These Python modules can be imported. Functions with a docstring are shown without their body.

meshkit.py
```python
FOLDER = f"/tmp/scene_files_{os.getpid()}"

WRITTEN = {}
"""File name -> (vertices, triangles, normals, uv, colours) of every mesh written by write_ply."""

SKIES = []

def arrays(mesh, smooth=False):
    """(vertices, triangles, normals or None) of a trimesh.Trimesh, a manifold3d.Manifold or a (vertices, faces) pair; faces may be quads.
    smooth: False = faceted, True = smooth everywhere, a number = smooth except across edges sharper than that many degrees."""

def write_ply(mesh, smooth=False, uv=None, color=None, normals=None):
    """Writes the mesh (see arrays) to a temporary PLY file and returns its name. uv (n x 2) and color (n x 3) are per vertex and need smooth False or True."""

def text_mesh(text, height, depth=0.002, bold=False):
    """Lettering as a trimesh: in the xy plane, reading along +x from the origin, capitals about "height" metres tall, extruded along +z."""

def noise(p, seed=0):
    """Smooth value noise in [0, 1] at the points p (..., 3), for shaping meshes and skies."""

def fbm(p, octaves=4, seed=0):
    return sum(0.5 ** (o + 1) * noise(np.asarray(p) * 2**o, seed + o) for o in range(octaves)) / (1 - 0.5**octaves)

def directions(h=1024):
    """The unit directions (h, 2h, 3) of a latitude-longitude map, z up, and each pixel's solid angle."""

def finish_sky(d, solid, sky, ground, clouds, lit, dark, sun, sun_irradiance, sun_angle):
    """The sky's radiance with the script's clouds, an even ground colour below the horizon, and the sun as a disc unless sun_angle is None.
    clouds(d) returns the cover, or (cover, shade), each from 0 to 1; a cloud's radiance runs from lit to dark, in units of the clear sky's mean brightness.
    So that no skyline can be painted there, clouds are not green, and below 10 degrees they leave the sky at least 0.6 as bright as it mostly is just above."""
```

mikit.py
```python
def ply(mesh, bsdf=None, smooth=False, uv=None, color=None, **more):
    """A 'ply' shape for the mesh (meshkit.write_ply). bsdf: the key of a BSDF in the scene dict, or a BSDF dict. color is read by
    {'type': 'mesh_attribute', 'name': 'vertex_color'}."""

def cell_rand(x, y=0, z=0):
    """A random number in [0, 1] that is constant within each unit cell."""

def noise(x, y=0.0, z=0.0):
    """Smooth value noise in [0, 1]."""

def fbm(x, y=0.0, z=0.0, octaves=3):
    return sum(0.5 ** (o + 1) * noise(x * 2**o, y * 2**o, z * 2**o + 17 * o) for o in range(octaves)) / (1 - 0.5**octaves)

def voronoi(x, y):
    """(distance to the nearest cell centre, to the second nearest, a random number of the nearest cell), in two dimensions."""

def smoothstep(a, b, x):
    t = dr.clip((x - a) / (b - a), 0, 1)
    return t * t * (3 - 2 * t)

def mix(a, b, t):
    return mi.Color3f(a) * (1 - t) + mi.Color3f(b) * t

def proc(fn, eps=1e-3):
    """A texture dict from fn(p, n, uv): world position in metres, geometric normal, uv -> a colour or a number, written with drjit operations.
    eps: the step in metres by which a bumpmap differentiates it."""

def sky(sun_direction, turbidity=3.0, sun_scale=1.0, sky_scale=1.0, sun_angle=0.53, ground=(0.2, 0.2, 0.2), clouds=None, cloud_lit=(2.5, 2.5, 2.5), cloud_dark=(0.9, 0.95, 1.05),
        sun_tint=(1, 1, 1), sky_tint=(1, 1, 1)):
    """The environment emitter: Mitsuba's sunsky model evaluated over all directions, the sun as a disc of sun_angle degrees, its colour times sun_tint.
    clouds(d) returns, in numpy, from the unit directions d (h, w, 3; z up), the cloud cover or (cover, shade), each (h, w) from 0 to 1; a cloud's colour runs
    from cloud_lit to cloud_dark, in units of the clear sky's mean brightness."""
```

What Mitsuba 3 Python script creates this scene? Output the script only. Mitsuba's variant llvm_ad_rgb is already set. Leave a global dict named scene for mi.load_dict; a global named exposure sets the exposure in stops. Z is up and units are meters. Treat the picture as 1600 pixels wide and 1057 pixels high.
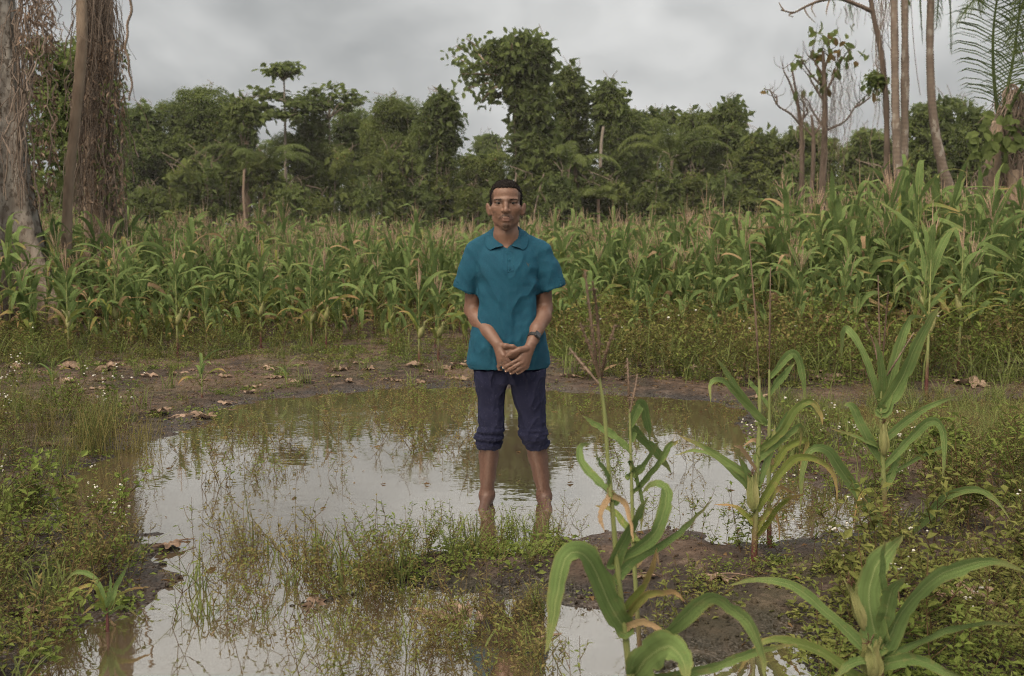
import math, random
import numpy as np, trimesh, shapely
import mitsuba as mi, drjit as dr
import mikit, meshkit
from mikit import noise as tnoise, fbm as tfbm, smoothstep as tss, mix as tmix, proc

scene, labels = {}, {}
# ------------------------------------------------------------------ camera, sky, exposure
FPX, CAMZ, HORIZON = 1555.0, 1.25, 395.0          # focal length and horizon in the photograph's 1600 x 1057 pixels
TILT = math.atan((528.5 - HORIZON) / FPX)
T = mi.ScalarTransform4f
scene['camera'] = {'type': 'thinlens', 'fov': 2 * math.degrees(math.atan(800 / FPX)), 'fov_axis': 'x',
                   'aperture_radius': 0.0040, 'focus_distance': 4.84, 'near_clip': 0.05, 'far_clip': 3000.0,
                   'to_world': T().look_at(origin=[0, 0, CAMZ], target=[0, math.cos(TILT), CAMZ - math.sin(TILT)], up=[0, 0, 1])}
exposure = 4.0


def cloud_layer(d):
    el = np.clip(d[..., 2], 0, 1)
    q = d / (0.60 + el[..., None]) * np.array([1.0, 1.0, 0.0]) * 3.4 + d * np.array([0, 0, 3.5])
    q = q + np.array([3.1, 8.7, 0.3])
    big = meshkit.fbm(q * 0.8, 5, 3)
    warp = meshkit.fbm(q * 0.9 + 11, 4, 9)
    fine = meshkit.fbm(q * 1.9 + warp[..., None] * 2.2, 5, 5)
    az = np.arctan2(d[..., 0], d[..., 1])
    overcast = (1 + 2 * el) / 3                       # the standard overcast sky: three times brighter overhead
    b = overcast * (0.80 + 1.05 * (big - 0.5) + 0.95 * (fine - 0.5)) + 0.13 * np.sin(az - 0.05) * (1 - el)
    return np.ones_like(el), 1 - np.clip(b, 0.0, 1)


scene['sky'] = mikit.sky([-0.30, -0.50, 0.81], turbidity=5, sun_scale=0.30, sun_angle=60, ground=(0.07, 0.07, 0.05),
                         clouds=cloud_layer, cloud_lit=(0.76, 0.756, 0.738), cloud_dark=(0.060, 0.072, 0.080))
CAM = np.array([0, 0, CAMZ])
_F, _U = np.array([0, math.cos(TILT), -math.sin(TILT)]), np.array([0, math.sin(TILT), math.cos(TILT)])


def ray(px, py):
    return _F + np.array([1.0, 0, 0]) * (px - 800) / FPX + _U * (528.5 - py) / FPX


def at(px, py, Y):
    """The point at distance Y in front of the camera that the photograph shows at this pixel."""
    r = ray(px, py)
    return CAM + r * (Y / r[1])


def gnd(px, py, z=0.0):
    r = ray(px, py)
    return CAM + r * ((z - CAMZ) / r[2])


def pix(p):
    q = np.asarray(p, float) - CAM
    dpt = q @ _F
    return 800 + FPX * q[..., 0] / dpt, 528.5 - FPX * (q @ _U) / dpt


# ------------------------------------------------------------------ helpers
_count = {}


def key_for(name, parent=None):
    base = f'{parent}__{name}' if parent else name
    n = _count.get(base, 0)
    _count[base] = n + 1
    return base if n == 0 else f'{base}_{n:03d}'


def obj(name, mesh, bsdf, parent=None, smooth=False, uv=None, color=None, kind=None, label=None, to_world=None):
    k = key_for(name, parent)
    scene[k] = mikit.ply(mesh, bsdf, smooth=smooth, uv=uv, color=color)
    if to_world is not None:
        scene[k]['to_world'] = to_world
    e = {}
    if kind: e['kind'] = kind
    if label: e['label'] = label
    if e: labels[k] = e
    return k


def tag(k, label, category, group=None, kind=None):
    e = labels.setdefault(k, {})
    e['label'] = label
    if category: e['category'] = category
    if group: e['group'] = group
    if kind: e['kind'] = kind
    return k


def thing(name, label, category, group=None):
    return tag(key_for(name), label, category, group)


class MB:
    """Collects vertices, triangles and uv."""
    def __init__(self):
        self.v, self.f, self.t, self.n = [], [], [], 0

    def add(self, v, f, uv=None):
        v = np.asarray(v, float); f = np.asarray(f, int)
        if f.shape[1] == 4:
            f = np.vstack([f[:, [0, 1, 2]], f[:, [0, 2, 3]]])
        self.v.append(v); self.f.append(f + self.n)
        self.t.append(np.zeros((len(v), 2)) if uv is None else np.broadcast_to(np.asarray(uv, float), (len(v), 2)))
        self.n += len(v)
        return self

    def mesh(self):
        return np.vstack(self.v), np.vstack(self.f)

    def uv(self):
        return np.vstack(self.t)

    def put(self, name, bsdf, parent=None, smooth=False, **k):
        return obj(name, self.mesh(), bsdf, parent, smooth, uv=self.uv(), **k)


def tube(pts, radii, sides=6, uvx=0.0, uvy=None, close=True):
    p = np.asarray(pts, float)
    n = len(p)
    r = np.broadcast_to(np.asarray(radii, float), (n,))
    t = np.gradient(p, axis=0)
    t /= np.linalg.norm(t, axis=1, keepdims=True) + 1e-12
    ref = np.array([1.0, 0.2, 0.1]) if abs(t[:, 2]).mean() > 0.6 else np.array([0.1, 0.2, 1.0])
    a = np.cross(t, ref); a /= np.linalg.norm(a, axis=1, keepdims=True) + 1e-12
    b = np.cross(t, a)
    ang = np.arange(sides) * 2 * np.pi / sides
    v = p[:, None] + r[:, None, None] * (np.cos(ang)[None, :, None] * a[:, None] + np.sin(ang)[None, :, None] * b[:, None])
    i, j = np.meshgrid(np.arange(n - 1), np.arange(sides), indexing='ij')
    q = np.stack([i * sides + j, i * sides + (j + 1) % sides, (i + 1) * sides + (j + 1) % sides, (i + 1) * sides + j], -1).reshape(-1, 4)
    f = np.vstack([q[:, [0, 1, 2]], q[:, [0, 2, 3]]])
    s = np.linspace(0, 1, n) if uvy is None else np.broadcast_to(np.asarray(uvy, float), (n,))
    uv = np.stack([np.full((n, sides), float(uvx)), np.repeat(s[:, None], sides, 1)], -1).reshape(-1, 2)
    v = v.reshape(-1, 3)
    if close:
        c = np.array([p[0], p[-1]])
        k = np.arange(sides)
        cap0 = np.stack([np.full(sides, len(v)), (k + 1) % sides, k], 1)
        cap1 = np.stack([np.full(sides, len(v) + 1), (n - 1) * sides + k, (n - 1) * sides + (k + 1) % sides], 1)
        v = np.vstack([v, c]); f = np.vstack([f, cap0, cap1]); uv = np.vstack([uv, [[uvx, s[0]], [uvx, s[-1]]]])
    return v, f, uv


def spline(pts, n=24):
    p = np.asarray(pts, float)
    if len(p) == 2:
        return p[0] + (p[1] - p[0]) * np.linspace(0, 1, n)[:, None]
    q = np.vstack([2 * p[0] - p[1], p, 2 * p[-1] - p[-2]])
    t = np.linspace(0, len(p) - 1 - 1e-9, n)
    i = t.astype(int); u = (t - i)[:, None]
    a, b, c, d = q[i], q[i + 1], q[i + 2], q[i + 3]
    return 0.5 * (2 * b + (c - a) * u + (2 * a - 5 * b + 4 * c - d) * u**2 + (3 * b - a - 3 * c + d) * u**3)


def rotz(a):
    c, s = math.cos(a), math.sin(a)
    return np.array([[c, -s, 0], [s, c, 0], [0, 0, 1.0]])


def m4(R=np.eye(3), t=(0, 0, 0), s=1.0):
    m = np.eye(4); m[:3, :3] = np.asarray(R) * s; m[:3, 3] = t
    return T(m.tolist())


def unit(v):
    v = np.asarray(v, float)
    return v / (np.linalg.norm(v, axis=-1, keepdims=True) + 1e-12)


def gpoly(pts):
    return shapely.Polygon([gnd(*p)[:2] for p in pts])


def bsdf(name, d):
    scene[name] = {**d}
    return name


def rgbv(c):
    return {'type': 'rgb', 'value': list(map(float, c))}
# ------------------------------------------------------------------ materials (all procedural)
def _mud(p, n, uv):
    a = tfbm(p.x * 1.7, p.y * 1.7, 0.0, 4)
    b = tfbm(p.x * 14, p.y * 14, 3.0, 3)
    c = tmix((0.018, 0.012, 0.008), (0.066, 0.043, 0.029), tss(0.30, 0.72, a * 0.6 + b * 0.4))
    c = tmix(c, (0.100, 0.076, 0.059), tss(0.62, 0.82, b) * 0.45)
    moss = tss(0.52, 0.68, tfbm(p.x * 2.6 + 40, p.y * 2.6, 1.0, 3)) * 0.20
    c = tmix(c, (0.052, 0.058, 0.022), moss)
    wet = 1.0 - tss(0.0, 0.06, p.z)
    return c * (1.0 - 0.45 * wet)
def _mud_rough(p, n, uv):
    return 0.42 + 0.40 * tss(0.0, 0.04, p.z + 0.03 * (tfbm(p.x * 6, p.y * 6, 2.0, 2) - 0.5))
def _mud_bump(p, n, uv):
    return 0.034 * tfbm(p.x * 24, p.y * 24, 0.0, 3) + 0.013 * tnoise(p.x * 95, p.y * 95, 5.0)
bsdf('mud', {'type': 'twosided', 'b': {'type': 'bumpmap', 'tex': proc(_mud_bump, 4e-3), 'scale': 1.0,
      'b': {'type': 'principled', 'base_color': proc(_mud), 'roughness': proc(_mud_rough), 'specular': 0.4}}})

def _ripple(p, n, uv):
    h = 0.0008 * tfbm(p.x * 4.0, p.y * 7.0, 0.3, 2) + 0.00035 * tfbm(p.x * 18, p.y * 30, 1.3, 2)
    for cx, cy, lam, rad in RINGS[:5]:               # rings left by single raindrops
        r = dr.sqrt(dr.square(p.x - cx) + dr.square(p.y - cy))
        h = h + 0.00016 * dr.sin(r * (6.2832 / lam)) * dr.exp(-dr.square((r - rad * 0.6) / (rad * 0.4)))
    return h
RINGS = [(*gnd(438, 806)[:2], 0.03, 0.10), (*gnd(560, 640)[:2], 0.05, 0.35), (*gnd(500, 655)[:2], 0.05, 0.3),
         (*gnd(650, 745)[:2], 0.03, 0.12), (*gnd(700, 690)[:2], 0.04, 0.2)]
def _silt(p, n, uv):
    return tmix((0.060, 0.045, 0.028), (0.085, 0.066, 0.043), tfbm(p.x * 1.3, p.y * 1.3, 4.0, 3))
bsdf('pond_water', {'type': 'twosided', 'b': {'type': 'bumpmap', 'tex': proc(_ripple, 4e-3), 'scale': 1.0,
      'b': {'type': 'blendbsdf', 'weight': 0.52,
            'a': {'type': 'plastic', 'diffuse_reflectance': proc(_silt), 'int_ior': 1.34},
            'c': {'type': 'conductor', 'material': 'none', 'specular_reflectance': rgbv((0.96, 0.94, 0.89))}}}})

# uv.x = position across the blade, uv.y = position along it + 2 * tone (tone 0 fresh ... 9 dead)
def _corn(p, n, uv):
    k = dr.floor(uv.y * 0.5 + 1e-4)
    s = uv.y - 2.0 * k
    tone = k / 9.0
    a = dr.abs(uv.x - 0.5) * 2.0
    big = tfbm(p.x * 2.1, p.y * 2.1, p.z * 2.1, 2)
    fine = tfbm(p.x * 30, p.y * 30, p.z * 30, 2)
    c = tmix((0.080, 0.130, 0.044), (0.155, 0.216, 0.080), big * 0.65 + fine * 0.35)
    c = tmix(c, (0.165, 0.185, 0.040), tss(0.15, 0.55, tone) * 0.75)
    c = c * (0.84 + 0.32 * tnoise(uv.x * 34.0, s * 1.2, k)) * (0.80 + 0.40 * tfbm(p.x * 7, p.y * 7, p.z * 7, 2))
    edge = tss(0.80, 0.98, a + 0.35 * (tfbm(p.x * 28, p.y * 28, p.z * 28, 2) - 0.5))
    c = tmix(c, (0.225, 0.190, 0.075), edge * (0.25 + 0.8 * tone))
    spot = tss(0.66, 0.80, tfbm(p.x * 60, p.y * 60, p.z * 60, 2)) * (0.25 + tone)
    c = tmix(c, (0.26, 0.20, 0.09), spot * 0.6)
    c = tmix(c, (0.210, 0.240, 0.110), tss(0.085, 0.02, a) * 0.55)
    dry = tss(0.72, 1.05, s + 0.30 * tone + 0.20 * (fine - 0.5) + 0.12 * tss(0.6, 1.0, a)) * (0.25 + 1.2 * tone)
    c = tmix(c, (0.300, 0.205, 0.100), dr.clip(dry, 0, 1))
    c = tmix(c, (0.285, 0.205, 0.125), tss(0.72, 0.95, tone))
    return c
bsdf('corn_blade', {'type': 'principledthin', 'base_color': proc(_corn), 'roughness': 0.36, 'eta': 1.75, 'diff_trans': 0.7, 'spec_trans': 0.0})

def _stalk(p, n, uv):                                # uv.y = height along the stalk; uv.x = 0 stalk, 1 tassel, 2 husk, 3 silk
    f = tfbm(p.x * 40, p.y * 40, p.z * 8, 2)
    low = tmix((0.060, 0.018, 0.022), (0.10, 0.035, 0.030), f)
    up = tmix((0.120, 0.150, 0.048), (0.185, 0.205, 0.080), f)
    c = tmix(low, up, tss(0.10, 0.34, uv.y + 0.10 * (f - 0.5)))
    tassel = tmix((0.185, 0.128, 0.088), (0.370, 0.275, 0.195), f)
    husk = tmix((0.125, 0.155, 0.050), (0.235, 0.220, 0.100), tfbm(p.x * 60, p.y * 60, p.z * 12, 2))
    c = dr.select(uv.x > 0.5, tassel, c)
    c = dr.select(uv.x > 1.5, husk, c)
    c = dr.select(uv.x > 2.5, mi.Color3f(0.09, 0.045, 0.03), c)
    return dr.select(uv.x > 3.5, tmix((0.060, 0.040, 0.030), (0.150, 0.105, 0.072), f), c)
bsdf('corn_stalk', {'type': 'twosided', 'b': {'type': 'principled', 'base_color': proc(_stalk), 'roughness': 0.55, 'specular': 0.4}})

# small plants: floor(uv.x) = kind of organ, fract(uv.x) = tone
def _weed(p, n, uv):
    k = dr.floor(uv.x)
    t = uv.x - k
    big = tfbm(p.x * 1.3, p.y * 1.3, 7.0, 3)
    g = tmix((0.070, 0.105, 0.024), (0.165, 0.205, 0.058), t * 0.7 + big * 0.3)
    olive = tmix((0.095, 0.092, 0.034), (0.205, 0.175, 0.072), t)
    g = tmix(g, olive, tss(0.42, 0.66, tfbm(p.x * 0.9 + 9, p.y * 0.9, 2.0, 2)) * 0.5)
    stem = tmix((0.085, 0.050, 0.034), (0.160, 0.135, 0.065), t)
    white = tmix((0.50, 0.50, 0.46), (0.66, 0.65, 0.60), t)
    brown = tmix((0.085, 0.052, 0.028), (0.190, 0.130, 0.065), t)
    grass = tmix((0.085, 0.112, 0.038), (0.165, 0.192, 0.072), t * 0.7 + big * 0.3)
    c = dr.select(k < 0.5, g, stem)
    c = dr.select(k > 1.5, white, c)
    c = dr.select(k > 2.5, brown, c)
    c = dr.select(k > 3.5, grass, c)
    return dr.select(k > 4.5, olive, c)
bsdf('small_plant', {'type': 'principledthin', 'base_color': proc(_weed), 'roughness': 0.55, 'eta': 1.4, 'diff_trans': 0.6, 'spec_trans': 0.0})

# tree leaves: uv.x = tone of the single leaf, uv.y = hue of its plant
def _foliage(p, n, uv):
    big = tfbm(p.x * 0.45, p.y * 0.45, p.z * 0.45, 3)
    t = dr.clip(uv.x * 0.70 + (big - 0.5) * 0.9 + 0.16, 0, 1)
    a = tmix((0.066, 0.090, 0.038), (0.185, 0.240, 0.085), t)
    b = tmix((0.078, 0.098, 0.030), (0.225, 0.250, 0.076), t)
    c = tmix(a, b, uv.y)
    return dr.select(uv.x > 0.965, mi.Color3f(0.16, 0.115, 0.05), c)
bsdf('tree_leaf', {'type': 'principledthin', 'base_color': proc(_foliage), 'roughness': 0.42, 'eta': 1.6, 'diff_trans': 0.95, 'spec_trans': 0.0})

def _bark(p, n, uv):                                 # uv.x = kind: 0 grey lichen bark, 1 brown bark, 2 palm bark, 3 vine brown, 4 pale
    k = uv.x
    f = tfbm(p.x * 9, p.y * 9, p.z * 3.0, 4)
    g = tfbm(p.x * 3 + 5, p.y * 3, p.z * 5.0, 3)
    grey = tmix((0.105, 0.090, 0.078), (0.300, 0.285, 0.262), tss(0.25, 0.75, f * 0.6 + g * 0.4))
    grey = tmix(grey, (0.060, 0.046, 0.036), tss(0.52, 0.66, tfbm(p.x * 24 + 9, p.y * 24, p.z * 15, 4)) * 0.75)
    brown = tmix((0.110, 0.080, 0.060), (0.270, 0.210, 0.160), f)
    ringy = 0.5 + 0.5 * dr.sin(p.z * 70.0 + 5.0 * f)
    palm = tmix((0.085, 0.064, 0.052), (0.225, 0.188, 0.158), f * 0.6 + 0.4 * ringy * g)
    palm = tmix(palm, (0.30, 0.285, 0.26), tss(0.60, 0.72, tfbm(p.x * 11 + 3, p.y * 11, p.z * 5.0, 3)) * 0.6)
    vine = tmix((0.085, 0.066, 0.055), (0.225, 0.180, 0.148), f)
    pale = tmix((0.150, 0.128, 0.104), (0.275, 0.245, 0.205), f)
    dark = tmix((0.050, 0.038, 0.031), (0.135, 0.105, 0.084), f)
    grey = tmix(grey, brown * 0.62, tss(2.6, 0.4, p.z + 1.2 * (g - 0.5)) * 0.85)
    c = dr.select(k < 0.5, grey, brown)
    c = dr.select(k > 1.5, palm, c)
    c = dr.select(k > 2.5, vine, c)
    c = dr.select(k > 3.5, pale, c)
    return dr.select(k > 4.5, dark, c)
def _bark_bump(p, n, uv):
    return 0.03 * tfbm(p.x * 14, p.y * 14, p.z * 4.0, 3)
bsdf('bark', {'type': 'twosided', 'b': {'type': 'bumpmap', 'tex': proc(_bark_bump, 5e-3), 'scale': 1.0,
      'b': {'type': 'principled', 'base_color': proc(_bark), 'roughness': 0.85, 'specular': 0.25}}})

def _dead(p, n, uv):                                 # uv.x tone, uv.y rib mask
    f = tfbm(p.x * 35, p.y * 35, p.z * 35, 3)
    c = tmix((0.100, 0.070, 0.052), (0.290, 0.218, 0.168), tss(0.2, 0.8, f * 0.5 + uv.x * 0.5))
    return tmix(c, (0.085, 0.050, 0.034), uv.y * 0.6)
bsdf('dry_leaf_matter', {'type': 'principledthin', 'base_color': proc(_dead), 'roughness': 0.7, 'eta': 1.3, 'diff_trans': 0.25, 'spec_trans': 0.0})

# the man's
bsdf('skin', {'type': 'twosided', 'b': {'type': 'principled', 'base_color': {'type': 'mesh_attribute', 'name': 'vertex_color'}, 'roughness': 0.52, 'specular': 0.4}})
def _knit(p, n, uv):
    w = tnoise(p.x * 420, p.z * 420, p.y * 420)
    f = tfbm(p.x * 18, p.y * 18, p.z * 18, 3)
    damp = tss(0.55, 0.75, tfbm(p.x * 7, p.y * 7, p.z * 7, 3))
    c = tmix((0.0040, 0.032, 0.060), (0.0088, 0.064, 0.102), f * 0.45 + w * 0.55)
    return c * (1.0 - 0.18 * damp)
bsdf('polo_cloth', {'type': 'twosided', 'b': {'type': 'principled', 'base_color': proc(_knit), 'roughness': 0.85, 'sheen': 0.15, 'specular': 0.2}})
def _navy(p, n, uv):
    w = tnoise(p.x * 500, p.z * 500, p.y * 500)
    f = tfbm(p.x * 22, p.y * 22, p.z * 22, 3)
    lint = tss(0.84, 0.90, tnoise(p.x * 260, p.y * 260, p.z * 260))
    c = tmix((0.0060, 0.0075, 0.0215), (0.0135, 0.0150, 0.0370), f * 0.6 + w * 0.4)
    return tmix(c, (0.12, 0.12, 0.16), lint * 0.22)
bsdf('trouser_cloth', {'type': 'twosided', 'b': {'type': 'principled', 'base_color': proc(_navy), 'roughness': 0.85, 'specular': 0.15}})
def _hair(p, n, uv):
    return tmix((0.004, 0.0035, 0.0035), (0.016, 0.013, 0.012), tnoise(p.x * 300, p.y * 300, p.z * 140))
bsdf('black_hair', {'type': 'twosided', 'b': {'type': 'principled', 'base_color': proc(_hair), 'roughness': 0.8, 'specular': 0.08}})
bsdf('watch_black', {'type': 'twosided', 'b': {'type': 'principled', 'base_color': rgbv((0.012, 0.012, 0.013)), 'roughness': 0.45}})
bsdf('watch_screen', {'type': 'twosided', 'b': {'type': 'principled', 'base_color': rgbv((0.006, 0.006, 0.007)), 'roughness': 0.08, 'specular': 0.6}})
bsdf('eye_white', {'type': 'twosided', 'b': {'type': 'principled', 'base_color': rgbv((0.085, 0.068, 0.058)), 'roughness': 0.45, 'specular': 0.2}})  # whites toned down to carry the shade under the brow
bsdf('iris', {'type': 'twosided', 'b': {'type': 'principled', 'base_color': rgbv((0.008, 0.006, 0.005)), 'roughness': 0.30, 'specular': 0.2}})
bsdf('nail', {'type': 'twosided', 'b': {'type': 'principled', 'base_color': rgbv((0.40, 0.27, 0.21)), 'roughness': 0.35}})
# ------------------------------------------------------------------ the ground and the flood water
PUDDLE = shapely.union_all([gpoly(q) for q in (
    [(85, 790), (95, 750), (165, 712), (290, 672), (335, 645), (430, 628), (520, 614), (640, 608), (740, 607), (860, 613), (1000, 622), (1100, 629), (1165, 645), (1180, 690),
     (1200, 735), (1290, 765), (1370, 795), (1360, 832), (1180, 838), (1050, 832), (905, 840), (850, 838), (640, 862), (480, 880), (300, 848), (246, 832), (205, 822), (140, 812)],
    [(300, 845), (480, 876), (500, 905), (470, 945), (640, 935), (850, 942), (985, 948), (990, 1000), (1010, 1040), (1250, 1015), (1260, 1060), (1150, 1110), (60, 1110), (60, 1025), (150, 985), (235, 950), (268, 905), (290, 880)],
    [(1270, 640), (1440, 628), (1640, 622), (1700, 640), (1640, 690), (1470, 695), (1330, 690)])])
shapely.prepare(PUDDLE)


def puddle_dist(x, y):
    pt = shapely.points(x, y)
    d = shapely.distance(pt, PUDDLE.boundary)
    return np.where(shapely.contains(PUDDLE, pt), -d, d)


def height(x, y):
    x, y = np.asarray(x, float), np.asarray(y, float)
    sd = puddle_dist(x, y)
    P = np.stack([x, y, x * 0], -1)
    near = np.exp(-np.maximum(sd, 0) * 1.2)
    n1 = meshkit.fbm(P * 1.9 + 31, 3, 2) - 0.5
    n2 = meshkit.fbm(P * 9.0 + 7, 3, 4) - 0.5
    h = np.where(sd > 0, np.minimum(sd * 0.09, 0.030), np.maximum(sd * 0.22, -0.075)) + 0.020 * np.clip(sd - 0.1, 0, 2) + (0.052 * n1 + 0.036 * n2) * (0.55 + 0.45 * near)
    far = np.clip((y - 14) / 10, 0, 1)
    h = h + far * 0.05 * meshkit.fbm(P * 0.2, 2, 6)
    inner = np.clip((-sd - 0.12) / 0.25, 0, 1)
    return h * (1 - inner) + np.minimum(h, -0.02) * inner


def graded(lo, hi, fine_lo, fine_hi, step, grow=1.22):
    mid = list(np.arange(fine_lo, fine_hi + step / 2, step))
    up, s = [], step
    while (up[-1] if up else mid[-1]) < hi:
        s *= grow; up.append((up[-1] if up else mid[-1]) + s)
    dn, s = [], step
    while (dn[-1] if dn else mid[0]) > lo:
        s *= grow; dn.append((dn[-1] if dn else mid[0]) - s)
    return np.array(dn[::-1] + mid + up)


gx, gy = graded(-900, 900, -5.8, 5.8, 0.036), graded(-40, 1500, 2.2, 10.6, 0.030)
XX, YY = np.meshgrid(gx, gy)
ZZ = height(XX.ravel(), YY.ravel())
nx, ny = len(gx), len(gy)
ii, jj = np.meshgrid(np.arange(ny - 1), np.arange(nx - 1), indexing='ij')
quads = np.stack([ii * nx + jj, ii * nx + jj + 1, (ii + 1) * nx + jj + 1, (ii + 1) * nx + jj], -1).reshape(-1, 4)
k = obj('muddy_ground', (np.stack([XX.ravel(), YY.ravel(), ZZ], -1), quads), 'mud', smooth=True)
tag(k, 'dark wet muddy field soil around and under the flood water', None, kind='structure')

wx, wy = np.linspace(-8.5, 8.5, 60), np.linspace(-0.5, 10.5, 60)
WX, WY = np.meshgrid(wx, wy)
ii, jj = np.meshgrid(np.arange(59), np.arange(59), indexing='ij')
quads = np.stack([ii * 60 + jj, ii * 60 + jj + 1, (ii + 1) * 60 + jj + 1, (ii + 1) * 60 + jj], -1).reshape(-1, 4)
k = obj('flood_water', (np.stack([WX.ravel(), WY.ravel(), WX.ravel() * 0], -1), quads), 'pond_water', smooth=True, uv=np.stack([WX.ravel(), WY.ravel()], -1))
tag(k, 'shallow brown flood water standing around the man and mirroring the sky', None, kind='structure')


def ground_z(x, y):
    return height(np.atleast_1d(x), np.atleast_1d(y))


def rest(px, py):
    """Where the pixel's ray meets the ground (two steps of refinement)."""
    z = 0.0
    for _ in range(3):
        p = gnd(px, py, z); z = max(float(ground_z(p[0], p[1])[0]), -0.02)
    return np.array([p[0], p[1], float(ground_z(p[0], p[1])[0])])
# ------------------------------------------------------------------ trees
def leaf_quads(P, axis, nrm, length, width, tone, hue, fold=0.25):
    """Folded pointed leaves: two triangles each on either side of the midrib."""
    P = np.asarray(P, float); n = len(P)
    axis = unit(axis)
    side = unit(np.cross(axis, nrm)); nn = np.cross(side, axis)
    L, W = np.broadcast_to(length, (n,))[:, None], np.broadcast_to(width, (n,))[:, None]
    mid = P + axis * L * 0.45
    lift = nn * W * fold
    v = np.stack([P, mid + side * W * 0.5 + lift, P + axis * L - lift * 0.5, mid - side * W * 0.5 + lift], 1).reshape(-1, 3)
    i = np.arange(n)[:, None] * 4
    f = np.vstack([i + [[0, 2, 1]], i + [[0, 3, 2]]])
    uv = np.stack([np.repeat(np.broadcast_to(tone, (n,)), 4), np.repeat(np.broadcast_to(hue, (n,)), 4)], -1)
    return v, f, uv


def leaf_quads_round(P, axis, nrm, length, width, tone, hue):
    """Broad rounded leaves, six triangles each, cupped along the midrib."""
    P = np.asarray(P, float); n = len(P)
    axis = unit(axis); side = unit(np.cross(axis, nrm)); nn = np.cross(side, axis)
    L, W = np.broadcast_to(length, (n,))[:, None], np.broadcast_to(width, (n,))[:, None]
    def at_(s, a, z): return P + axis * L * s + side * W * a + nn * W * z
    v = np.stack([P, at_(.28, .42, .12), at_(.68, .48, .08), at_(1, 0, -.18), at_(.68, -.48, .08), at_(.28, -.42, .12), at_(.5, 0, 0)], 1).reshape(-1, 3)
    i = np.arange(n)[:, None] * 7
    f = np.vstack([i + [[6, a, (a + 1) % 6]] for a in range(6)])
    uv = np.stack([np.repeat(np.broadcast_to(tone, (n,)), 7), np.repeat(np.broadcast_to(hue, (n,)), 7)], -1)
    return v, f, uv


def dirs(rng, n):
    return unit(rng.normal(size=(n, 3)))


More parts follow.
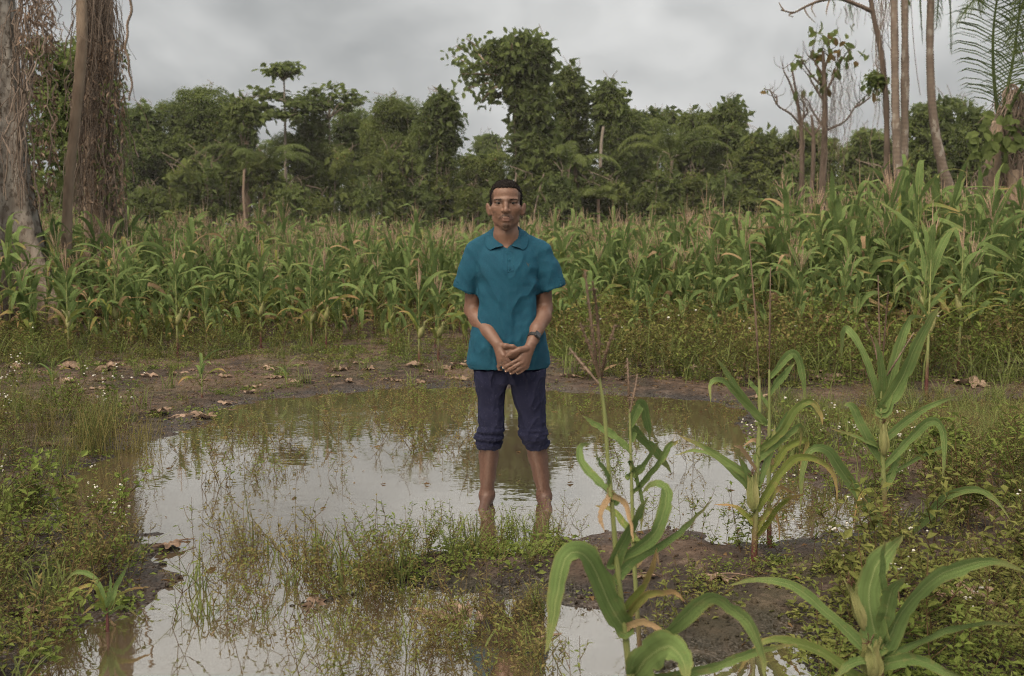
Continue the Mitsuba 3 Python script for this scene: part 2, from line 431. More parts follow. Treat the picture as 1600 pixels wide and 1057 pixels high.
def clump_leaves(mb, rng, centers, radii, per, leaf, hue, hang=0.5, squash=0.8, aspect=0.62, up=0.35):
    """Leaves on and just inside the outer skin of many small clumps."""
    centers = np.asarray(centers, float); m = len(centers)
    radii = np.broadcast_to(radii, (m,))
    idx = np.repeat(np.arange(m), np.broadcast_to(per, (m,)).astype(int)); n = len(idx)
    d = dirs(rng, n); d[:, 2] = np.where(d[:, 2] < -0.35, -d[:, 2] * 0.6, d[:, 2])
    d = unit(d)
    r = radii[idx] * (0.55 + 0.55 * rng.random(n) ** 0.6)
    P = centers[idx] + d * r[:, None] * [1, 1, squash]
    nrm = unit(d + [0, 0, up] + 0.55 * rng.normal(size=(n, 3)))
    ax = rng.normal(size=(n, 3)) * 0.6 + d * 0.4 - np.array([0, 0, hang])
    ax = unit(ax - nrm * np.sum(ax * nrm, 1, keepdims=True))
    L = leaf * (0.65 + 0.7 * rng.random(n))
    tone = np.clip(0.55 * rng.random(n) + 0.45 * rng.random(m)[idx], 0, 0.96)
    tone = np.where(rng.random(n) < 0.008, 0.98, tone)
    h = np.clip(hue + 0.25 * (rng.random(m)[idx] - 0.5) + 0.15 * (rng.random(n) - 0.5), 0, 1)
    P[:, 2] = np.maximum(P[:, 2], 0.03 + L)
    mb.add(*leaf_quads(P, ax, nrm, L, L * aspect, tone, h))


def column_clumps(rng, spine, radii, cover=1.0, lump=0.5, size=0.45):
    """Clump centres over the skin of a lumpy column: what a tree smothered in climbers looks like."""
    spine = np.asarray(spine, float); radii = np.asarray(radii, float)
    seg = np.linalg.norm(np.diff(spine, axis=0), axis=1)
    cum = np.r_[0, np.cumsum(seg)]
    area = 2 * np.pi * np.mean(radii) * cum[-1]
    n = max(8, int(cover * area / (size * size)))
    big = 2.7 * size                                 # swags: lumps of growth that bulge out, hang and leave dark hollows between them
    m = max(5, int(0.85 * area / (big * big)))
    u = np.sort(rng.random(m)) * cum[-1]; u[-1] = cum[-1]
    c = np.stack([np.interp(u, cum, spine[:, k]) for k in range(3)], 1)
    r = np.interp(u, cum, radii)
    a = rng.random(m) * 2 * np.pi
    w = meshkit.fbm(np.stack([np.cos(a) * 1.3 + spine[0, 0], np.sin(a) * 1.3, u * 0.22], 1), 3, int(rng.integers(1000))) - 0.5
    rr = r * (1 + 1.6 * lump * w) * (0.55 + 0.45 * rng.random(m))
    L = c + np.stack([np.cos(a) * rr, np.sin(a) * rr, 0 * a], 1)
    q = rng.integers(m, size=n)
    d = dirs(rng, n); d[:, 2] = np.where(d[:, 2] < -0.1, -d[:, 2], d[:, 2])
    out = np.stack([np.cos(a), np.sin(a), 0 * a], 1)[q]
    flip = np.sum(d * out, 1) < -0.35
    d[flip] = d[flip] * [-1, -1, 1]
    h = 0.45 * big * (0.8 + 0.5 * rng.random(n))
    P = L[q] + d * h[:, None] * [1, 1, 0.9]
    hang = rng.random(n) < 0.45                      # strands draping from the swags
    P[hang] += np.stack([0 * h, 0 * h, -big * 1.5 * rng.random(n)], 1)[hang] + (out * 0.12 * big)[hang]
    return P


def dome_clumps(rng, c, rad, cover=1.0, size=0.5):
    rad = np.asarray(rad, float)
    area = 2.6 * np.pi * rad[0] * (rad[2] + rad[0]) / 2 * 1.3
    n = max(8, int(cover * area / (size * size)))
    d = dirs(rng, n); d[:, 2] = np.where(d[:, 2] < -0.5, -d[:, 2], d[:, 2])
    w = meshkit.fbm(d * 1.6 + np.asarray(c) * 0.7, 3, int(rng.integers(1000)))
    w2 = meshkit.noise(d * 3.4 + np.asarray(c), int(rng.integers(1000)))
    return np.asarray(c) + d * rad * (0.45 + 0.62 * w + 0.42 * w2)[:, None]


def inner_leaves(mb, rng, pts, spread, per, hue, K=1.0):
    """Larger shaded leaves and dead climbers inside the mass, so that it is not hollow."""
    idx = np.repeat(np.arange(len(pts)), per); n = len(idx)
    P = np.asarray(pts)[idx] + rng.normal(size=(n, 3)) * np.asarray(spread)
    P[:, 2] = np.maximum(P[:, 2], 0.1)
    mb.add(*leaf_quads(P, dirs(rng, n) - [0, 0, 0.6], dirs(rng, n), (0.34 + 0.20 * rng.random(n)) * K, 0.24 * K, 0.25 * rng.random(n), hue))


def strands(mb, rng, tops, lengths, r, kind=3, segs=6, wig=0.06, drift=0.0):
    for t0, L in zip(tops, lengths):
        L = min(L, t0[2] - 0.06)
        if L < 0.04: continue
        s = np.linspace(0, 1, segs + 1)
        w = np.cumsum(rng.normal(size=(segs + 1, 2)) * wig, 0)
        p = np.stack([t0[0] + w[:, 0] + drift * s, t0[1] + w[:, 1], t0[2] - L * s], 1)
        mb.add(*tube(p, np.linspace(r, r * 0.7, segs + 1), 3, kind, close=False))


def rng_for(i):
    return np.random.default_rng(4000 + i)


def plain_trunk(parent, base, top, r0, r1, kind=1, lean=0.25, rng=None, name='trunk', sides=9, label=None):
    rng = rng or rng_for(1)
    b, t = np.asarray(base, float), np.asarray(top, float)
    mid = [b + (t - b) * s + np.array([rng.normal() * lean, rng.normal() * lean, 0]) for s in (0.33, 0.66)]
    p = spline([b, *mid, t], 12)
    mb = MB().add(*tube(p, np.linspace(r0, r1, 12), sides, kind))
    mb.put(name, 'bark', parent, smooth=True, label=label)
    return p


KD = 2.2                                             # the forest edge stands well behind the field
def vine_tree(i, label, Y, spine_px, widths_px, domes=(), hue=0.3, leaf=0.16, cover=1.3, group=None, name='vine_covered_tree', trunk=True, pale=None, size=0.42, hang=0.7, per=34, wisps=10, inner=5):
    """spine_px: the crown's axis from the bottom up in the photograph, widths_px: its full width there, domes: (px, py, half-width px, half-height px)."""
    rng = rng_for(i)
    K = 1.0
    if Y > 31:
        K = KD; Y = Y * KD; leaf *= 1.30; size *= 1.30; per = int(per * 0.85); inner = max(2, inner - 2)
    S = np.array([at(x, y, Y) for x, y in spine_px])
    S[:, 1] += rng.normal(size=len(S)) * 0.15 * K
    R = np.array(widths_px) / 2 / FPX * Y
    R = np.maximum(R - 1.15 * size, 0.35 * R)
    t = thing(name, label, 'tree', group)
    mb = MB()
    C = column_clumps(rng, S, R, cover, 0.36, size)
    for (dx, dy, dw, dh) in domes:
        c = at(dx, dy, Y + rng.normal() * 0.4)
        rr = np.maximum(np.array([dw, dw, dh]) / FPX * Y - 0.5 * size, 0.3)
        C = np.vstack([C, dome_clumps(rng, c, rr, cover * 1.1, size)])
    C[:, 2] = np.maximum(C[:, 2], 0.15)
    rad = size * (0.55 + 0.75 * rng.random(len(C)))
    clump_leaves(mb, rng, C, rad, per, leaf, hue, hang=hang, squash=1.45 if name.startswith('vine') else 0.85)
    cen = np.asarray(S).mean(0)
    inn = np.vstack([S + (np.roll(S, -1, 0) - S) * q if q else S for q in (0, 0.5)][:1] + [C * 0.45 + (np.array([np.interp(C[:, 2], S[np.argsort(S[:, 2]), 2], S[np.argsort(S[:, 2]), kk]) for kk in range(3)]).T) * 0.55])
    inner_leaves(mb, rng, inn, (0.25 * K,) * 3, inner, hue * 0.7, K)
    mb.put('crown', 'tree_leaf', t, kind='stuff')
    if wisps:
        mv = MB()
        pick = rng.integers(len(C), size=wisps)
        strands(mv, rng, C[pick] + rng.normal(size=(wisps, 3)) * 0.1, (0.6 + 1.6 * rng.random(wisps)) * K, 0.014 * K)
        up = C[np.argsort(-C[:, 2])[:max(3, wisps // 3)]]
        for c in up:                                 # shoots of the climbers reaching above the top
            p = spline([c, c + [rng.normal() * .12 * K, 0, .25 * K], c + [rng.normal() * .3 * K, 0, (.35 + .25 * rng.random()) * K]], 5)
            mv.add(*tube(p, 0.012 * K, 3, 3, close=False))
        mv.put('hanging_vines', 'bark', t, kind='stuff')
    if trunk:
        b = np.array([S[0, 0], S[0, 1], 0.0])
        plain_trunk(t, b, S[-1] * 0.3 + S[-2] * 0.7 if len(S) > 1 else S[-1], 0.22 * K, 0.12 * K, 1, 0.1, rng)
    if pale:
        (x0, y0), (x1, y1) = pale[:2]
        a, b = at(x0, y0, Y - pale[2] * K - 1.5), at(x1, y1, Y - pale[2] * K - 1.5)
        plain_trunk(t, a, b, 0.07 * K, 0.05 * K, 4 if Y > 89 else 1, 0.025 * K, rng, name='bare_stem', label='pale bare stem showing between the leaves')
    return t


VG = None
# far row, left to right
vine_tree(1, 'broad loose leafy tree behind the vine hung trunks at the left edge', 30, [(110, 400), (110, 200), (120, 110)], [150, 170, 90], [(70, 115, 40, 50), (150, 110, 40, 50), (110, 200, 75, 70)], 0.15, 0.17, 0.8, name='leafy_tree', per=22, inner=3)
vine_tree(2, 'dark bushy tree just right of the vine hung trunks', 41, [(222, 400), (225, 290), (220, 190)], [90, 85, 40], [(215, 200, 30, 35), (235, 250, 35, 40)], 0.1, 0.16, 1.0, name='leafy_tree')
vine_tree(3, 'big dome shaped tree left of the pale stemmed vine column, with a thin twig above', 42, [(300, 400), (305, 300), (315, 200)], [150, 150, 90], [(320, 180, 48, 42), (272, 200, 38, 40), (350, 225, 40, 45), (255, 265, 45, 50), (310, 270, 60, 50)], 0.12, 0.15, 1.0, name='leafy_tree')
vine_tree(4, 'narrow drooping vine column on a pale bare stem at left', 39, [(386, 280), (386, 220), (382, 176)], [34, 44, 26], [(384, 182, 20, 20)], 0.35, 0.15, 1.6, pale=[(382, 390), (382, 262), 0.3], size=0.34, hang=1.2, wisps=26)
vine_tree(7, 'rounded vine mound under the two parasol trees', 44, [(492, 400), (490, 280), (490, 205)], [80, 70, 36], [(490, 205, 25, 22), (452, 250, 36, 36), (510, 265, 40, 45)], 0.3, 0.15, 1.1)
vine_tree(8, 'open crowned tree behind the right hand parasol tree', 47, [(548, 400), (552, 260), (552, 200)], [90, 70, 50], [(552, 195, 34, 26), (580, 220, 26, 28), (530, 222, 26, 24)], 0.05, 0.17, 0.75, name='leafy_tree', per=20, inner=3)
vine_tree(9, 'vine smothered tree with a flat broad top left of the tall dark column', 42, [(622, 400), (620, 280), (615, 185)], [100, 95, 70], [(612, 180, 30, 22), (640, 190, 26, 24), (585, 215, 24, 26), (612, 250, 48, 40)], 0.3, 0.15, 1.2)
vine_tree(10, 'tall dark vine column halfway between the parasol trees and the man', 40, [(690, 400), (685, 300), (688, 220), (692, 170)], [76, 62, 72, 44], [(690, 175, 24, 22), (702, 200, 22, 30), (665, 215, 24, 28)], 0.12, 0.14, 1.4, wisps=24)
vine_tree(11, 'small far tree with a rounded top in the gap left of the leaning tree', 56, [(762, 400), (762, 300), (762, 230)], [50, 36, 36], [(764, 226, 24, 14)], 0.05, 0.18, 1.0, name='leafy_tree', wisps=4)
vine_tree(12, 'low green thicket tree directly behind the man, left of the leaning tree', 45, [(745, 400), (748, 320), (750, 262)], [110, 110, 80], [(735, 268, 30, 24), (780, 262, 26, 24)], 0.4, 0.16, 1.0, name='leafy_tree')
vine_tree(14, 'spire shaped vine tree just right of the leaning tree', 42, [(905, 400), (900, 300), (893, 210), (888, 150), (889, 124)], [90, 80, 74, 44, 14], [(888, 145, 19, 22), (875, 175, 16, 18)], 0.35, 0.14, 1.4)
vine_tree(15, 'pointed vine tree with a pale crooked stem right of the spire tree', 41, [(962, 400), (965, 290), (958, 200), (948, 142)], [90, 76, 54, 12], [(952, 175, 24, 28), (925, 160, 13, 8), (985, 200, 18, 22)], 0.2, 0.14, 1.4, pale=[(938, 262), (943, 198), 1.0])
vine_tree(16, 'sloping vine draped tree between two pointed tops right of the man', 44, [(1000, 400), (996, 290), (988, 196)], [80, 70, 20], [(985, 205, 20, 24)], 0.3, 0.14, 1.3)
vine_tree(17, 'short block shaped vine column with a flat top', 47, [(1018, 400), (1017, 260), (1017, 190)], [60, 44, 34], [(1010, 192, 15, 14), (1030, 200, 14, 12)], 0.15, 0.16, 1.3)
vine_tree(18, 'slim far vine column standing clear against the sky', 52, [(1049, 400), (1049, 260), (1049, 186)], [40, 26, 20], [(1049, 190, 12, 9)], 0.15, 0.16, 1.4, wisps=4)
vine_tree(19, 'leaning vine column behind the old yellowish palm', 42, [(1062, 400), (1068, 280), (1078, 200)], [60, 50, 40], [(1078, 198, 20, 18), (1072, 235, 26, 24)], 0.3, 0.15, 1.4)
vine_tree(20, 'wide vine tree left of the pointed hump', 44, [(1110, 400), (1110, 280), (1108, 195)], [70, 66, 44], [(1100, 196, 18, 14), (1122, 190, 16, 12)], 0.25, 0.15, 1.2)
vine_tree(21, 'pointed humped vine tree, the highest right of centre', 43, [(1150, 400), (1148, 280), (1142, 200), (1143, 172)], [80, 70, 44, 22], [(1143, 185, 18, 18), (1130, 215, 20, 20)], 0.2, 0.15, 1.3)
vine_tree(22, 'low broad leafy tree right of the pointed hump', 41, [(1195, 400), (1195, 290), (1190, 228)], [110, 100, 60], [(1185, 228, 30, 18), (1215, 250, 36, 28), (1165, 260, 26, 26)], 0.45, 0.16, 1.1, name='leafy_tree')
vine_tree(23, 'low rounded leafy tree behind the bare branching trees', 40, [(1262, 400), (1262, 290), (1255, 225)], [110, 100, 60], [(1245, 222, 28, 16), (1280, 235, 30, 20), (1300, 260, 28, 24)], 0.35, 0.16, 1.1, name='leafy_tree')
vine_tree(24, 'leafy tree with a domed top behind the three slender trunks', 38, [(1350, 400), (1355, 290), (1358, 235)], [110, 100, 60], [(1355, 222, 26, 18), (1335, 250, 28, 24), (1385, 250, 26, 24)], 0.2, 0.17, 1.0, name='leafy_tree')
vine_tree(25, 'open branching leafy tree between the slender trunks and the palm trunk', 33, [(1445, 400), (1445, 270), (1455, 190)], [110, 110, 60], [(1448, 178, 26, 14), (1478, 168, 24, 18), (1430, 205, 28, 22), (1470, 215, 34, 22), (1440, 255, 40, 30)], 0.2, 0.18, 0.85, name='leafy_tree', per=24, inner=3)
vine_tree(26, 'open branching leafy tree right of the palm trunk', 34, [(1520, 400), (1520, 270), (1520, 200)], [120, 110, 60], [(1508, 175, 24, 15), (1540, 195, 26, 20), (1500, 215, 30, 22), (1530, 240, 40, 30)], 0.15, 0.18, 0.85, name='leafy_tree', per=24, inner=3)
vine_tree(27, 'leafy tree at the right edge behind the hanging dead fronds', 34, [(1600, 400), (1600, 280), (1600, 205)], [130, 120, 70], [(1590, 200, 36, 24), (1625, 230, 40, 30)], 0.2, 0.18, 1.0, name='leafy_tree')
# the understory hedge of climbers at the foot of the trees
rs = np.random.default_rng(77)
SHRUB_WORDS = ['yellowish', 'dark', 'bright green', 'dense', 'ragged', 'rounded', 'low', 'drooping']
def tree_zone(x):
    return next(w for q, w in [(110, 'at the left edge'), (205, 'behind the vine hung trunk'), (300, 'below the bushy tree at left'), (395, 'below the dome shaped tree'), (470, 'below the left parasol tree'), (560, 'below the right parasol tree'),
                               (650, 'below the flat topped tree'), (760, 'below the tall dark column'), (880, 'below the leaning tree'), (960, 'below the spire tree'), (1050, 'near the old palm'), (1150, 'below the pointed hump'),
                               (1240, 'right of the pointed hump'), (1330, 'behind the bare trees'), (1430, 'behind the slender trunks'), (1520, 'behind the palm trunk'), (9999, 'at the right edge')] if x < q)
SH = []
xs_ = 20
while xs_ < 1610:
    SH.append((xs_, 232 + 85 * rs.random() ** 0.7, 26 + 34 * rs.random())); xs_ += 26 + 26 * rs.random()
SHRUB_AT = [('leftmost', -1), ('left', 420), ('centre', 900), ('right', 1250), ('rightmost', 9999)]
for i, (x, y, w) in enumerate(SH):
    if 780 < x < 900: y = max(y, 290)
    low = y > 285
    vine_tree(100 + i, ('low rounded thicket of climbers at the tree foot, ' if low else 'narrow upright column of climbers in the tree line, ') + tree_zone(x), 36.0 + rs.random() * 3.5, [(x, 410), (x + 4 * rs.normal(), (y + 400) / 2), (x + 5 * rs.normal(), y)], [w * 1.35, w * 1.1, w * 0.55],
              [(x - w * .2, y + 14, w * .3, 16 + 10 * rs.random())] + ([(x + w * .3, y + 18, w * .3, 18)] if low else []), float(rs.random() ** 1.5 * 0.9), 0.15, 1.0, group=('low thickets ' if low else 'climber columns ') + tree_zone(x), name='shrub' if low else 'overgrown_tree', trunk=False, wisps=12, per=30, inner=4)
# more distant forest seen through the gaps
mbf = MB()
rf = np.random.default_rng(5)
for x in np.arange(-150, 151, 4.6):
    Y = 124 + 10 * rf.random(); h = 9.0 + 5 * rf.random()
    C = np.vstack([dome_clumps(rf, (x, Y, h * 0.55), (3.6, 3.6, h * 0.5), 0.7, 1.5)])
    clump_leaves(mbf, rf, C, 1.3, 26, 0.5, 0.1 + 0.3 * rf.random(), hang=0.4)
    inner_leaves(mbf, rf, C * [1, 1, 0.8], (1.0, 1.0, 1.0), 4, 0.1, 2.0)
k = mbf.put('far_forest', 'tree_leaf')
tag(k, 'dim far forest seen only through gaps in the tree line', 'forest', kind='stuff')


# ---- the hero: a tree smothered in climbers with a top that arches over to the left
def hero():
    Y, K, rng = 38.0 * KD, KD, rng_for(13)
    t = thing('vine_covered_tree', 'tallest tree, smothered in climbers, its top arching over to the left above the man', 'tree')
    mb = MB()
    S = np.array([at(*q, Y) for q in [(850, 400), (848, 330), (842, 260), (836, 200), (828, 150), (820, 110), (822, 85)]])
    R = np.array([128, 118, 96, 82, 84, 92, 66]) / 2 / FPX * Y
    R = R - 1.1
    C = column_clumps(rng, S, R, 2.0, 0.34, 0.50)
    for (dx, dy, dw, dh) in [(822, 92, 40, 24), (800, 100, 30, 26), (845, 105, 24, 30), (775, 98, 22, 18), (765, 84, 24, 16)]:
        C = np.vstack([C, dome_clumps(rng, at(dx, dy, Y + rng.normal() * .3), np.array([dw, dw, dh]) / FPX * Y - 0.5, 1.5, 0.50)])
    C[:, 2] = np.maximum(C[:, 2], 0.2)
    clump_leaves(mb, rng, C, 0.50 * (0.55 + 0.7 * rng.random(len(C))), 40, 0.17, 0.25, hang=1.0, squash=1.4)
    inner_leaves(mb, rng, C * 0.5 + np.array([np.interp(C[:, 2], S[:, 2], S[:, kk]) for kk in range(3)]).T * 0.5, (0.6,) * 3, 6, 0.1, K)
    mb.put('crown', 'tree_leaf', t, kind='stuff')
    # the overhanging boughs with large single leaves
    br, lv = MB(), MB()
    boughs = [[(790, 108), (750, 92), (712, 72)], [(795, 104), (755, 80), (728, 60)], [(800, 98), (780, 72), (770, 58)], [(790, 115), (745, 104), (706, 88)], [(790, 120), (752, 116), (722, 116)],
              [(792, 125), (755, 132), (724, 140)], [(795, 128), (770, 140), (752, 160)], [(795, 132), (778, 150), (764, 152)], [(800, 95), (800, 70), (805, 56)], [(815, 92), (822, 70), (826, 56)], [(796, 118), (765, 110), (735, 98)],
              [(790, 110), (760, 98), (740, 74)], [(792, 122), (762, 122), (740, 130)], [(830, 90), (845, 74), (850, 66)]]
    for b in boughs:
        p3 = [at(*q, Y + rng.normal() * 1.0) for q in b]
        p = spline(p3, 10)
        br.add(*tube(p, np.linspace(0.05, 0.018, 10) * K, 5, 1, close=False))
        n = 46
        u = np.clip(0.15 + 0.9 * rng.random(n), 0, 1) * 9
        q = np.stack([np.interp(u, np.arange(10), p[:, kk]) for kk in range(3)], 1) + rng.normal(size=(n, 3)) * [0.45, 0.6, 0.32]
        nrm = unit(rng.normal(size=(n, 3)) * 0.8 + [0, -0.2, 0.6]); ax = unit(rng.normal(size=(n, 3)) * 0.7 + [-0.1, 0, -0.55])
        lv.add(*leaf_quads_round(q, ax, nrm, 0.46 + 0.26 * rng.random(n), 0.33, 0.7 * rng.random(n), 0.05 + 0.15 * rng.random(n)))
    br.put('bough', 'bark', t, smooth=True); lv.put('bough_leaves', 'tree_leaf', t, kind='stuff')
    # old dry shoots and hanging vines
    mv = MB()
    pick = rng.integers(len(C), size=70)
    strands(mv, rng, C[pick] + rng.normal(size=(70, 3)) * 0.1, (0.8 + 2.2 * rng.random(70)) * K, 0.014 * K)
    for a, b, c in [((838, 78), (836, 60), (841, 45)), ((830, 80), (822, 62), (828, 50)), ((846, 80), (852, 66), (842, 38))]:
        mv.add(*tube(spline([at(*a, Y), at(*b, Y), at(*c, Y)], 7), 0.014 * K, 3, 3, close=False))
    low = [(x, 345) for x in (800, 815, 830, 852, 868, 880)]
    for (x, y) in low:                               # bare dry stems leaning at the foot
        p0, p1 = at(x, 385, Y - 4.8), at(x + rng.normal() * 22, 262 + rng.random() * 40, Y - 4.2)
        mv.add(*tube(spline([p0, (p0 + p1) / 2 + [rng.normal() * .4, 0, 0], p1], 8), 0.05, 4, 3, close=False))
    mv.put('hanging_vines', 'bark', t, kind='stuff')
    plain_trunk(t, [S[0, 0], S[0, 1], 0], S[-2], 1.0, 0.4, 1, 0.1, rng)
hero()


# ---- two parasol trees with flat leafy tiers
def parasol(i, label, Y, trunk_px, tiers, r=0.055):
    rng = rng_for(i)
    K = KD; Y = Y * KD; r = r * KD
    t = thing('parasol_tree', label, 'tree', None)
    p = spline([at(*q, Y) for q in trunk_px], 14)
    MB().add(*tube(p, np.linspace(r * 1.3, r * 0.5, 14), 8, 4)).put('trunk', 'bark', t, smooth=True, label='slim pale straight trunk')
    lv = MB()
    for (x0, y0, ends) in tiers:
        a = at(x0, y0, Y)
        for (x1, y1, dy) in ends:
            b = at(x1, y1, Y + dy * K)
            mid = (a + b) / 2 + [0, 0, 0.05 * np.linalg.norm(b - a)]
            q = spline([a, mid, b], 10)
            MB().add(*tube(q, np.linspace(0.045, 0.015, 10) * K, 5, 4)).put('branch', 'bark', t, smooth=True)
            n = 48
            u = 9 * (1 - 0.42 * rng.random(n) ** 1.6)
            P = np.stack([np.interp(u, np.arange(10), q[:, kk]) for kk in range(3)], 1) + rng.normal(size=(n, 3)) * [0.50, 0.6, 0.15]
            P[:, 2] += 0.12
            nrm = unit(rng.normal(size=(n, 3)) * 0.45 + [0, 0, 1.0]); ax = unit(rng.normal(size=(n, 3)) * [1, 1, 0.2] - [0, 0, 0.25])
            lv.add(*leaf_quads_round(P, ax, nrm, 0.50 + 0.34 * rng.random(n), 0.42, 0.6 * rng.random(n), 0.15))
    lv.put('crown', 'tree_leaf', t, kind='stuff')
parasol(5, 'parasol tree with two flat tiers of leaves on a pale trunk, left of its twin', 42, [(447, 330), (446, 240), (445, 170), (443, 105)],
        [(443, 126, [(428, 104, 0), (458, 104, 0.2), (424, 112, -.4), (444, 103, .4), (460, 112, -.3), (436, 116, .8)]),
         (445, 160, [(402, 142, 0), (412, 152, -.6), (478, 158, .2), (468, 166, -.7), (430, 150, 1.0)]),
         (445, 186, [(396, 162, 0), (400, 172, .8), (412, 184, -.8), (476, 160, .6), (480, 174, 0), (466, 186, -.9), (430, 180, -1.2), (455, 176, 1.2)])])
parasol(6, 'parasol tree with one wide leafy tier, right of its twin', 44, [(516, 330), (515, 240), (514, 185), (513, 150)],
        [(514, 186, [(470, 152, 0), (474, 166, .7), (488, 140, -.5), (520, 135, .5), (545, 144, 0), (556, 158, -.5), (536, 168, .9), (500, 160, -1.0), (515, 160, 1.1), (555, 150, .4), (486, 174, -.4)])], 0.05)


# ---- understory palms and broad leaves
def frond(mb, rng, base, d, L, droop, n=26, leaflet=0.45, hue=0.5, tone=0.5, w=0.035, hang=0.3, kind=None):
    """A feather-shaped palm leaf: rachis and two rows of leaflets."""
    d = unit(np.asarray(d, float)); s = np.linspace(0, 1, 16)
    el = math.asin(np.clip(d[2], -1, 1)); az = math.atan2(d[1], d[0])
    e = el - droop * s ** 1.4
    step = L / 15
    pts = np.asarray(base) + np.cumsum(np.stack([np.cos(e) * math.cos(az), np.cos(e) * math.sin(az), np.sin(e)], 1) * step, 0)
    mb.add(*tube(pts, np.linspace(0.022, 0.006, 16) * max(1, L / 2.2), 4, tone, hue, close=False))
    tan = unit(np.gradient(pts, axis=0))
    side0 = np.array([-math.sin(az), math.cos(az), 0])
    for sd in (-1, 1):
        u = np.linspace(0.14, 0.99, n) * 15
        p = np.stack([np.interp(u, np.arange(16), pts[:, kk]) for kk in range(3)], 1)
        tt = np.stack([np.interp(u, np.arange(16), tan[:, kk]) for kk in range(3)], 1)
        LL = leaflet * np.sin(np.pi * (0.12 + 0.84 * u / 15)) ** 0.6 * (0.9 + 0.2 * rng.random(n))
        ax = unit(sd * side0 * 0.85 + tt * 0.55 - np.array([0, 0, hang]) + rng.normal(size=(n, 3)) * 0.07)
        mid = p + ax * LL[:, None] * 0.5
        tip = p + unit(ax - np.array([0, 0, hang * 1.2])) * LL[:, None]
        nr = unit(np.cross(ax, tt)); wv = tt * w
        v = np.stack([p - wv * .5, p + wv * .5, mid + wv * .8, mid - wv * .8, tip], 1).reshape(-1, 3)
        i = np.arange(n)[:, None] * 5
        f = np.vstack([i + [[0, 1, 2]], i + [[0, 2, 3]], i + [[3, 2, 4]]])
        mb.add(v, f, np.stack([np.full(len(v), tone) + 0.2 * np.repeat(rng.random(n), 5) - 0.1, np.full(len(v), hue)], -1))


def understory_palm(i, label, px, py, Y, L, nf, hue, tone, base_z=None):
    rng = rng_for(i)
    Y = (Y + 2.2) * KD; L *= KD; tone *= .25; hue *= .4
    t = thing('understory_palm', label, 'palm')
    c = at(px, py, Y)
    plain_trunk(t, [c[0], c[1], 0], c, 0.17, 0.13, 1, 0.05, rng)
    for q in range(nf):
        a = 2 * np.pi * q / nf + rng.random()
        e = 0.65 + 0.75 * rng.random()
        m = MB()
        frond(m, rng, c, [math.cos(a) * math.cos(e), math.sin(a) * math.cos(e), math.sin(e)], L * (0.8 + 0.4 * rng.random()), 1.9, 26, 1.0, hue, tone, w=.08)
        m.put('frond', 'tree_leaf', t)
understory_palm(201, 'drooping green palm below the left parasol tree', 412, 270, 36, 2.6, 9, 0.45, 0.55)
understory_palm(203, 'green palm beside the foot of the leaning tree', 888, 262, 35.5, 2.1, 8, 0.6, 0.6)
understory_palm(204, 'old yellowish palm with hanging fronds right of the man', 1050, 250, 37.5, 2.5, 11, 1.0, 0.85)
understory_palm(205, 'small bright palm low in the tree line right of the man', 935, 312, 34.5, 1.1, 7, 0.9, 0.8)


# ---- right hand group: slender trunks, palms, bare trees
def trunk_thing(name, label, Y, px_pts, w_px, kind, parts_label=None, cat='tree', sides=12):
    t = thing(name, label, cat)
    P = [at(x, y, Y) for x, y in px_pts]
    b = P[0].copy()
    if b[2] > 0.05:
        P = [np.array([b[0] + (b[0] - P[1][0]) * .15, b[1], -0.05])] + P
        w_px = [w_px[0] * 1.1] + list(w_px)
    p = spline(P, 40)
    r = np.interp(np.linspace(0, 1, 40), np.linspace(0, 1, len(w_px)), w_px) / 2 / FPX * Y
    r = r * (1 + 0.05 * np.random.default_rng(len(scene)).normal(size=40))
    MB().add(*tube(p, r, sides, kind)).put('trunk', 'bark', t, smooth=True)
    return t, p


def bough(t, Y, pts, r0, r1, kind=1, name='branch', label=None):
    p = spline([at(x, y, Y + (q[0] if q else 0)) for x, y, *q in pts], 18)
    MB().add(*tube(p, np.linspace(r0, r1, 18), 6, kind)).put(name, 'bark', t, smooth=True, label=label)
    return p


rng = rng_for(300)
YR = 21.0
t, p = trunk_thing('slender_tree', 'slender dark trunk bending left at the top, with one bare branch', YR, [(1385, 310), (1386, 230), (1384, 150), (1376, 80), (1364, 20), (1352, -60)], [11, 9, 9, 8, 7, 6], 5)
p = bough(t, YR, [(1362, 18), (1340, 8), (1310, -2), (1280, 2), (1256, 12), (1240, 20), (1220, 16)], 0.045, 0.012, 5)
mv = MB()
for b in [[(1272, 4), (1268, 14), (1275, 28)], [(1256, 12), (1262, 24), (1274, 36)], [(1240, 20), (1232, 24), (1240, 27)], [(1226, 18), (1220, 10), (1217, 4)], [(1296, 0), (1292, 14), (1291, 24)]]:
    mv.add(*tube(spline([at(*q, YR) for q in b], 7), np.linspace(.02, .008, 7), 4, 1, close=False))
mv.put('twigs', 'bark', t, kind='stuff')
mv = MB()
strands(mv, rng, [at(1300 + 60 * rng.random(), 4 + 10 * rng.random(), YR) for _ in range(14)], 0.1 + 0.5 * rng.random(14), 0.007, wig=0.02)
strands(mv, rng, [at(1372 + 16 * rng.random(), -10, YR + .1) for _ in range(20)], 1.0 + 3.0 * rng.random(20), 0.008, wig=0.05, segs=9)
mv.put('hanging_vines', 'bark', t, kind='stuff')
lf = MB()
C = np.array([at(1368 + rng.normal() * 5, 130 + rng.normal() * 7, YR) for _ in range(14)])
clump_leaves(lf, rng, C, 0.14, 14, 0.12, 0.1)
lf.put('leaf_cluster', 'tree_leaf', t, kind='stuff')
t, p = trunk_thing('slender_tree', 'straight slender grey brown trunk, middle of the three close together', YR - .5, [(1408, 320), (1402, 250), (1399, 150), (1398, 70), (1396, -60)], [17, 14, 12, 11, 10], 2)
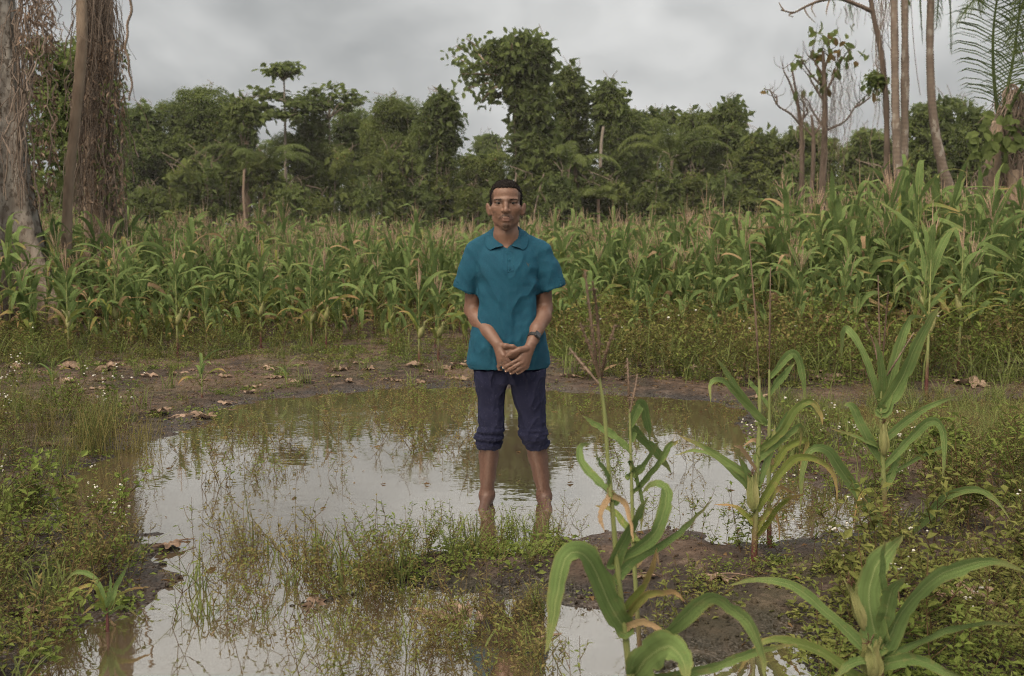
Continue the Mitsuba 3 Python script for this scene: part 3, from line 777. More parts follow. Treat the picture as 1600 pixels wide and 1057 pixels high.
t, p = trunk_thing('slender_tree', 'straight slender mottled trunk, right hand one of the three close together', YR + .5, [(1412, 320), (1413, 230), (1414, 130), (1414, 60), (1413, -60)], [11, 12, 12, 10, 10], 2)
t, p = trunk_thing('palm_tree', 'curving palm with a ringed grey trunk leaning away at its foot', YR + 1, [(1486, 322), (1472, 260), (1459, 190), (1454, 120), (1453, 50), (1456, -40), (1458, -75)], [20, 15, 13, 12, 11, 10, 9], 2)
curved_palm = t
top = at(1458, -75, YR + 1)
for q, (dx, dy, dz, L) in enumerate([(-.5, -.2, .35, 2.6), (.62, -.1, .3, 2.7), (.1, .9, .5, 2.8), (-.8, .5, .6, 2.8), (.8, .6, .6, 2.9), (-.15, -.9, .55, 2.6), (.3, -.5, .9, 2.4), (-.4, .1, .9, 2.4), (-.3, .3, .2, 2.6)]):
    m = MB(); frond(m, rng, top, [dx, dy, dz], L, 2.35, 30, 0.55, 0.1, 0.22, hang=0.9); m.put('frond', 'tree_leaf', t)
# hanging liana right of the slender trunks
k = obj('liana', MB().add(*tube(spline([at(1422, -20, YR), at(1427, 60, YR), at(1432, 110, YR), at(1438, 150, YR)], 20), 0.008, 4, 3)).mesh(), 'bark', smooth=True, uv=np.full((82, 2), 3.0))
tag(k, 'thin hanging liana between the slender trunks and the palm trunk', 'liana')

# coconut palm at the right with a tall upright frond
YC = 18.0
t, p = trunk_thing('palm_tree', 'palm at the right edge with a tall upright feather frond against the sky', YC, [(1548, 330), (1552, 250), (1560, 190)], [26, 22, 18], 1)
c = at(1560, 200, YC)
def big_frond(pts, n, leaflet, hue, tone, w, hang=0.25, bend=0.15, side=(1, 0, 0), name='frond', seed=0, spread=0.85, Y0=None, holder=None):
    rg = np.random.default_rng(seed)
    P = spline([at(x, y, (Y0 or YC) + (q[0] if q else 0)) for x, y, *q in pts], 30)
    m = MB(); m.add(*tube(P, np.linspace(0.035, 0.008, 30), 5, tone * 0.6, hue, close=False))
    tan = unit(np.gradient(P, axis=0))
    for sd in (-1, 1):
        u = np.linspace(0.10, 0.995, n) * 29
        b = np.stack([np.interp(u, np.arange(30), P[:, kk]) for kk in range(3)], 1)
        tt = np.stack([np.interp(u, np.arange(30), tan[:, kk]) for kk in range(3)], 1)
        LL = leaflet * np.sin(np.pi * (0.15 + 0.78 * u / 29)) ** 0.7 * (0.85 + 0.3 * rg.random(n))
        s0 = np.asarray(side, float) * sd
        ax = unit(s0 * spread + tt * 0.42 + rg.normal(size=(n, 3)) * 0.06)
        q1 = b + ax * LL[:, None] * 0.4
        q2 = q1 + unit(ax - [0, 0, hang]) * LL[:, None] * 0.35
        q3 = q2 + unit(ax - [0, 0, hang * 3.2]) * LL[:, None] * 0.25
        wv = unit(tt + rg.normal(size=(n, 3)) * 0.3) * w
        v = np.stack([b - wv * .4, b + wv * .4, q1 + wv * .55, q1 - wv * .55, q2 + wv * .4, q2 - wv * .4, q3], 1).reshape(-1, 3)
        i = np.arange(n)[:, None] * 7
        f = np.vstack([i + [[0, 1, 2]], i + [[0, 2, 3]], i + [[3, 2, 4]], i + [[3, 4, 5]], i + [[5, 4, 6]]])
        m.add(v, f, np.stack([np.repeat(np.clip(tone + 0.2 * (rg.random(n) - .5), -.4, .95), 7), np.full(len(v), hue)], -1))
    m.put(name, 'tree_leaf', holder or t)
big_frond([(1560, 190), (1553, 120), (1552, 50), (1562, -20), (1580, -60)], 44, 0.85, 0.0, -0.3, 0.024, seed=3)
big_frond([(1562, 190), (1580, 110), (1590, 40), (1598, -40)], 40, 0.8, 0.0, -0.3, 0.024, seed=4, side=(.9, .4, 0))
big_frond([(1564, 200), (1600, 130, -.5), (1640, 100, -1)], 34, 0.8, 0.0, -0.3, 0.024, seed=5, side=(.5, .8, 0.2))
big_frond([(1560, 200), (1600, 170, 1), (1640, 190, 2)], 34, 0.7, 0.05, 0.22, 0.03, seed=6, side=(.2, .9, 0.1))
for q, (pts, sd_) in enumerate([([(1458, -72), (1444, -70), (1438, -10), (1441, 62)], (.4, .8, 0)), ([(1458, -72), (1476, -62), (1484, 0), (1486, 78)], (.35, .9, 0)), ([(1458, -72), (1468, -50), (1466, 0), (1463, 45)], (.8, .4, 0)),
                                ([(1458, -72), (1430, -80), (1415, -30), (1418, 12)], (.5, .7, 0)), ([(1458, -72), (1495, -85), (1520, -40), (1532, 22)], (.6, .6, 0))]):
    big_frond(pts, 40, 0.42, 0.0, 0.14, 0.022, hang=.8, side=sd_, seed=30 + q, spread=.4, Y0=YR + 1, holder=curved_palm)
big_frond([(1640, -60), (1590, -40), (1540, -20), (1496, 34)], 40, 0.5, 0.0, 0.12, 0.025, hang=.9, side=(.2, .6, .6), seed=40, spread=.5)
big_frond([(1640, -50), (1605, -10), (1590, 40), (1588, 90)], 40, 0.6, 0.0, 0.12, 0.025, hang=.6, side=(.8, .4, 0), seed=41, spread=.6)
# its dead fronds
def dead_fronds(paths, n, seed, name='dead_frond'):
    rg = np.random.default_rng(seed)
    for pts in paths:
        P = spline([at(x, y, YC + (q[0] if q else 0)) for x, y, *q in pts], 16)
        m = MB(); m.add(*tube(P, np.linspace(0.03, 0.008, 16), 5, 3, close=False))
        for j in range(n):
            s = 0.1 + 0.88 * rg.random(); b = P[int(s * 15)]
            L = 0.35 + 0.5 * rg.random()
            e = b + np.array([rg.normal() * 0.16, rg.normal() * 0.16, -L])
            m.add(*tube(spline([b, (b + e) / 2 + rg.normal(size=3) * 0.06, e], 5), np.array([.004, .008, .010, .008, .003]), 3, 3, close=False))
        m.put(name, 'bark', t, label='dry brown hanging frond')
dead_fronds([[(1566, 150), (1580, 132), (1596, 150), (1604, 210)], [(1568, 160), (1590, 140), (1612, 170)], [(1562, 170), (1575, 165), (1585, 200)]], 70, 8)
t = thing('fallen_palm', 'heap of dry grey palm fronds arching over at the right edge', 'palm')
dead_fronds([[(1580, 340), (1568, 270), (1550, 246), (1535, 262)], [(1590, 340), (1585, 265), (1570, 240), (1545, 240)], [(1600, 340), (1600, 260), (1590, 238), (1560, 252)], [(1600, 330), (1610, 250), (1600, 240), (1580, 262)],
             [(1560, 330), (1520, 296), (1500, 292)], [(1590, 330), (1545, 290), (1520, 270)]], 46, 9, 'frond')
plain_trunk(t, at(1582, 420, YC), at(1585, 268, YC), 0.2, 0.13, 1, 0.04, rng)

# big-leaf climber at the palm's foot
lf = MB(); rb = rng_for(310)
P = np.array([at(1560 + rb.normal() * 22, 215 + rb.normal() * 22, YC - .5) for _ in range(60)])
lf.add(*leaf_quads_round(P, unit(rb.normal(size=(60, 3)) * .5 - [0, 0, .7]), unit(rb.normal(size=(60, 3)) * .4 + [0, -.7, .4]), 0.17 + .10 * rb.random(60), 0.15, 0.35 * rb.random(60), 0.1))
k = lf.put('broadleaf_climber', 'tree_leaf'); tag(k, 'large leaved green climber on the palm trunk at the right', 'climber', kind='stuff')


# bare branching trees with a few big wilted leaves
def bare_tree(i, label, Y, trunk, w, branches, leaf_px, vines=()):
    rng = rng_for(i)
    t, p = trunk_thing('bare_tree', label, Y, trunk, [q * .85 for q in w], 5)
    tw = MB()
    for b in branches:
        p = bough(t, Y, b, 0.030, 0.008, 5)
        for q in range(5):
            c = p[int(5 + 12 * rng.random())]; L = 0.25 + 0.5 * rng.random(); az = rng.random() * 6.28
            e = c + np.array([math.cos(az) * L * .5, math.sin(az) * L * .5, L * (.5 + .5 * rng.random())])
            tw.add(*tube(spline([c, (c + e) / 2 + [math.cos(az) * .08, 0, -.05], e], 6), np.linspace(.010, .004, 6), 4, 5, close=False))
    if branches: tw.put('twigs', 'bark', t, kind='stuff')
    if leaf_px:
        lv = MB()
        for (x, y, n, sp) in leaf_px:
            n = max(3, int(n * .42))
            P = np.array([at(x, y, Y) for _ in range(n)]) + rng.normal(size=(n, 3)) * [sp, 0.2, sp * 0.6]
            ax = unit(rng.normal(size=(n, 3)) * 0.6 - [0, 0, 0.8]); nr = unit(rng.normal(size=(n, 3)) + [0, -.5, .3])
            lv.add(*leaf_quads_round(P, ax, nr, 0.16 + 0.14 * rng.random(n), 0.12, np.where(rng.random(n) < .12, .98, 0.5 * rng.random(n)), 0.25))
        lv.put('wilted_leaves', 'tree_leaf', t, kind='stuff')
    if vines:
        mv = MB()
        for (x0, x1, y, n, L) in vines:
            strands(mv, rng, [at(x0 + (x1 - x0) * rng.random(), y + 20 * rng.normal(), Y + .2 * rng.normal()) for _ in range(n)], L * (0.3 + rng.random(n)), 0.0065, wig=0.05, segs=9)
        mv.put('hanging_vines', 'bark', t, kind='stuff')
    return t
YB = 24.0
bare_tree(320, 'bare branching tree with a clump of big wilted leaves on top, against the sky', YB, [(1283, 330), (1287, 250), (1289, 180), (1288, 130), (1286, 80)], [15, 12, 10, 9, 5],
          [[(1289, 205), (1320, 190), (1338, 165), (1358, 146)], [(1288, 150), (1300, 125), (1318, 90), (1330, 75)], [(1289, 140), (1270, 120), (1256, 100), (1252, 92)], [(1288, 160), (1275, 140), (1264, 120), (1252, 105)], [(1336, 168), (1350, 160), (1362, 150)],
           [(1288, 110), (1296, 80), (1292, 58)], [(1287, 120), (1272, 95), (1265, 78)], [(1284, 195), (1272, 178), (1262, 158), (1254, 150)]],
          [(1285, 58, 34, .22), (1302, 60, 22, .2), (1272, 60, 16, .15), (1284, 85, 34, .14), (1288, 112, 34, .16), (1325, 80, 30, .2), (1340, 92, 16, .14), (1310, 108, 16, .14), (1252, 92, 10, .09), (1360, 138, 24, .16), (1374, 140, 12, .1), (1282, 135, 20, .1)],
          [(1295, 1330, 110, 40, 2.0), (1280, 1300, 150, 26, 1.8)])
bare_tree(321, 'thin bare forked tree left of the wilted leaf tree', YB + .6, [(1252, 330), (1253, 250), (1252, 205), (1246, 160), (1238, 110)], [11, 9, 7, 5, 3],
          [[(1250, 195), (1235, 178), (1215, 165), (1204, 143), (1194, 140)], [(1213, 163), (1214, 155), (1213, 148)], [(1246, 165), (1234, 130), (1225, 112), (1223, 100)], [(1252, 205), (1256, 170), (1252, 140)], [(1250, 190), (1262, 175), (1254, 160)]],
          [(1240, 96, 8, .08), (1251, 92, 10, .08), (1243, 140, 8, .08), (1193, 140, 3, .04)], [(1240, 1262, 150, 12, 1.6)])
bare_tree(322, 'thin bare grey trunk standing between the two bare leafless trees', YB - .6, [(1266, 330), (1270, 270), (1271, 215), (1268, 180)], [9, 8, 7, 4], [[(1271, 215), (1262, 205), (1256, 195)], [(1271, 212), (1282, 196), (1284, 185)]], [])


# ---- left edge: the buttressed giant and the vine hung trunks
YL = 14.5
rng = rng_for(400)
t = thing('buttress_tree', 'huge pale grey trunk with spreading buttress roots at the left edge', 'tree')
cx = at(-2, 300, YL)[0]
zz = np.concatenate([np.linspace(-0.1, 2.2, 16), np.linspace(2.6, 7.5, 10)])
na = 72
ang = np.arange(na) * 2 * np.pi / na
fins = [(-0.35, 1.35, 0.10), (-1.15, 0.7, 0.12), (-2.1, 0.8, 0.12), (0.6, 0.9, 0.11), (1.9, 0.8, 0.12), (2.9, 0.8, 0.12)]
V = []
for z in zz:
    r = np.full(na, 0.36 - 0.012 * z)
    for (fa, fr, fw) in fins:
        d = np.angle(np.exp(1j * (ang - fa)))
        r = r + fr * np.exp(-np.maximum(z, 0) * 1.05) * np.exp(-(d / fw) ** 2) + 0.10 * np.exp(-z * 0.35) * np.exp(-(d / 0.3) ** 2)
    wob = meshkit.fbm(np.stack([np.cos(ang) * 2, np.sin(ang) * 2, np.full(na, z * 0.8)], 1), 3, 4) - 0.5
    r = r * (1 + 0.10 * wob)
    V.append(np.stack([cx + np.cos(ang) * r, YL + np.sin(ang) * r, np.full(na, z)], 1))
V = np.array(V).reshape(-1, 3)
i, j = np.meshgrid(np.arange(len(zz) - 1), np.arange(na), indexing='ij')
Q = np.stack([i * na + j, i * na + (j + 1) % na, (i + 1) * na + (j + 1) % na, (i + 1) * na + j], -1).reshape(-1, 4)
MB().add(V, Q).put('trunk', 'bark', t, smooth=True)
def vine_mass(parent, rng, x0, x1, ytop, ybot, n, Y, r=(0.006, 0.016), lean=0.0, name='hanging_vines', thick=0.25):
    m = MB()
    for q in range(n):
        x = x0 + (x1 - x0) * rng.random()
        yb = ybot - (ybot - ytop) * 0.7 * rng.random() ** 2.2
        ya = ytop + (ybot - ytop) * 0.5 * rng.random() ** 3
        a, b = at(x + lean, ya, Y + thick * rng.normal()), at(x + rng.normal() * 5, yb, Y + thick * rng.normal())
        sN = 14
        w = np.cumsum(rng.normal(size=(sN, 3)) * 0.034, 0)
        if q % 7 == 0: b = b + [rng.normal() * .35, 0, rng.random() * 1.5]
        p = a + (b - a) * np.linspace(0, 1, sN)[:, None] + w
        p[:, :2] += 0.05 * np.sin(np.linspace(0, 5 + 4 * rng.random(), sN))[:, None] * rng.normal(size=2)
        rr = r[0] + (r[1] - r[0]) * rng.random() ** 3
        m.add(*tube(p, rr * (0.7 + 0.6 * rng.random(sN)), 4, 3, close=False))
    m.put(name, 'bark', parent, smooth=True, kind='stuff')
def dry_leaves(parent, rng, x0, x1, y0, y1, n, Y, L=0.12, name='dry_vine_leaves', dead=True):
    m = MB()
    P = np.array([at(x0 + (x1 - x0) * rng.random(), y0 + (y1 - y0) * rng.random(), Y + 0.3 * rng.normal()) for _ in range(n)])
    v, f, uv = leaf_quads(P, rng.normal(size=(n, 3)) * .5 - [0, 0, .9], dirs(rng, n), L * (0.5 + rng.random(n)), L * 0.3, 0.8 * rng.random(n), 0.0)
    m.add(v, f, uv); m.put(name, 'dry_leaf_matter' if dead else 'tree_leaf', parent, kind='stuff')
vine_mass(t, rng, 20, 44, -20, 330, 34, YL - 0.45, lean=4)
dry_leaves(t, rng, 30, 85, -10, 80, 260, YL - 0.3, 0.10)
dry_leaves(t, rng, 40, 90, 60, 330, 420, YL + 0.2, 0.11)
vine_mass(t, rng, 34, 80, -20, 90, 40, YL - 0.2, (0.004, 0.009))
YV = 16.5
t = thing('vine_hung_tree', 'brown trunk wrapped in tangled hanging vines, right of the leaning bare trunk', 'tree')
p = spline([at(158, 430, YV), at(156, 300, YV), at(152, 150, YV), at(150, 0, YV), at(148, -120, YV)], 30)
MB().add(*tube(p, np.linspace(0.26, 0.20, 30) * (1 + 0.08 * rng.normal(size=30)), 14, 1)).put('trunk', 'bark', t, smooth=True)
vine_mass(t, rng, 126, 176, -40, 350, 170, YV - 0.25, (0.004, 0.014), thick=0.22)
vine_mass(t, rng, 160, 192, -40, 390, 90, YV - 0.1, (0.003, 0.009), lean=-16, thick=0.3)
dry_leaves(t, rng, 128, 196, 60, 330, 900, YV - 0.4, 0.11)
dry_leaves(t, rng, 150, 200, 120, 320, 320, YV - 0.3, 0.12, 'vine_leaves', False)
t, p = trunk_thing('leaning_tree', 'slim smooth brown trunk leaning left of the vine wrapped trunk', YV - 1.2, [(104, 400), (107, 300), (116, 200), (124, 120), (128, 40), (122, -80)], [15, 15, 16, 17, 16, 14], 1)
# twisted liana hanging alone
YT = 15.0
rngl = rng_for(410)
m = MB()
for ph in (0, 2.1, 4.2):
    s = np.linspace(0, 1, 60)
    c = np.array([at(201 + 4 * math.sin(s_ * 9) + 1.5 * math.sin(s_ * 31), -30 + 188 * s_, YT) for s_ in s])
    off = 0.011 * np.stack([np.cos(s * 60 + ph), np.sin(s * 60 + ph), 0 * s], 1)
    m.add(*tube(c + off, np.linspace(0.013, 0.006, 60), 5, 3))
k = m.put('liana', 'bark', smooth=True); tag(k, 'twisted brown liana hanging alone against the sky at upper left', 'liana')
# ------------------------------------------------------------------ corn
def corn_leaf(base, az, el, L, W, droop, tone, rng, n=14, across=4, power=1.5, side=0.0, ruffle=0.12, fold=0.25, twist=0.0, kink=0.0, at_s=0.5):
    """A corn blade as a ruffled strip with a keel; returns vertices, quads, uv."""
    s = np.linspace(0, 1, n + 1)
    e = el - droop * s ** power - kink * np.clip((s - at_s + .07) / .14, 0, 1)
    a = az + side * s ** 2
    d = np.stack([np.cos(e) * np.cos(a), np.cos(e) * np.sin(a), np.sin(e)], 1)
    P = np.asarray(base) + np.vstack([np.zeros(3), np.cumsum((d[:-1] + d[1:]) / 2 * (L / n), 0)])
    sd = np.stack([-np.sin(a), np.cos(a), 0 * a], 1)
    up = np.cross(d, sd) * -1.0
    up = np.cross(sd, d) * -1
    up = np.where((up[:, 2:] < 0) & (np.cos(e)[:, None] > 0), up, up)
    up = unit(np.cross(d, sd))
    tw = twist * s
    sd2 = sd * np.cos(tw)[:, None] + up * np.sin(tw)[:, None]
    up2 = -sd * np.sin(tw)[:, None] + up * np.cos(tw)[:, None]
    w = W * np.minimum(1, 0.45 + 2.8 * s) * np.clip(1 - s ** 2.6, 0.0, 1) ** 0.85 * (1 + 0.06 * np.sin(s * 17 + rng.random() * 6))
    w[-1] = W * 0.02
    u = np.linspace(-1, 1, across + 1)
    ph = rng.random(2) * 6.28
    fr = (9 + 7 * rng.random())
    v = []
    for q, uu in enumerate(u):
        ruf = ruffle * np.sin(s * fr * (1.0 if uu < 0 else 1.13) + ph[0 if uu < 0 else 1]) * abs(uu) ** 1.5 * np.minimum(1, s * 4)
        v.append(P + sd2 * (uu * 0.5 * w)[:, None] + up2 * ((fold * (1 - 0.6 * s) * abs(uu) + ruf) * 0.5 * w)[:, None])
    V = np.stack(v, 1).reshape(-1, 3)
    m = across + 1
    i, j = np.meshgrid(np.arange(n), np.arange(across), indexing='ij')
    Q = np.stack([i * m + j, i * m + j + 1, (i + 1) * m + j + 1, (i + 1) * m + j], -1).reshape(-1, 4)
    uv = np.stack([np.tile((u + 1) / 2, n + 1), np.repeat(s * 0.999, m) + 2 * tone], -1)
    return V, Q, uv


def corn_tassel(rng, top, L, spikes, lean=0.25):
    m = MB()
    for q in range(spikes):
        a = rng.random() * 6.28
        sp = 0.0 if q == 0 else lean * (0.5 + rng.random())
        z0 = top - np.array([0, 0, 0 if q == 0 else L * 0.35 * rng.random()])
        ln = L * (1.0 if q == 0 else 0.55 + 0.35 * rng.random())
        s = np.linspace(0, 1, 6)
        p = z0 + np.stack([np.cos(a) * ln * sp * s ** 0.8, np.sin(a) * ln * sp * s ** 0.8, ln * (s - 0.25 * sp * s ** 3)], 1)
        m.add(*tube(p, np.array([.55, 1, 1.05, 1, .8, .35]) * 0.0040, 4, 1.0, close=False))
    return m


def corn_ear(rng, base, az, L=0.2, r=0.022):
    m = MB()
    d = np.array([math.cos(az) * 0.34, math.sin(az) * 0.34, 0.94])
    s = np.linspace(0, 1, 9)
    p = np.asarray(base) + d * L * s[:, None]
    m.add(*tube(p, r * np.array([.45, .85, 1.05, 1.1, 1.0, .85, .65, .42, .2]), 9, 2.0))
    for q in range(7):                               # silk
        e = p[-1] + np.array([rng.normal() * .02, rng.normal() * .02, 0.012 - 0.03 * rng.random()])
        m.add(*tube(np.array([p[-2], (p[-1] + e) / 2 + [0, 0, .012], e]), 0.0016, 3, 3.0, close=False))
    for q in range(2):                               # loose husk blades
        a = az + (q - .5) * 2.0
        V, Q, uv = corn_leaf(p[3], a, 1.2, L * 0.9, r * 1.2, 0.7, 0, rng, 6, 2)
        m.add(V, Q, np.full((len(V), 2), (2.0, .5)))
    return m


def stalk_mesh(rng, h, r, bend=0.03, sides=7, n=12):
    s = np.linspace(0, 1, n)
    b = rng.normal(size=2) * bend
    p = np.stack([b[0] * s ** 2 * h, b[1] * s ** 2 * h, -0.04 + (h + 0.04) * s], 1)
    rr = r * (1 - 0.72 * s) * (1 + 0.10 * (np.arange(n) % 2))
    return MB().add(*tube(p, rr, sides, 0.0)), p


def corn_variant(i, detail=True, stunted=False):
    """Parts of one plant at the origin: list of (name, MB, bsdf)."""
    rng = np.random.default_rng(900 + i)
    h = (1.40 + 0.50 * rng.random()) * (0.62 if stunted else 1.0)
    out = []
    st, p = stalk_mesh(rng, h, 0.013 if not stunted else 0.011, n=10 if detail else 6, sides=6 if detail else 4)
    out.append(('stalk', st, 'corn_stalk'))
    nl = int(rng.integers(13, 17)) if not stunted else 9
    a0 = rng.random() * 6.28
    for q in range(nl):
        f = (q + 0.6) / nl
        zf = 0.12 + 0.84 * f
        b = np.array([np.interp(zf, np.linspace(0, 1, len(p)), p[:, kk]) for kk in range(3)])
        az = a0 + q * np.pi + rng.normal() * 0.9
        prof = np.sin(np.pi * (0.2 + 0.65 * f))
        L = (0.42 + 0.34 * prof) * (0.75 + 0.5 * rng.random()) * (0.75 if stunted else 1)
        W = (0.056 + 0.034 * prof) * (0.9 + 0.3 * rng.random())
        el = 1.05 + 0.28 * f + rng.normal() * 0.12
        dr_ = 1.5 + 0.9 * rng.random() - 0.35 * f
        if rng.random() < 0.28: el, dr_ = 1.15 + .3 * rng.random(), 0.3 + .5 * rng.random()
        tone = 0
        if f < 0.12: tone = int(rng.integers(3, 10))
        elif f < 0.30: tone = int(rng.integers(0, 5))
        elif rng.random() < 0.30: tone = int(rng.integers(0, 4))
        if rng.random() < 0.03: tone = int(rng.integers(6, 10))
        if tone > 6: el, dr_ = 0.6, 2.2
        kink = 0.0
        if rng.random() < 0.6: kink = 0.7 + 1.3 * rng.random(); dr_ *= 0.35
        m = MB().add(*corn_leaf(b, az, el, L, W, dr_, tone, rng, 11 if detail else 6, 2, power=1.3 + 0.9 * rng.random(), side=rng.normal() * 0.5, ruffle=0.22, twist=rng.normal() * 0.9, kink=kink, at_s=0.3 + 0.4 * rng.random()))
        out.append(('leaf', m, 'corn_blade'))
    if (i % 5 in (0, 3) and not stunted) or i >= 100:
        out.append(('tassel', corn_tassel(rng, p[-1] - [0, 0, .04], 0.40 + 0.12 * rng.random(), 13 if detail else 11, 0.36), 'corn_stalk'))
    if rng.random() < 0.65:
        zf = 0.42 + 0.1 * rng.random()
        b = np.array([np.interp(zf, np.linspace(0, 1, len(p)), p[:, kk]) for kk in range(3)])
        out.append(('ear', corn_ear(rng, b, rng.random() * 6.28), 'corn_stalk'))
    return out


NV = 14
def group_of(name, parts, smooth=True):
    g = {'type': 'shapegroup'}
    n = {}
    for nm, mb, bs in parts:
        c = n.get(nm, 0); n[nm] = c + 1
        g[nm if c == 0 else f'{nm}_{c:03d}'] = mikit.ply(mb.mesh(), bs, smooth=smooth, uv=mb.uv())
    scene[name] = g
for i in range(NV):
    group_of(f'corn_kind_{i:03d}', corn_variant(i))
for i in range(3):
    group_of(f'corn_small_kind_{i:03d}', corn_variant(50 + i, True, True))
for i in range(6):                                   # the far ones: two meshes each, blades and stalk
    parts = corn_variant(100 + i, False)
    a, b = MB(), MB()
    for nm, mb, bs in parts:
        (a if bs == 'corn_blade' else b).add(mb.mesh()[0], mb.mesh()[1], mb.uv())
    group_of(f'corn_far_kind_{i:03d}', [('blades', a, 'corn_blade'), ('stalks', b, 'corn_stalk')])

rc = np.random.default_rng(31)
field = []
for y in np.arange(9.6, 33.0, 0.46):
    half = 800 / FPX * y * 1.06 + 6.0
    for x in np.arange(-half, half, 0.36 if y < 20 else 0.50):
        X, Yv = x + rc.normal() * 0.11, y + rc.normal() * 0.14
        front = np.interp(X, [-9, -4.5, -2.5, -0.5, 0.8, 3, 5, 9], [11.0, 11.6, 12.2, 12.2, 11.6, 10.9, 9.7, 9.4])
        if Yv < front or rc.random() < 0.10: continue
        if Yv < front + 2.6 and X > -3.6 and rc.random() < 0.42: continue
        px_, py_ = pix(np.array([X, Yv, 0.0]))
        if (Yv - YL) ** 2 + (X - cx) ** 2 < 0.30: continue
        # height of the crop: taller at right and by the trunks, lower at the wet front edge
        s = 0.93 + 0.10 * rc.normal()
        s *= np.interp(px_, [0, 150, 400, 700, 950, 1250, 1420, 1600], [1.0, 1.0, 0.92, 0.90, 0.95, 1.08, 1.24, 1.14])
        s *= np.interp(Yv - front, [0, 1.5, 4, 7.5], [0.54, 0.70, 0.87, 1.02])
        s *= np.interp(Yv, [10, 14, 20, 30], [1.0, 1.0, 1.0, 1.03])
        field.append((X, Yv, s, rc.random() * 6.28, rc.integers(1000), rc.normal() * 0.05, rc.normal() * 0.05))
field.sort(key=lambda q: q[1] + (50 if abs(q[0]) > 800 / FPX * q[1] * 1.05 + .3 else 0))     # those in view first
LIMIT = 270
ZONES = [(200, 'before the vine hung trunks'), (400, 'below the dome shaped tree at left'), (560, 'below the two parasol trees'), (715, 'just left of the man'), (880, 'directly behind the man'),
         (1050, 'right of the man below the spire tree'), (1215, 'below the pointed humped tree'), (1335, 'before the bare branching trees'), (1480, 'before the slender trunks at right'), (9999, 'below the feather frond at right')]
def zone(px_): return next(w for x_, w in ZONES if px_ < x_)
ranks_ = {}
def tilt(rz, tx, ty):
    R = rotz(rz)
    A = np.array([[1, 0, tx], [0, 1, ty], [-tx, -ty, 1.0]])
    return A @ R
nfar = 0
fz = ground_z([q[0] for q in field], [q[1] for q in field])
for q, (X, Yv, s, rz, r_, tx, ty) in enumerate(field):
    M = m4(tilt(rz, tx, ty), (X, Yv, float(fz[q])), s)
    if q < LIMIT:
        k = key_for('corn_plant')
        small = s < 0.60
        scene[k] = {'type': 'instance', 'g': {'type': 'ref', 'id': f'corn_small_kind_{r_ % 3:03d}' if small else f'corn_kind_{r_ % NV:03d}'}, 'to_world': M}
        if small: scene[k]['to_world'] = m4(tilt(rz, tx, ty), (X, Yv, float(fz[q])), s * 1.45)
        zn = zone(pix(np.array([X, Yv, 1.0]))[0])
        ranks_[zn] = ranks_.get(zn, 0) + 1
        kind_ = r_ % NV
        rank = ('front', 'second', 'third', 'fourth', 'fifth', 'sixth', 'seventh', 'eighth', 'ninth')[min(8, (ranks_[zn] - 1) // 6)]
        l = f"{'stunted' if small else 'tall'} corn plant {'with a' if not small and kind_ % 5 in (0, 3) else 'without'} tassel, {rank} rank, {zn}"
        tag(k, l, 'corn', f'corn plants {zn}')
    else:
        nfar += 1
        scene[f'corn_field__{nfar:03d}'] = {'type': 'instance', 'g': {'type': 'ref', 'id': f'corn_far_kind_{r_ % 6:03d}'}, 'to_world': M}
labels['corn_field'] = {'label': 'dense mass of far corn plants with tan tassels at the back of the field', 'category': 'corn', 'kind': 'stuff'}


# ---- foreground corn, one by one
def fore_corn(label, base, h, r, leaves, tassel=0.28, spikes=5, ear=None, seed=0, lean=(0, 0), name='corn_plant', tassel_lean=0.18, purple=True):
    """leaves: (height fraction, azimuth degrees: 0 right, 90 away, length, width, launch elevation deg, droop deg, tone[, side, twist, power])"""
    rng = np.random.default_rng(seed)
    t = thing(name, label, 'corn')
    s = np.linspace(0, 1, 18)
    p = np.asarray(base) + np.stack([lean[0] * s ** 1.5, lean[1] * s ** 1.5, -0.03 + (h + 0.03) * s], 1)
    rr = r * (1 - 0.7 * s) * (1 + 0.12 * ((np.arange(18) % 3) == 0))
    MB().add(*tube(p, rr, 9, 0.0)).put('stalk', 'corn_stalk', t, smooth=True)
    for lf in leaves:
        zf, az, L, W, el, dp, tone, *rest_ = lf
        side, twist, power = (list(rest_) + [0, 0, 1.6][len(rest_):])
        b = np.array([np.interp(zf, s, p[:, kk]) for kk in range(3)])
        m = MB().add(*corn_leaf(b, math.radians(az), math.radians(el), L, W, math.radians(dp), tone, rng, 22, 6, power=power, side=side, ruffle=0.16, twist=twist, fold=0.32))
        m.put('leaf', 'corn_blade', t, smooth=True, label='drying yellow brown blade' if tone >= 6 else None)
    if tassel:
        corn_tassel(rng, p[-1], tassel, spikes, tassel_lean).put('tassel', 'corn_stalk', t, smooth=True)
    for e in (ear or []):
        zf, az, L, r2 = e
        b = np.array([np.interp(zf, s, p[:, kk]) for kk in range(3)])
        corn_ear(rng, b, math.radians(az), L, r2).put('ear', 'corn_stalk', t, smooth=True)
    return t


B = lambda px, py: rest(px, py)


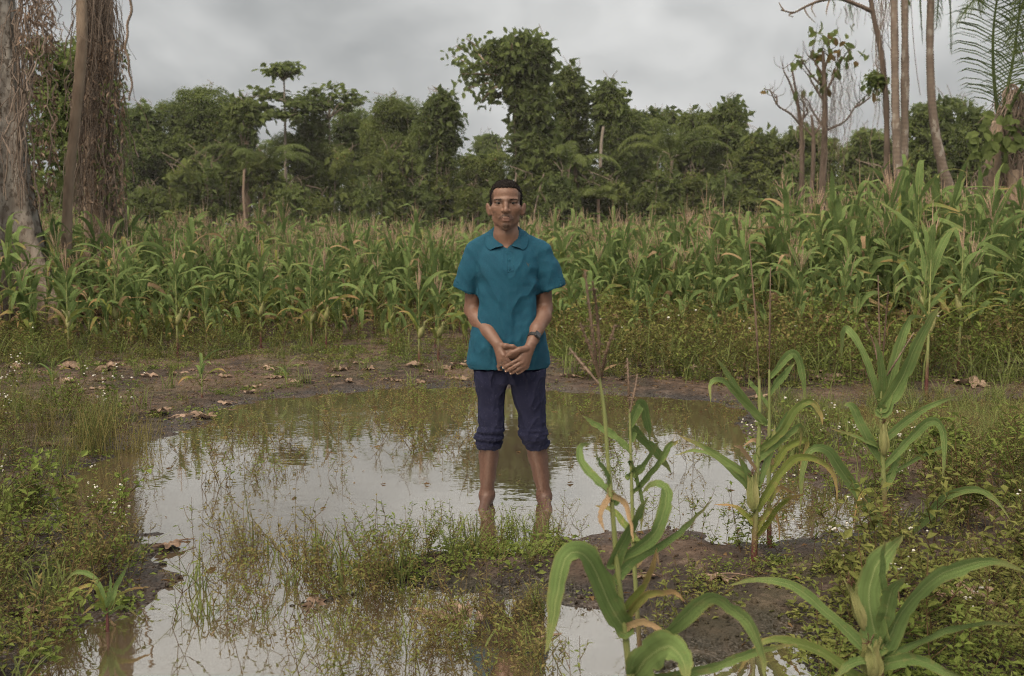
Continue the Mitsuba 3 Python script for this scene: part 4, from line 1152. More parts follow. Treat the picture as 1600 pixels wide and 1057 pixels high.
def path_leaf(P, W, tone, rng, face=0.5, n=40, across=6, fold=0.46, ruffle=0.20):
    W = W * .88
    """A corn blade along a path in space; face = how far it is turned edge-on to the path's own plane (radians)."""
    c = spline(P, n + 1); s = np.linspace(0, 1, n + 1)
    d = unit(np.gradient(c, axis=0))
    v = unit(c - CAM)
    e1 = unit(np.cross(d, v)); e2 = np.cross(d, e1)
    f = face + 0.35 * np.sin(s * (2 + 3 * rng.random()) + rng.random() * 6)
    sd = e1 * np.cos(f)[:, None] + e2 * np.sin(f)[:, None]
    c = c + np.cumsum(rng.normal(size=c.shape), 0) * 0.0007
    notch = [np.clip(sum(np.exp(-((s - q) / .018) ** 2) * (.25 + .5 * rng.random()) for q in rng.random(5) * .9 + .1), 0, .8) for _ in range(2)]
    sd = smoothed_rows(sd); up = np.cross(d, sd)
    up = np.where((up[:, 2:] * 1.0) < -0.2, up, up)
    w = W * np.minimum(1, 0.50 + 2.6 * s) * np.clip(1 - s ** 2.7, 0, 1) ** 0.8 * (1 + 0.05 * np.sin(s * 17 + rng.random() * 6)); w = w * (1 + .10 * (meshkit.noise(np.stack([s * 9, s * 0 + W * 900, s * 0], 1)) - .5)); w[-1] = W * .02
    u = np.linspace(-1, 1, across + 1); ph = rng.random(2) * 6.28; fr = 11 + 8 * rng.random()
    rows = []
    for uu in u:
        ruf = ruffle * np.sin(s * fr * (1.0 if uu < 0 else 1.17) + ph[0 if uu < 0 else 1]) * abs(uu) ** 1.5 * np.minimum(1, s * 4)
        ue = uu * (1 - notch[int(uu > 0)] * .45) if abs(uu) > .99 else uu
        rows.append(c + sd * (ue * .5 * w)[:, None] + up * ((fold * (1 - .5 * s) * abs(uu) + ruf) * .5 * w)[:, None])
    V = np.stack(rows, 1).reshape(-1, 3); m = across + 1
    i, j = np.meshgrid(np.arange(n), np.arange(across), indexing='ij')
    Q = np.stack([i * m + j, i * m + j + 1, (i + 1) * m + j + 1, (i + 1) * m + j], -1).reshape(-1, 4)
    return V, Q, np.stack([np.tile((u + 1) / 2, n + 1), np.repeat(s * .999, m) + 2 * tone], -1)


def smoothed_rows(x):
    for _ in range(3):
        x = np.vstack([x[:1], (x[:-2] + 2 * x[1:-1] + x[2:]) / 4, x[-1:]])
    return unit(x)


def plant_at(label, Y, stalk, r, leaves, tassel=(), ears=(), seed=0):
    """A plant whose stalk, blades, tassel branches and ears run along pixels of the photograph at distance Y; each blade also
    leans towards or away from the camera. leaves: (pixels, width, tone[, lean in metres[, face]])"""
    rng = np.random.default_rng(seed)
    t = thing('corn_plant', label, 'corn')
    p = spline([at(x, y, Y) for x, y in stalk], 20)
    b = p[0]
    if b[2] > -0.05 and stalk[0][1] > 1050:
        p = np.vstack([[b[0], b[1], min(b[2] - .02, float(ground_z(b[0], b[1])[0]) - .03)], p])
    n = len(p); hgt = np.clip((p[:, 2] - p[0, 2]) / 1.0, 0, 1)
    rr = r * (1 - 0.62 * np.linspace(0, 1, n)) * (1 + .14 * (np.arange(n) % 4 == 0))
    MB().add(*tube(p, rr, 10, 0.0, hgt)).put('stalk', 'corn_stalk', t, smooth=True)
    for lf in leaves:
        pts, W, tone, *q = lf
        lean = q[0] if q else rng.normal() * .10; face = q[1] if len(q) > 1 else .35 + .25 * rng.random()
        k = np.linspace(0, 1, len(pts))
        P = [at(x, y, Y + lean * kk ** 1.3) for (x, y), kk in zip(pts, k)]
        i = np.argmin(np.linalg.norm(p - P[0], axis=1)); 
        if np.linalg.norm(p[i] - P[0]) > .006: P = [p[i] * .85 + P[0] * .15] + P
        m = MB().add(*path_leaf(P, W, tone, rng, face))
        m.put('leaf', 'corn_blade', t, smooth=True, label='drying yellow brown blade' if tone >= 6 else None)
    if tassel:
        m = MB()
        for pts in tassel:
            q = spline([at(x, y, Y + rng.normal() * .02) for x, y in pts], 26)
            rad = np.linspace(.0036, .0018, 26) * np.where(np.linspace(0, 1, 26) > .25, 1.35 + .35 * np.sin(np.arange(26) * 2.1), .7)
            m.add(*tube(q, rad, 5, 4.0))
            for j in range(46):                      # the small flowers along the branch
                c = q[6 + int(19 * rng.random())]; e = c + np.array([rng.normal() * .007, rng.normal() * .007, .006 - .012 * rng.random()])
                m.add(*tube(np.array([c, (c + e) / 2, e]), [.0006, .0016, .0005], 3, 4.0, close=False))
        m.put('tassel', 'corn_stalk', t, smooth=True)
    for (x0, y0, x1, y1, r2) in ears:
        a, e = at(x0, y0, Y - .012), at(x1, y1, Y - .03)
        L = np.linalg.norm(e - a); d = (e - a) / L
        m = MB(); s = np.linspace(0, 1, 11); pe = a + d * L * s[:, None]
        m.add(*tube(pe, r2 * np.array([.4, .8, 1, 1.1, 1.1, 1.02, .9, .74, .55, .38, .15]), 10, 2.0))
        for j in range(4):
            az = j * 1.7 + rng.random()
            o = np.array([math.cos(az), math.sin(az), 0]) * r2
            V, Q, uv = path_leaf([pe[1] + o * .7, pe[4] + o * 1.25, pe[8] + o * .9, pe[10] + o * (1.2 + rng.random()) + d * L * .12 * rng.random()], r2 * 1.5, 0, rng, .2, 10, 4, .2, .1)
            m.add(V, Q, np.tile([2.0, .5], (len(V), 1)))
        for j in range(14):
            tip = pe[10] + d * .01 + rng.normal(size=3) * .010
            m.add(*tube(np.array([pe[9], (pe[10] + tip) / 2, tip]), .0011, 3, 3.0, close=False))
        m.put('ear', 'corn_stalk', t, smooth=True)
    return t


plant_at('nearest corn plant, one broad blade folding down over the lower pool', 2.35, [(984, 1062), (978, 1000), (966, 900), (957, 800), (950, 720), (944, 640), (936, 590)], .0085,
    [([(975, 982), (951, 943), (927, 886), (905, 862), (884, 874), (874, 924), (867, 972), (856, 1022)], .074, 0, -.22, .15), ([(960, 880), (979, 836), (999, 797), (1013, 770)], .040, 0), ([(965, 876), (1018, 838), (1037, 799), (1040, 766), (1023, 758), (1006, 775)], .040, 0, .12),
     ([(958, 780), (931, 751), (910, 727), (906, 700), (922, 694)], .034, 0), ([(953, 761), (940, 730), (931, 703)], .018, 1), ([(952, 775), (940, 800), (944, 832)], .022, 9), ([(958, 770), (980, 790), (990, 845)], .026, 8),
     ([(972, 955), (1008, 914), (1027, 857)], .034, 4), ([(978, 960), (1003, 930), (1040, 922), (1060, 940)], .026, 7, -.2), ([(962, 905), (985, 880), (1040, 850), (1085, 812), (1118, 782)], .032, 1, .25), ([(974, 985), (1000, 975), (1030, 985), (1050, 1010)], .022, 8, -.1)],
    [[(936, 592), (926, 520), (914, 424)], [(937, 596), (922, 545), (906, 505)], [(938, 600), (948, 550), (962, 508)], [(936, 600), (910, 570), (890, 545)], [(938, 590), (934, 500), (926, 440)]], seed=1)
plant_at('slim corn plant close behind the nearest one, blades arching over the pond', 2.75, [(1003, 1060), (996, 960), (990, 860), (987, 760), (985, 690), (984, 640)], .0075,
    [([(986, 708), (950, 675), (908, 648)], .032, 0), ([(985, 690), (990, 668), (1027, 706), (1052, 738)], .044, 0, .1), ([(984, 668), (1001, 631), (1014, 664), (1016, 690)], .034, 0), ([(987, 742), (1008, 722), (1033, 686)], .034, 0),
     ([(988, 770), (1020, 735), (1046, 700), (1062, 690)], .03, 2), ([(990, 840), (960, 800), (930, 790)], .028, 3), ([(992, 880), (1020, 850), (1030, 890)], .028, 8), ([(986, 720), (1005, 770), (1003, 830)], .026, 1)],
    [[(984, 642), (982, 600), (980, 560)], [(984, 645), (992, 610), (996, 585)]], seed=2)
plant_at('corn plant at the bottom edge with one long blade arching right', 2.15, [(984, 1075), (988, 1050), (994, 1030)], .009,
    [([(986, 1058), (1022, 1008), (1060, 970), (1107, 932), (1142, 949), (1173, 978), (1190, 1022), (1196, 1062)], .050, 0, -.1, .5), ([(990, 1056), (1012, 1030), (1044, 1012), (1068, 1030), (1074, 1068)], .085, 0, -.15, .1), ([(990, 1060), (1100, 1046), (1180, 1020), (1240, 1010)], .03, 2, .2)], seed=3)
plant_at('low corn plant at the bottom right with pale ears and broad upright blade', 2.45, [(1374, 1066), (1376, 1020), (1380, 960), (1384, 920)], .0115,
    [([(1372, 1001), (1360, 938), (1371, 886), (1394, 857), (1414, 838)], .082, 0, .1, .15), ([(1383, 1015), (1417, 955), (1463, 909), (1509, 889), (1555, 883), (1608, 900)], .058, 0, -.1, .45), ([(1352, 1015), (1325, 988), (1280, 949), (1239, 915), (1188, 906), (1143, 915)], .038, 0, .12),
     ([(1340, 1060), (1280, 1018), (1222, 1004), (1188, 1012), (1157, 1056)], .038, 3, -.2), ([(1389, 1024), (1440, 1001), (1486, 984), (1544, 975), (1610, 982)], .030, 1, .15), ([(1380, 1040), (1430, 1030), (1480, 1050), (1520, 1062)], .04, 1, -.2),
     ([(1378, 985), (1395, 930), (1420, 905)], .05, 0, -.1), ([(1370, 1030), (1330, 1040), (1300, 1066)], .04, 0, -.15), ([(1384, 930), (1378, 880), (1384, 845)], .022, 1)],
    ears=[(1350, 985, 1328, 914, .010), (1364, 1062, 1358, 1005, .016)], seed=4)
plant_at('corn plant on the foreground mud bank with an ear and blades hooked left', 3.85, [(1177, 908), (1180, 830), (1183, 740), (1187, 650), (1186, 588)], .0135,
    [([(1190, 657), (1159, 622), (1136, 582), (1117, 557)], 0.046, 0), ([(1196, 662), (1159, 628), (1128, 596), (1110, 601), (1109, 632)], 0.033, 0), ([(1187, 703), (1222, 674), (1245, 639), (1268, 627), (1282, 645), (1285, 664)], 0.041, 3), ([(1184, 714), (1228, 680), (1250, 664), (1248, 700)], 0.041, 2),
     ([(1181, 754), (1136, 725), (1096, 697), (1058, 679)], 0.041, 2), ([(1180, 772), (1125, 722), (1085, 705), (1050, 712)], 0.033, 1, .2), ([(1182, 794), (1216, 743), (1245, 717), (1280, 722), (1303, 748), (1307, 790)], 0.041, 4), ([(1180, 842), (1222, 789), (1258, 774)], 0.034, 5),
     ([(1184, 737), (1160, 703), (1147, 698)], 0.028, 9), ([(1179, 818), (1153, 794), (1118, 789)], 0.030, 6), ([(1183, 760), (1205, 700), (1212, 660)], 0.041, 1), ([(1181, 790), (1165, 740), (1150, 712)], 0.037, 1), ([(1180, 830), (1200, 800), (1215, 810), (1222, 850)], 0.033, 7)],
    [[(1186, 592), (1181, 500), (1171, 382)]], [(1177, 800, 1175, 742, .016)], seed=5)
plant_at('thin tasselled corn plant close behind the one with hooked blades', 4.1, [(1203, 878), (1201, 771), (1202, 660), (1202, 578)], .011,
    [([(1202, 616), (1222, 588), (1241, 569)], 0.041, 0), ([(1203, 590), (1239, 553), (1256, 590), (1260, 632)], 0.041, 0), ([(1202, 690), (1240, 640), (1270, 634), (1282, 660)], 0.041, 1), ([(1201, 720), (1180, 690), (1160, 700)], 0.033, 8), ([(1201, 740), (1230, 700), (1262, 690), (1250, 735)], 0.037, 4), ([(1202, 640), (1178, 610), (1166, 590)], 0.033, 0), ([(1201, 790), (1216, 760), (1240, 770)], 0.033, 7)],
    [[(1202, 582), (1203, 500), (1204, 418)]], seed=6)
plant_at('large foreground corn plant at right with tall upright blade and tassel', 4.2, [(1384, 856), (1383, 800), (1380, 737), (1377, 660), (1376, 596)], .015,
    [([(1380, 640), (1409, 593), (1429, 547), (1452, 504), (1470, 480)], 0.078, 0, -.1, .2), ([(1379, 630), (1404, 540), (1422, 496), (1448, 494)], 0.061, 0, .1), ([(1380, 731), (1349, 674), (1331, 636), (1319, 634)], 0.052, 0), ([(1382, 823), (1348, 777), (1320, 737), (1297, 703), (1271, 701), (1259, 737), (1256, 796)], 0.059, 0, -.2),
     ([(1380, 731), (1417, 691), (1452, 659), (1472, 668), (1477, 708), (1472, 773)], 0.046, 0), ([(1378, 691), (1423, 651), (1463, 628), (1503, 615)], 0.043, 0), ([(1381, 748), (1440, 714), (1486, 697), (1528, 703)], 0.025, 1, .3), ([(1384, 850), (1440, 817), (1475, 777), (1521, 763), (1555, 780), (1580, 811)], 0.049, 0, -.25),
     ([(1378, 702), (1337, 685), (1297, 671)], 0.028, 2), ([(1377, 650), (1350, 560), (1320, 515), (1312, 560)], 0.045, 0, .2), ([(1376, 620), (1372, 570), (1362, 520)], 0.049, 0, -.1), ([(1381, 770), (1400, 720), (1405, 690)], 0.041, 1), ([(1382, 800), (1360, 770), (1340, 790), (1332, 830)], 0.033, 6)],
    [[(1376, 595), (1374, 520), (1372, 430)], [(1378, 600), (1400, 565), (1428, 520)], [(1376, 590), (1366, 540), (1350, 500)], [(1377, 592), (1384, 500), (1388, 455)]], [(1381, 712, 1380, 660, .014)], seed=7)
fore_corn('corn plant with purple stalk on the far bank behind the large foreground plant', B(1447, 622), 1.35, 0.015,
          [(0.72, 35, 0.70, 0.09, 72, 60, 0, 0.2, 0.3), (0.66, 170, 0.62, 0.08, 66, 70, 0, 0.1, 0.4), (0.56, 10, 0.60, 0.07, 60, 110, 0), (0.50, 190, 0.60, 0.07, 58, 100, 1), (0.44, 340, 0.62, 0.06, 50, 90, 4), (0.40, 160, 0.5, 0.05, 60, 170, 7, .2, .8),
           (0.80, 100, 0.5, 0.07, 80, 30, 0), (0.86, 250, 0.5, 0.06, 74, 80, 0)], 0.34, 6, ear=[(0.42, 300, 0.2, 0.028)], seed=7)
fore_corn('corn plant with a dark stalk at far right, by the wide pinkish dead leaf', B(1497, 590), 1.25, 0.015,
          [(0.80, 20, 0.55, 0.08, 64, 120, 0), (0.72, 190, 0.55, 0.08, 66, 90, 0), (0.60, 5, 0.66, 0.07, 50, 90, 1), (0.55, 170, 0.6, 0.07, 60, 120, 2), (0.45, 10, 0.62, 0.05, 30, 50, 6), (0.40, 200, 0.6, 0.05, 50, 120, 4), (0.9, 100, 0.5, 0.06, 76, 60, 0)], 0.3, 6, ear=[(0.5, 200, 0.2, 0.028)], seed=8)
for q, (bx, by, hh, lab) in enumerate([(510, 548, 1.05, 'corn plant with bare red stalk and upright ear at the field edge'), (487, 545, 0.95, 'corn plant with a shaggy ear beside the red stalked one'), (183, 548, 1.1, 'corn plant with a red stalk at the left front edge of the field'),
                                       (278, 560, 1.1, 'corn plant with a dark red stalk second from the left at the front edge'), (108, 560, 1.0, 'corn plant near the left frame edge with drooping dark blades'), (655, 572, 0.85, 'stunted corn plant with a single ear at the front edge just left of the man'),
                                       (685, 565, 0.75, 'withered low corn plant with upright brown sheaths next to the man'), (408, 545, 1.15, 'corn plant with one dead blade hanging to the ground, left of the red stalked one')]):
    rr = np.random.default_rng(60 + q)
    lv = []
    for j in range(9):
        f = 0.34 + 0.58 * j / 8
        lv.append((f, (0 if j % 2 else 180) + rr.normal() * 30, 0.58 * (0.8 + .4 * rr.random()) * hh ** .5, 0.07 * (0.8 + .3 * rr.random()), 58 + 14 * f + rr.normal() * 8, 80 + 50 * rr.random(), int(rr.integers(4, 9)) if j < 2 else int(rr.integers(0, 3)), rr.normal() * .3, rr.normal() * .6))
    fore_corn(lab, B(bx, by), hh, 0.015, lv, 0.3, 6, ear=[(0.36, rr.random() * 360, 0.2, 0.03)], seed=70 + q)
# seedlings
def seedling(label, b, s, seed, tone=2):
    rr = np.random.default_rng(seed)
    lv = [(0.35 + 0.12 * j, (0 if j % 2 else 180) + rr.normal() * 35, s * (0.9 + .35 * rr.random()), s * 0.115, 55 + 20 * rr.random(), 60 + 70 * rr.random(), int(rr.integers(0, 3)) if j > 1 else int(rr.integers(3, 8)), rr.normal() * .3, rr.normal() * .6) for j in range(6)]
    fore_corn(label, b, s * 1.1, s * 0.035, lv, 0, seed=seed, name='corn_seedling')
Ys = B(168, 996)[1]
k = plant_at('small corn seedling with a purple stem standing in the water at lower left', Ys, [(168, 1000), (168, 975), (167, 950)], .0075,
    [([(167, 957), (182, 914), (200, 880)], .024, 1), ([(166, 953), (144, 919), (114, 930)], .022, 5), ([(168, 953), (192, 924), (236, 916)], .018, 7), ([(164, 953), (149, 905), (120, 895), (103, 915)], .026, 1), ([(168, 962), (190, 945), (216, 962)], .018, 2),
     ([(170, 967), (181, 981), (177, 1000)], .010, 9), ([(167, 950), (172, 920), (170, 896)], .020, 0), ([(166, 960), (150, 945), (130, 962)], .016, 4)], seed=81)
seedling('pale drooping corn seedling on the mud of the far bank at left', B(316, 622), 0.26, 82)
seedling('small corn seedling on the mud near the left edge of the far bank', B(83, 618), 0.24, 83)
seedling('small leaning corn seedling by the lobed dead leaf on the far bank', B(448, 606), 0.16, 84)
seedling('small corn seedling at the right edge of the pond bank', B(1497, 712), 0.12, 85)
# ------------------------------------------------------------------ weeds, grass, litter
def blades(rng, n, h, w, spread, lean, kind, tone0=0.3):
    """A tuft of grass: n tapering bent blades."""
    az = rng.random(n) * 6.28
    b = np.stack([rng.normal(size=n) * spread, rng.normal(size=n) * spread, np.full(n, -0.01)], 1)
    L = h * (0.55 + 0.6 * rng.random(n)); le = lean * (0.3 + rng.random(n))
    d = np.stack([np.cos(az), np.sin(az), 0 * az], 1); sd = np.stack([-np.sin(az), np.cos(az), 0 * az], 1) * w
    q = []
    for s, ws in ((0, .8), (.4, 1), (.75, .7)):
        c = b + d * (L * le * s ** 1.8)[:, None] + np.array([0, 0, 1.0]) * (L * s * (1 - 0.35 * le * s))[:, None]
        q += [c - sd * ws * .5, c + sd * ws * .5]
    q.append(b + d * (L * le)[:, None] + np.array([0, 0, 1.0]) * (L * (1 - 0.38 * le))[:, None])
    v = np.stack(q, 1).reshape(-1, 3); i = np.arange(n)[:, None] * 7
    f = np.vstack([i + [[0, 1, 3]], i + [[0, 3, 2]], i + [[2, 3, 5]], i + [[2, 5, 4]], i + [[4, 5, 6]]])
    return v, f, np.stack([np.repeat(kind + 0.9 * np.clip(tone0 + 0.6 * rng.random(n) - .1, 0, 1), 7), np.zeros(n * 7)], -1)


def herb(mb, rng, h, nbranch, leaf_l, leaf_w, nleaf, leaf_kind=0, flowers=0, lean=0.15, base=(0, 0, 0), fsize=0.007, stem_r=0.0016, droop=0.3):
    """An upright branching herb with small pointed leaves and, if asked, little white flower heads."""
    base = np.asarray(base, float)
    d = rng.normal(size=2) * lean
    top = base + np.array([d[0] * h, d[1] * h, h])
    main = spline([base - [0, 0, .02], (base + top) / 2 + rng.normal(size=3) * [.04, .04, 0] * h, top], 7)
    axes = [main]
    for q in range(nbranch):
        s = 0.2 + 0.65 * rng.random(); a = main[int(s * 6)]
        az = rng.random() * 6.28; L = h * (0.25 + 0.3 * rng.random())
        e = a + np.array([math.cos(az) * L * .6, math.sin(az) * L * .6, L * .75])
        axes.append(spline([a, (a + e) / 2 + [math.cos(az) * L * .1, math.sin(az) * L * .1, -L * .05], e], 5))
    for ax in axes:
        mb.add(*tube(ax, np.linspace(stem_r, stem_r * .5, len(ax)), 3, 1 + 0.8 * rng.random(), close=False))
        n = max(3, int(nleaf * (1 if ax is main else 0.55)))
        u = np.sort(0.18 + 0.82 * rng.random(n)) * (len(ax) - 1)
        P = np.stack([np.interp(u, np.arange(len(ax)), ax[:, kk]) for kk in range(3)], 1)
        az = np.arange(n) * 2.4 + rng.random() * 6 + rng.normal(size=n) * .3
        el = 0.55 - droop + 0.4 * rng.normal(size=n)
        dd = np.stack([np.cos(az) * np.cos(el), np.sin(az) * np.cos(el), np.sin(el)], 1)
        nr = np.stack([-np.cos(az) * np.sin(el), -np.sin(az) * np.sin(el), np.cos(el)], 1) + 0.25 * rng.normal(size=(n, 3))
        L = leaf_l * (0.6 + 0.7 * rng.random(n))
        v, f, uv = leaf_quads(P, dd, nr, L, L * leaf_w / leaf_l, 0, 0)
        tn = np.clip(0.75 * rng.random(n) + 0.2 * u / len(ax), 0, .94)
        mb.add(v, f, np.stack([np.repeat(leaf_kind + tn, 4), np.zeros(4 * n)], -1))
    ends = [ax[-1] for ax in axes]
    for q in range(flowers):
        c = ends[q % len(ends)] + rng.normal(size=3) * fsize * 1.5
        ic = trimesh.creation.icosahedron()
        v = np.array(ic.vertices) * fsize * (0.7 + .5 * rng.random()) * [1, 1, .75] * (0.8 + 0.4 * rng.random((12, 1))) + c
        mb.add(v, np.array(ic.faces), (2.0 + 0.9 * rng.random(), 0))


def weed_kind(name, fn, n):
    out = []
    for i in range(n):
        rng = np.random.default_rng(abs(hash_(name)) + i)
        m = MB(); fn(m, rng, i)
        g = f'{name}_kind_{i:03d}'
        scene[g] = {'type': 'shapegroup', 'plant': mikit.ply(m.mesh(), 'small_plant', uv=m.uv())}
        out.append(g)
    return out


def hash_(s):
    return sum(ord(c) * (i + 7) for i, c in enumerate(s)) * 13


def k_brown(m, r, i):
    for q in range(3 + i % 3):
        herb(m, r, 0.14 + .12 * r.random(), 3, 0.022, 0.007, 9, 5 if r.random() < .6 else 0, 0, .3, (r.normal() * .05, r.normal() * .05, 0))
def k_green(m, r, i):
    for q in range(3):
        herb(m, r, 0.16 + .16 * r.random(), 4, 0.030, 0.011, 11, 0, 0, .25, (r.normal() * .05, r.normal() * .05, 0))
def k_broad(m, r, i):
    for q in range(2):
        herb(m, r, 0.22 + .22 * r.random(), 4, 0.052, 0.028, 10, 0, 0, .2, (r.normal() * .04, r.normal() * .04, 0), stem_r=0.0024)
def k_flower(m, r, i):
    for q in range(2):
        herb(m, r, 0.20 + .16 * r.random(), 4, 0.034, 0.020, 9, 0, 9, .25, (r.normal() * .04, r.normal() * .04, 0), 0.0065)
def k_low(m, r, i):
    n = 34
    P = np.stack([r.normal(size=n) * .055, r.normal(size=n) * .055, .004 + .035 * r.random(n)], 1)
    az = r.random(n) * 6.28
    L = .016 + .018 * r.random(n)
    v, f, uv = leaf_quads(P, np.stack([np.cos(az), np.sin(az), .25 * r.normal(size=n)], 1), np.array([0, 0, 1.0]) + .4 * r.normal(size=(n, 3)), L, L * .55, 0, 0)
    m.add(v, f, np.stack([np.repeat(.9 * r.random(n), 4), np.zeros(4 * n)], -1))
    if i % 2: m.add(*blades(r, 5, .07, .004, .04, .7, 4))
def k_grass(m, r, i):
    m.add(*blades(r, 16, 0.12 + .10 * r.random(), .0055, .022, .7, 4))
def k_sedge(m, r, i):
    m.add(*blades(r, 60, 0.26 + .12 * r.random(), .0026, .05, .55, 5 if i % 2 else 4, .1))
def k_tall(m, r, i):                                # the thick weeds at the foot of the corn
    for q in range(4):
        herb(m, r, 0.30 + .24 * r.random(), 4, 0.042, 0.019, 11, 0 if r.random() < .75 else 5, 1 if i % 5 == 0 and q == 0 else 0, .2, (r.normal() * .09, r.normal() * .09, 0), 0.009, stem_r=.002)
    m.add(*blades(r, 6, .35, .007, .08, .6, 4))
def k_vine(m, r, i):                                # long grassy weeds among the corn
    m.add(*blades(r, 26, 0.38 + .14 * r.random(), .011, .07, .9, 4))
KIND = {n: weed_kind(n, f, c) for n, f, c in (('brown_weed', k_brown, 5), ('green_weed', k_green, 5), ('broad_leaf_weed', k_broad, 4), ('flower_weed', k_flower, 4), ('low_weed', k_low, 4), ('grass_tuft', k_grass, 4),
                                              ('sedge', k_sedge, 4), ('tall_weed', k_tall, 5), ('long_grass', k_vine, 3))}
STUFF = {'brown_weed': 'sparse brownish herbs standing in the shallow water and on wet mud', 'green_weed': 'small leafy green weeds on the mud banks', 'broad_leaf_weed': 'broad leaved green weeds at the left and right edges',
         'flower_weed': 'weeds with tiny white flower heads around the pond', 'low_weed': 'creeping ground cover on the mud', 'grass_tuft': 'small tufts of bright grass on the banks', 'sedge': 'fine dark sedge tufts at the water edge',
         'tall_weed': 'thick leafy weeds along the far bank at the foot of the corn', 'long_grass': 'long bladed grassy weeds among the corn stalks'}
_n = {}
rw = np.random.default_rng(123)


def sow(kind, poly, per_m2, smin=0.7, smax=1.3, zmin=-0.03, zmax=9.0, patch=0.0, seed=0, clear=True):
    """Scatters plants of one kind over a polygon of ground, denser in noisy patches."""
    rg = np.random.default_rng(seed + hash_(kind))
    x0, y0, x1, y1 = poly.bounds
    n = int((x1 - x0) * (y1 - y0) * per_m2 * THIN.get(kind, 1))
    x, y = x0 + (x1 - x0) * rg.random(n), y0 + (y1 - y0) * rg.random(n)
    keep = shapely.contains_xy(poly, x, y)
    if patch:
        w = meshkit.fbm(np.stack([x * 2.2 + seed, y * 2.2, 0 * x], 1), 3, seed)
        keep &= rg.random(n) < np.clip((w - 0.5) * 5 * patch + 0.5, 0.03, 1)
    z = ground_z(x, y) if n else np.zeros(0)
    keep &= (z > zmin) & (z < zmax) & (np.hypot(x - MAN[0], y - MAN[1]) > 0.16)
    for a, b, c in zip(x[keep], y[keep], z[keep]):
        s = smin + (smax - smin) * rg.random()
        if clear and math.hypot(a, b) < 2.0: continue
        m_ = tilt(rg.random() * 6.28, rg.normal() * .08, rg.normal() * .08)
        _n[kind] = _n.get(kind, 0) + 1
        scene[f'{kind}__{_n[kind]:03d}'] = {'type': 'instance', 'g': {'type': 'ref', 'id': KIND[kind][int(rg.integers(len(KIND[kind])))]}, 'to_world': m4(m_, (a, b, c - 0.004), s)}


THIN = {'brown_weed': .62, 'green_weed': .5, 'broad_leaf_weed': .6, 'flower_weed': .14, 'low_weed': .8, 'tall_weed': .8}
MAN = at(803, 795, 4.86)[:2]
G = lambda *q: gpoly(q)
# left bank
L1 = G((-60, 790), (40, 770), (110, 820), (215, 846), (240, 872), (190, 905), (110, 905), (-60, 930))
L2 = G((-80, 900), (200, 880), (250, 905), (235, 950), (150, 985), (60, 1030), (60, 1120), (-80, 1120))
sow('broad_leaf_weed', L1, 17, .6, 1.2, seed=1, patch=1); sow('green_weed', L1, 34, .6, 1.2, seed=2, patch=1); sow('grass_tuft', L1, 34, .8, 1.4, seed=3, patch=1); sow('low_weed', L1, 80, seed=4, patch=.7); sow('flower_weed', L1, 16, seed=5); sow('brown_weed', L1, 46, .7, 1.2, seed=21)
sow('green_weed', L2, 30, .5, 1.0, seed=6, patch=1); sow('grass_tuft', L2, 30, .7, 1.2, seed=7, patch=1); sow('low_weed', L2, 60, seed=8, patch=1); sow('brown_weed', L2, 60, seed=9); sow('broad_leaf_weed', L2, 8, .7, 1, seed=10)
L3 = G((-60, 640), (90, 640), (190, 662), (190, 690), (120, 735), (80, 765), (30, 740), (-60, 760))
sow('flower_weed', L3, 14, .8, 1.3, seed=11); sow('sedge', L3, 8, .7, 1.1, seed=12); sow('low_weed', L3, 36, seed=13, patch=1); sow('brown_weed', L3, 44, .6, 1.1, seed=14, patch=.6); sow('green_weed', L3, 10, .8, 1.3, seed=121)
L4 = G((120, 735), (140, 668), (240, 680), (245, 712), (180, 728))
sow('sedge', L4, 10, .9, 1.35, seed=15); sow('brown_weed', L4, 20, seed=16)
L5 = G((120, 790), (150, 750), (240, 730), (255, 830), (220, 815))
sow('brown_weed', L5, 16, .8, 1.2, zmin=-.1, seed=17); sow('flower_weed', L5, 30, .7, 1.1, zmin=-.1, seed=18); sow('green_weed', L5, 6, zmin=-.1, seed=118)
# bare mud of the far bank: thin seedlings and moss
F1 = G((-80, 560), (740, 560), (740, 612), (430, 630), (330, 655), (230, 680), (60, 660), (-80, 680))
sow('low_weed', F1, 20, .6, 1.2, seed=19, patch=1); sow('grass_tuft', F1, 6, .7, 1.3, seed=20, patch=1); sow('green_weed', F1, 7, .5, 1.1, seed=22, patch=1); sow('brown_weed', F1, 12, .5, .9, seed=23, patch=1)
# the foot of the corn, left and centre
def field_poly(y0, y1, x0, x1): return shapely.box(x0, y0, x1, y1)
C1 = G((-80, 530), (395, 530), (395, 568), (250, 580), (-80, 594))
sow('tall_weed', C1, 7, .5, 1.2, seed=24, patch=.8); sow('green_weed', C1, 10, .9, 1.5, seed=25); sow('long_grass', C1, 3.0, .6, .95, seed=26); sow('low_weed', C1, 14, 1, 1.6, seed=126)
C2 = G((395, 535), (745, 535), (745, 574), (560, 578), (395, 572))
sow('tall_weed', C2, 3, .5, .9, seed=27, patch=1); sow('green_weed', C2, 9, .8, 1.4, seed=28, patch=.8); sow('long_grass', C2, 1.6, .5, .8, seed=29); sow('low_weed', C2, 16, 1, 1.6, seed=127)
C3 = G((-200, 500), (860, 500), (860, 536), (-200, 531))
sow('tall_weed', C3, 4.0, .6, 1.2, seed=30, patch=.7); sow('long_grass', C3, 2.4, .7, 1.1, seed=31, patch=.6); sow('green_weed', C3, 3.5, 1, 1.7, seed=130)
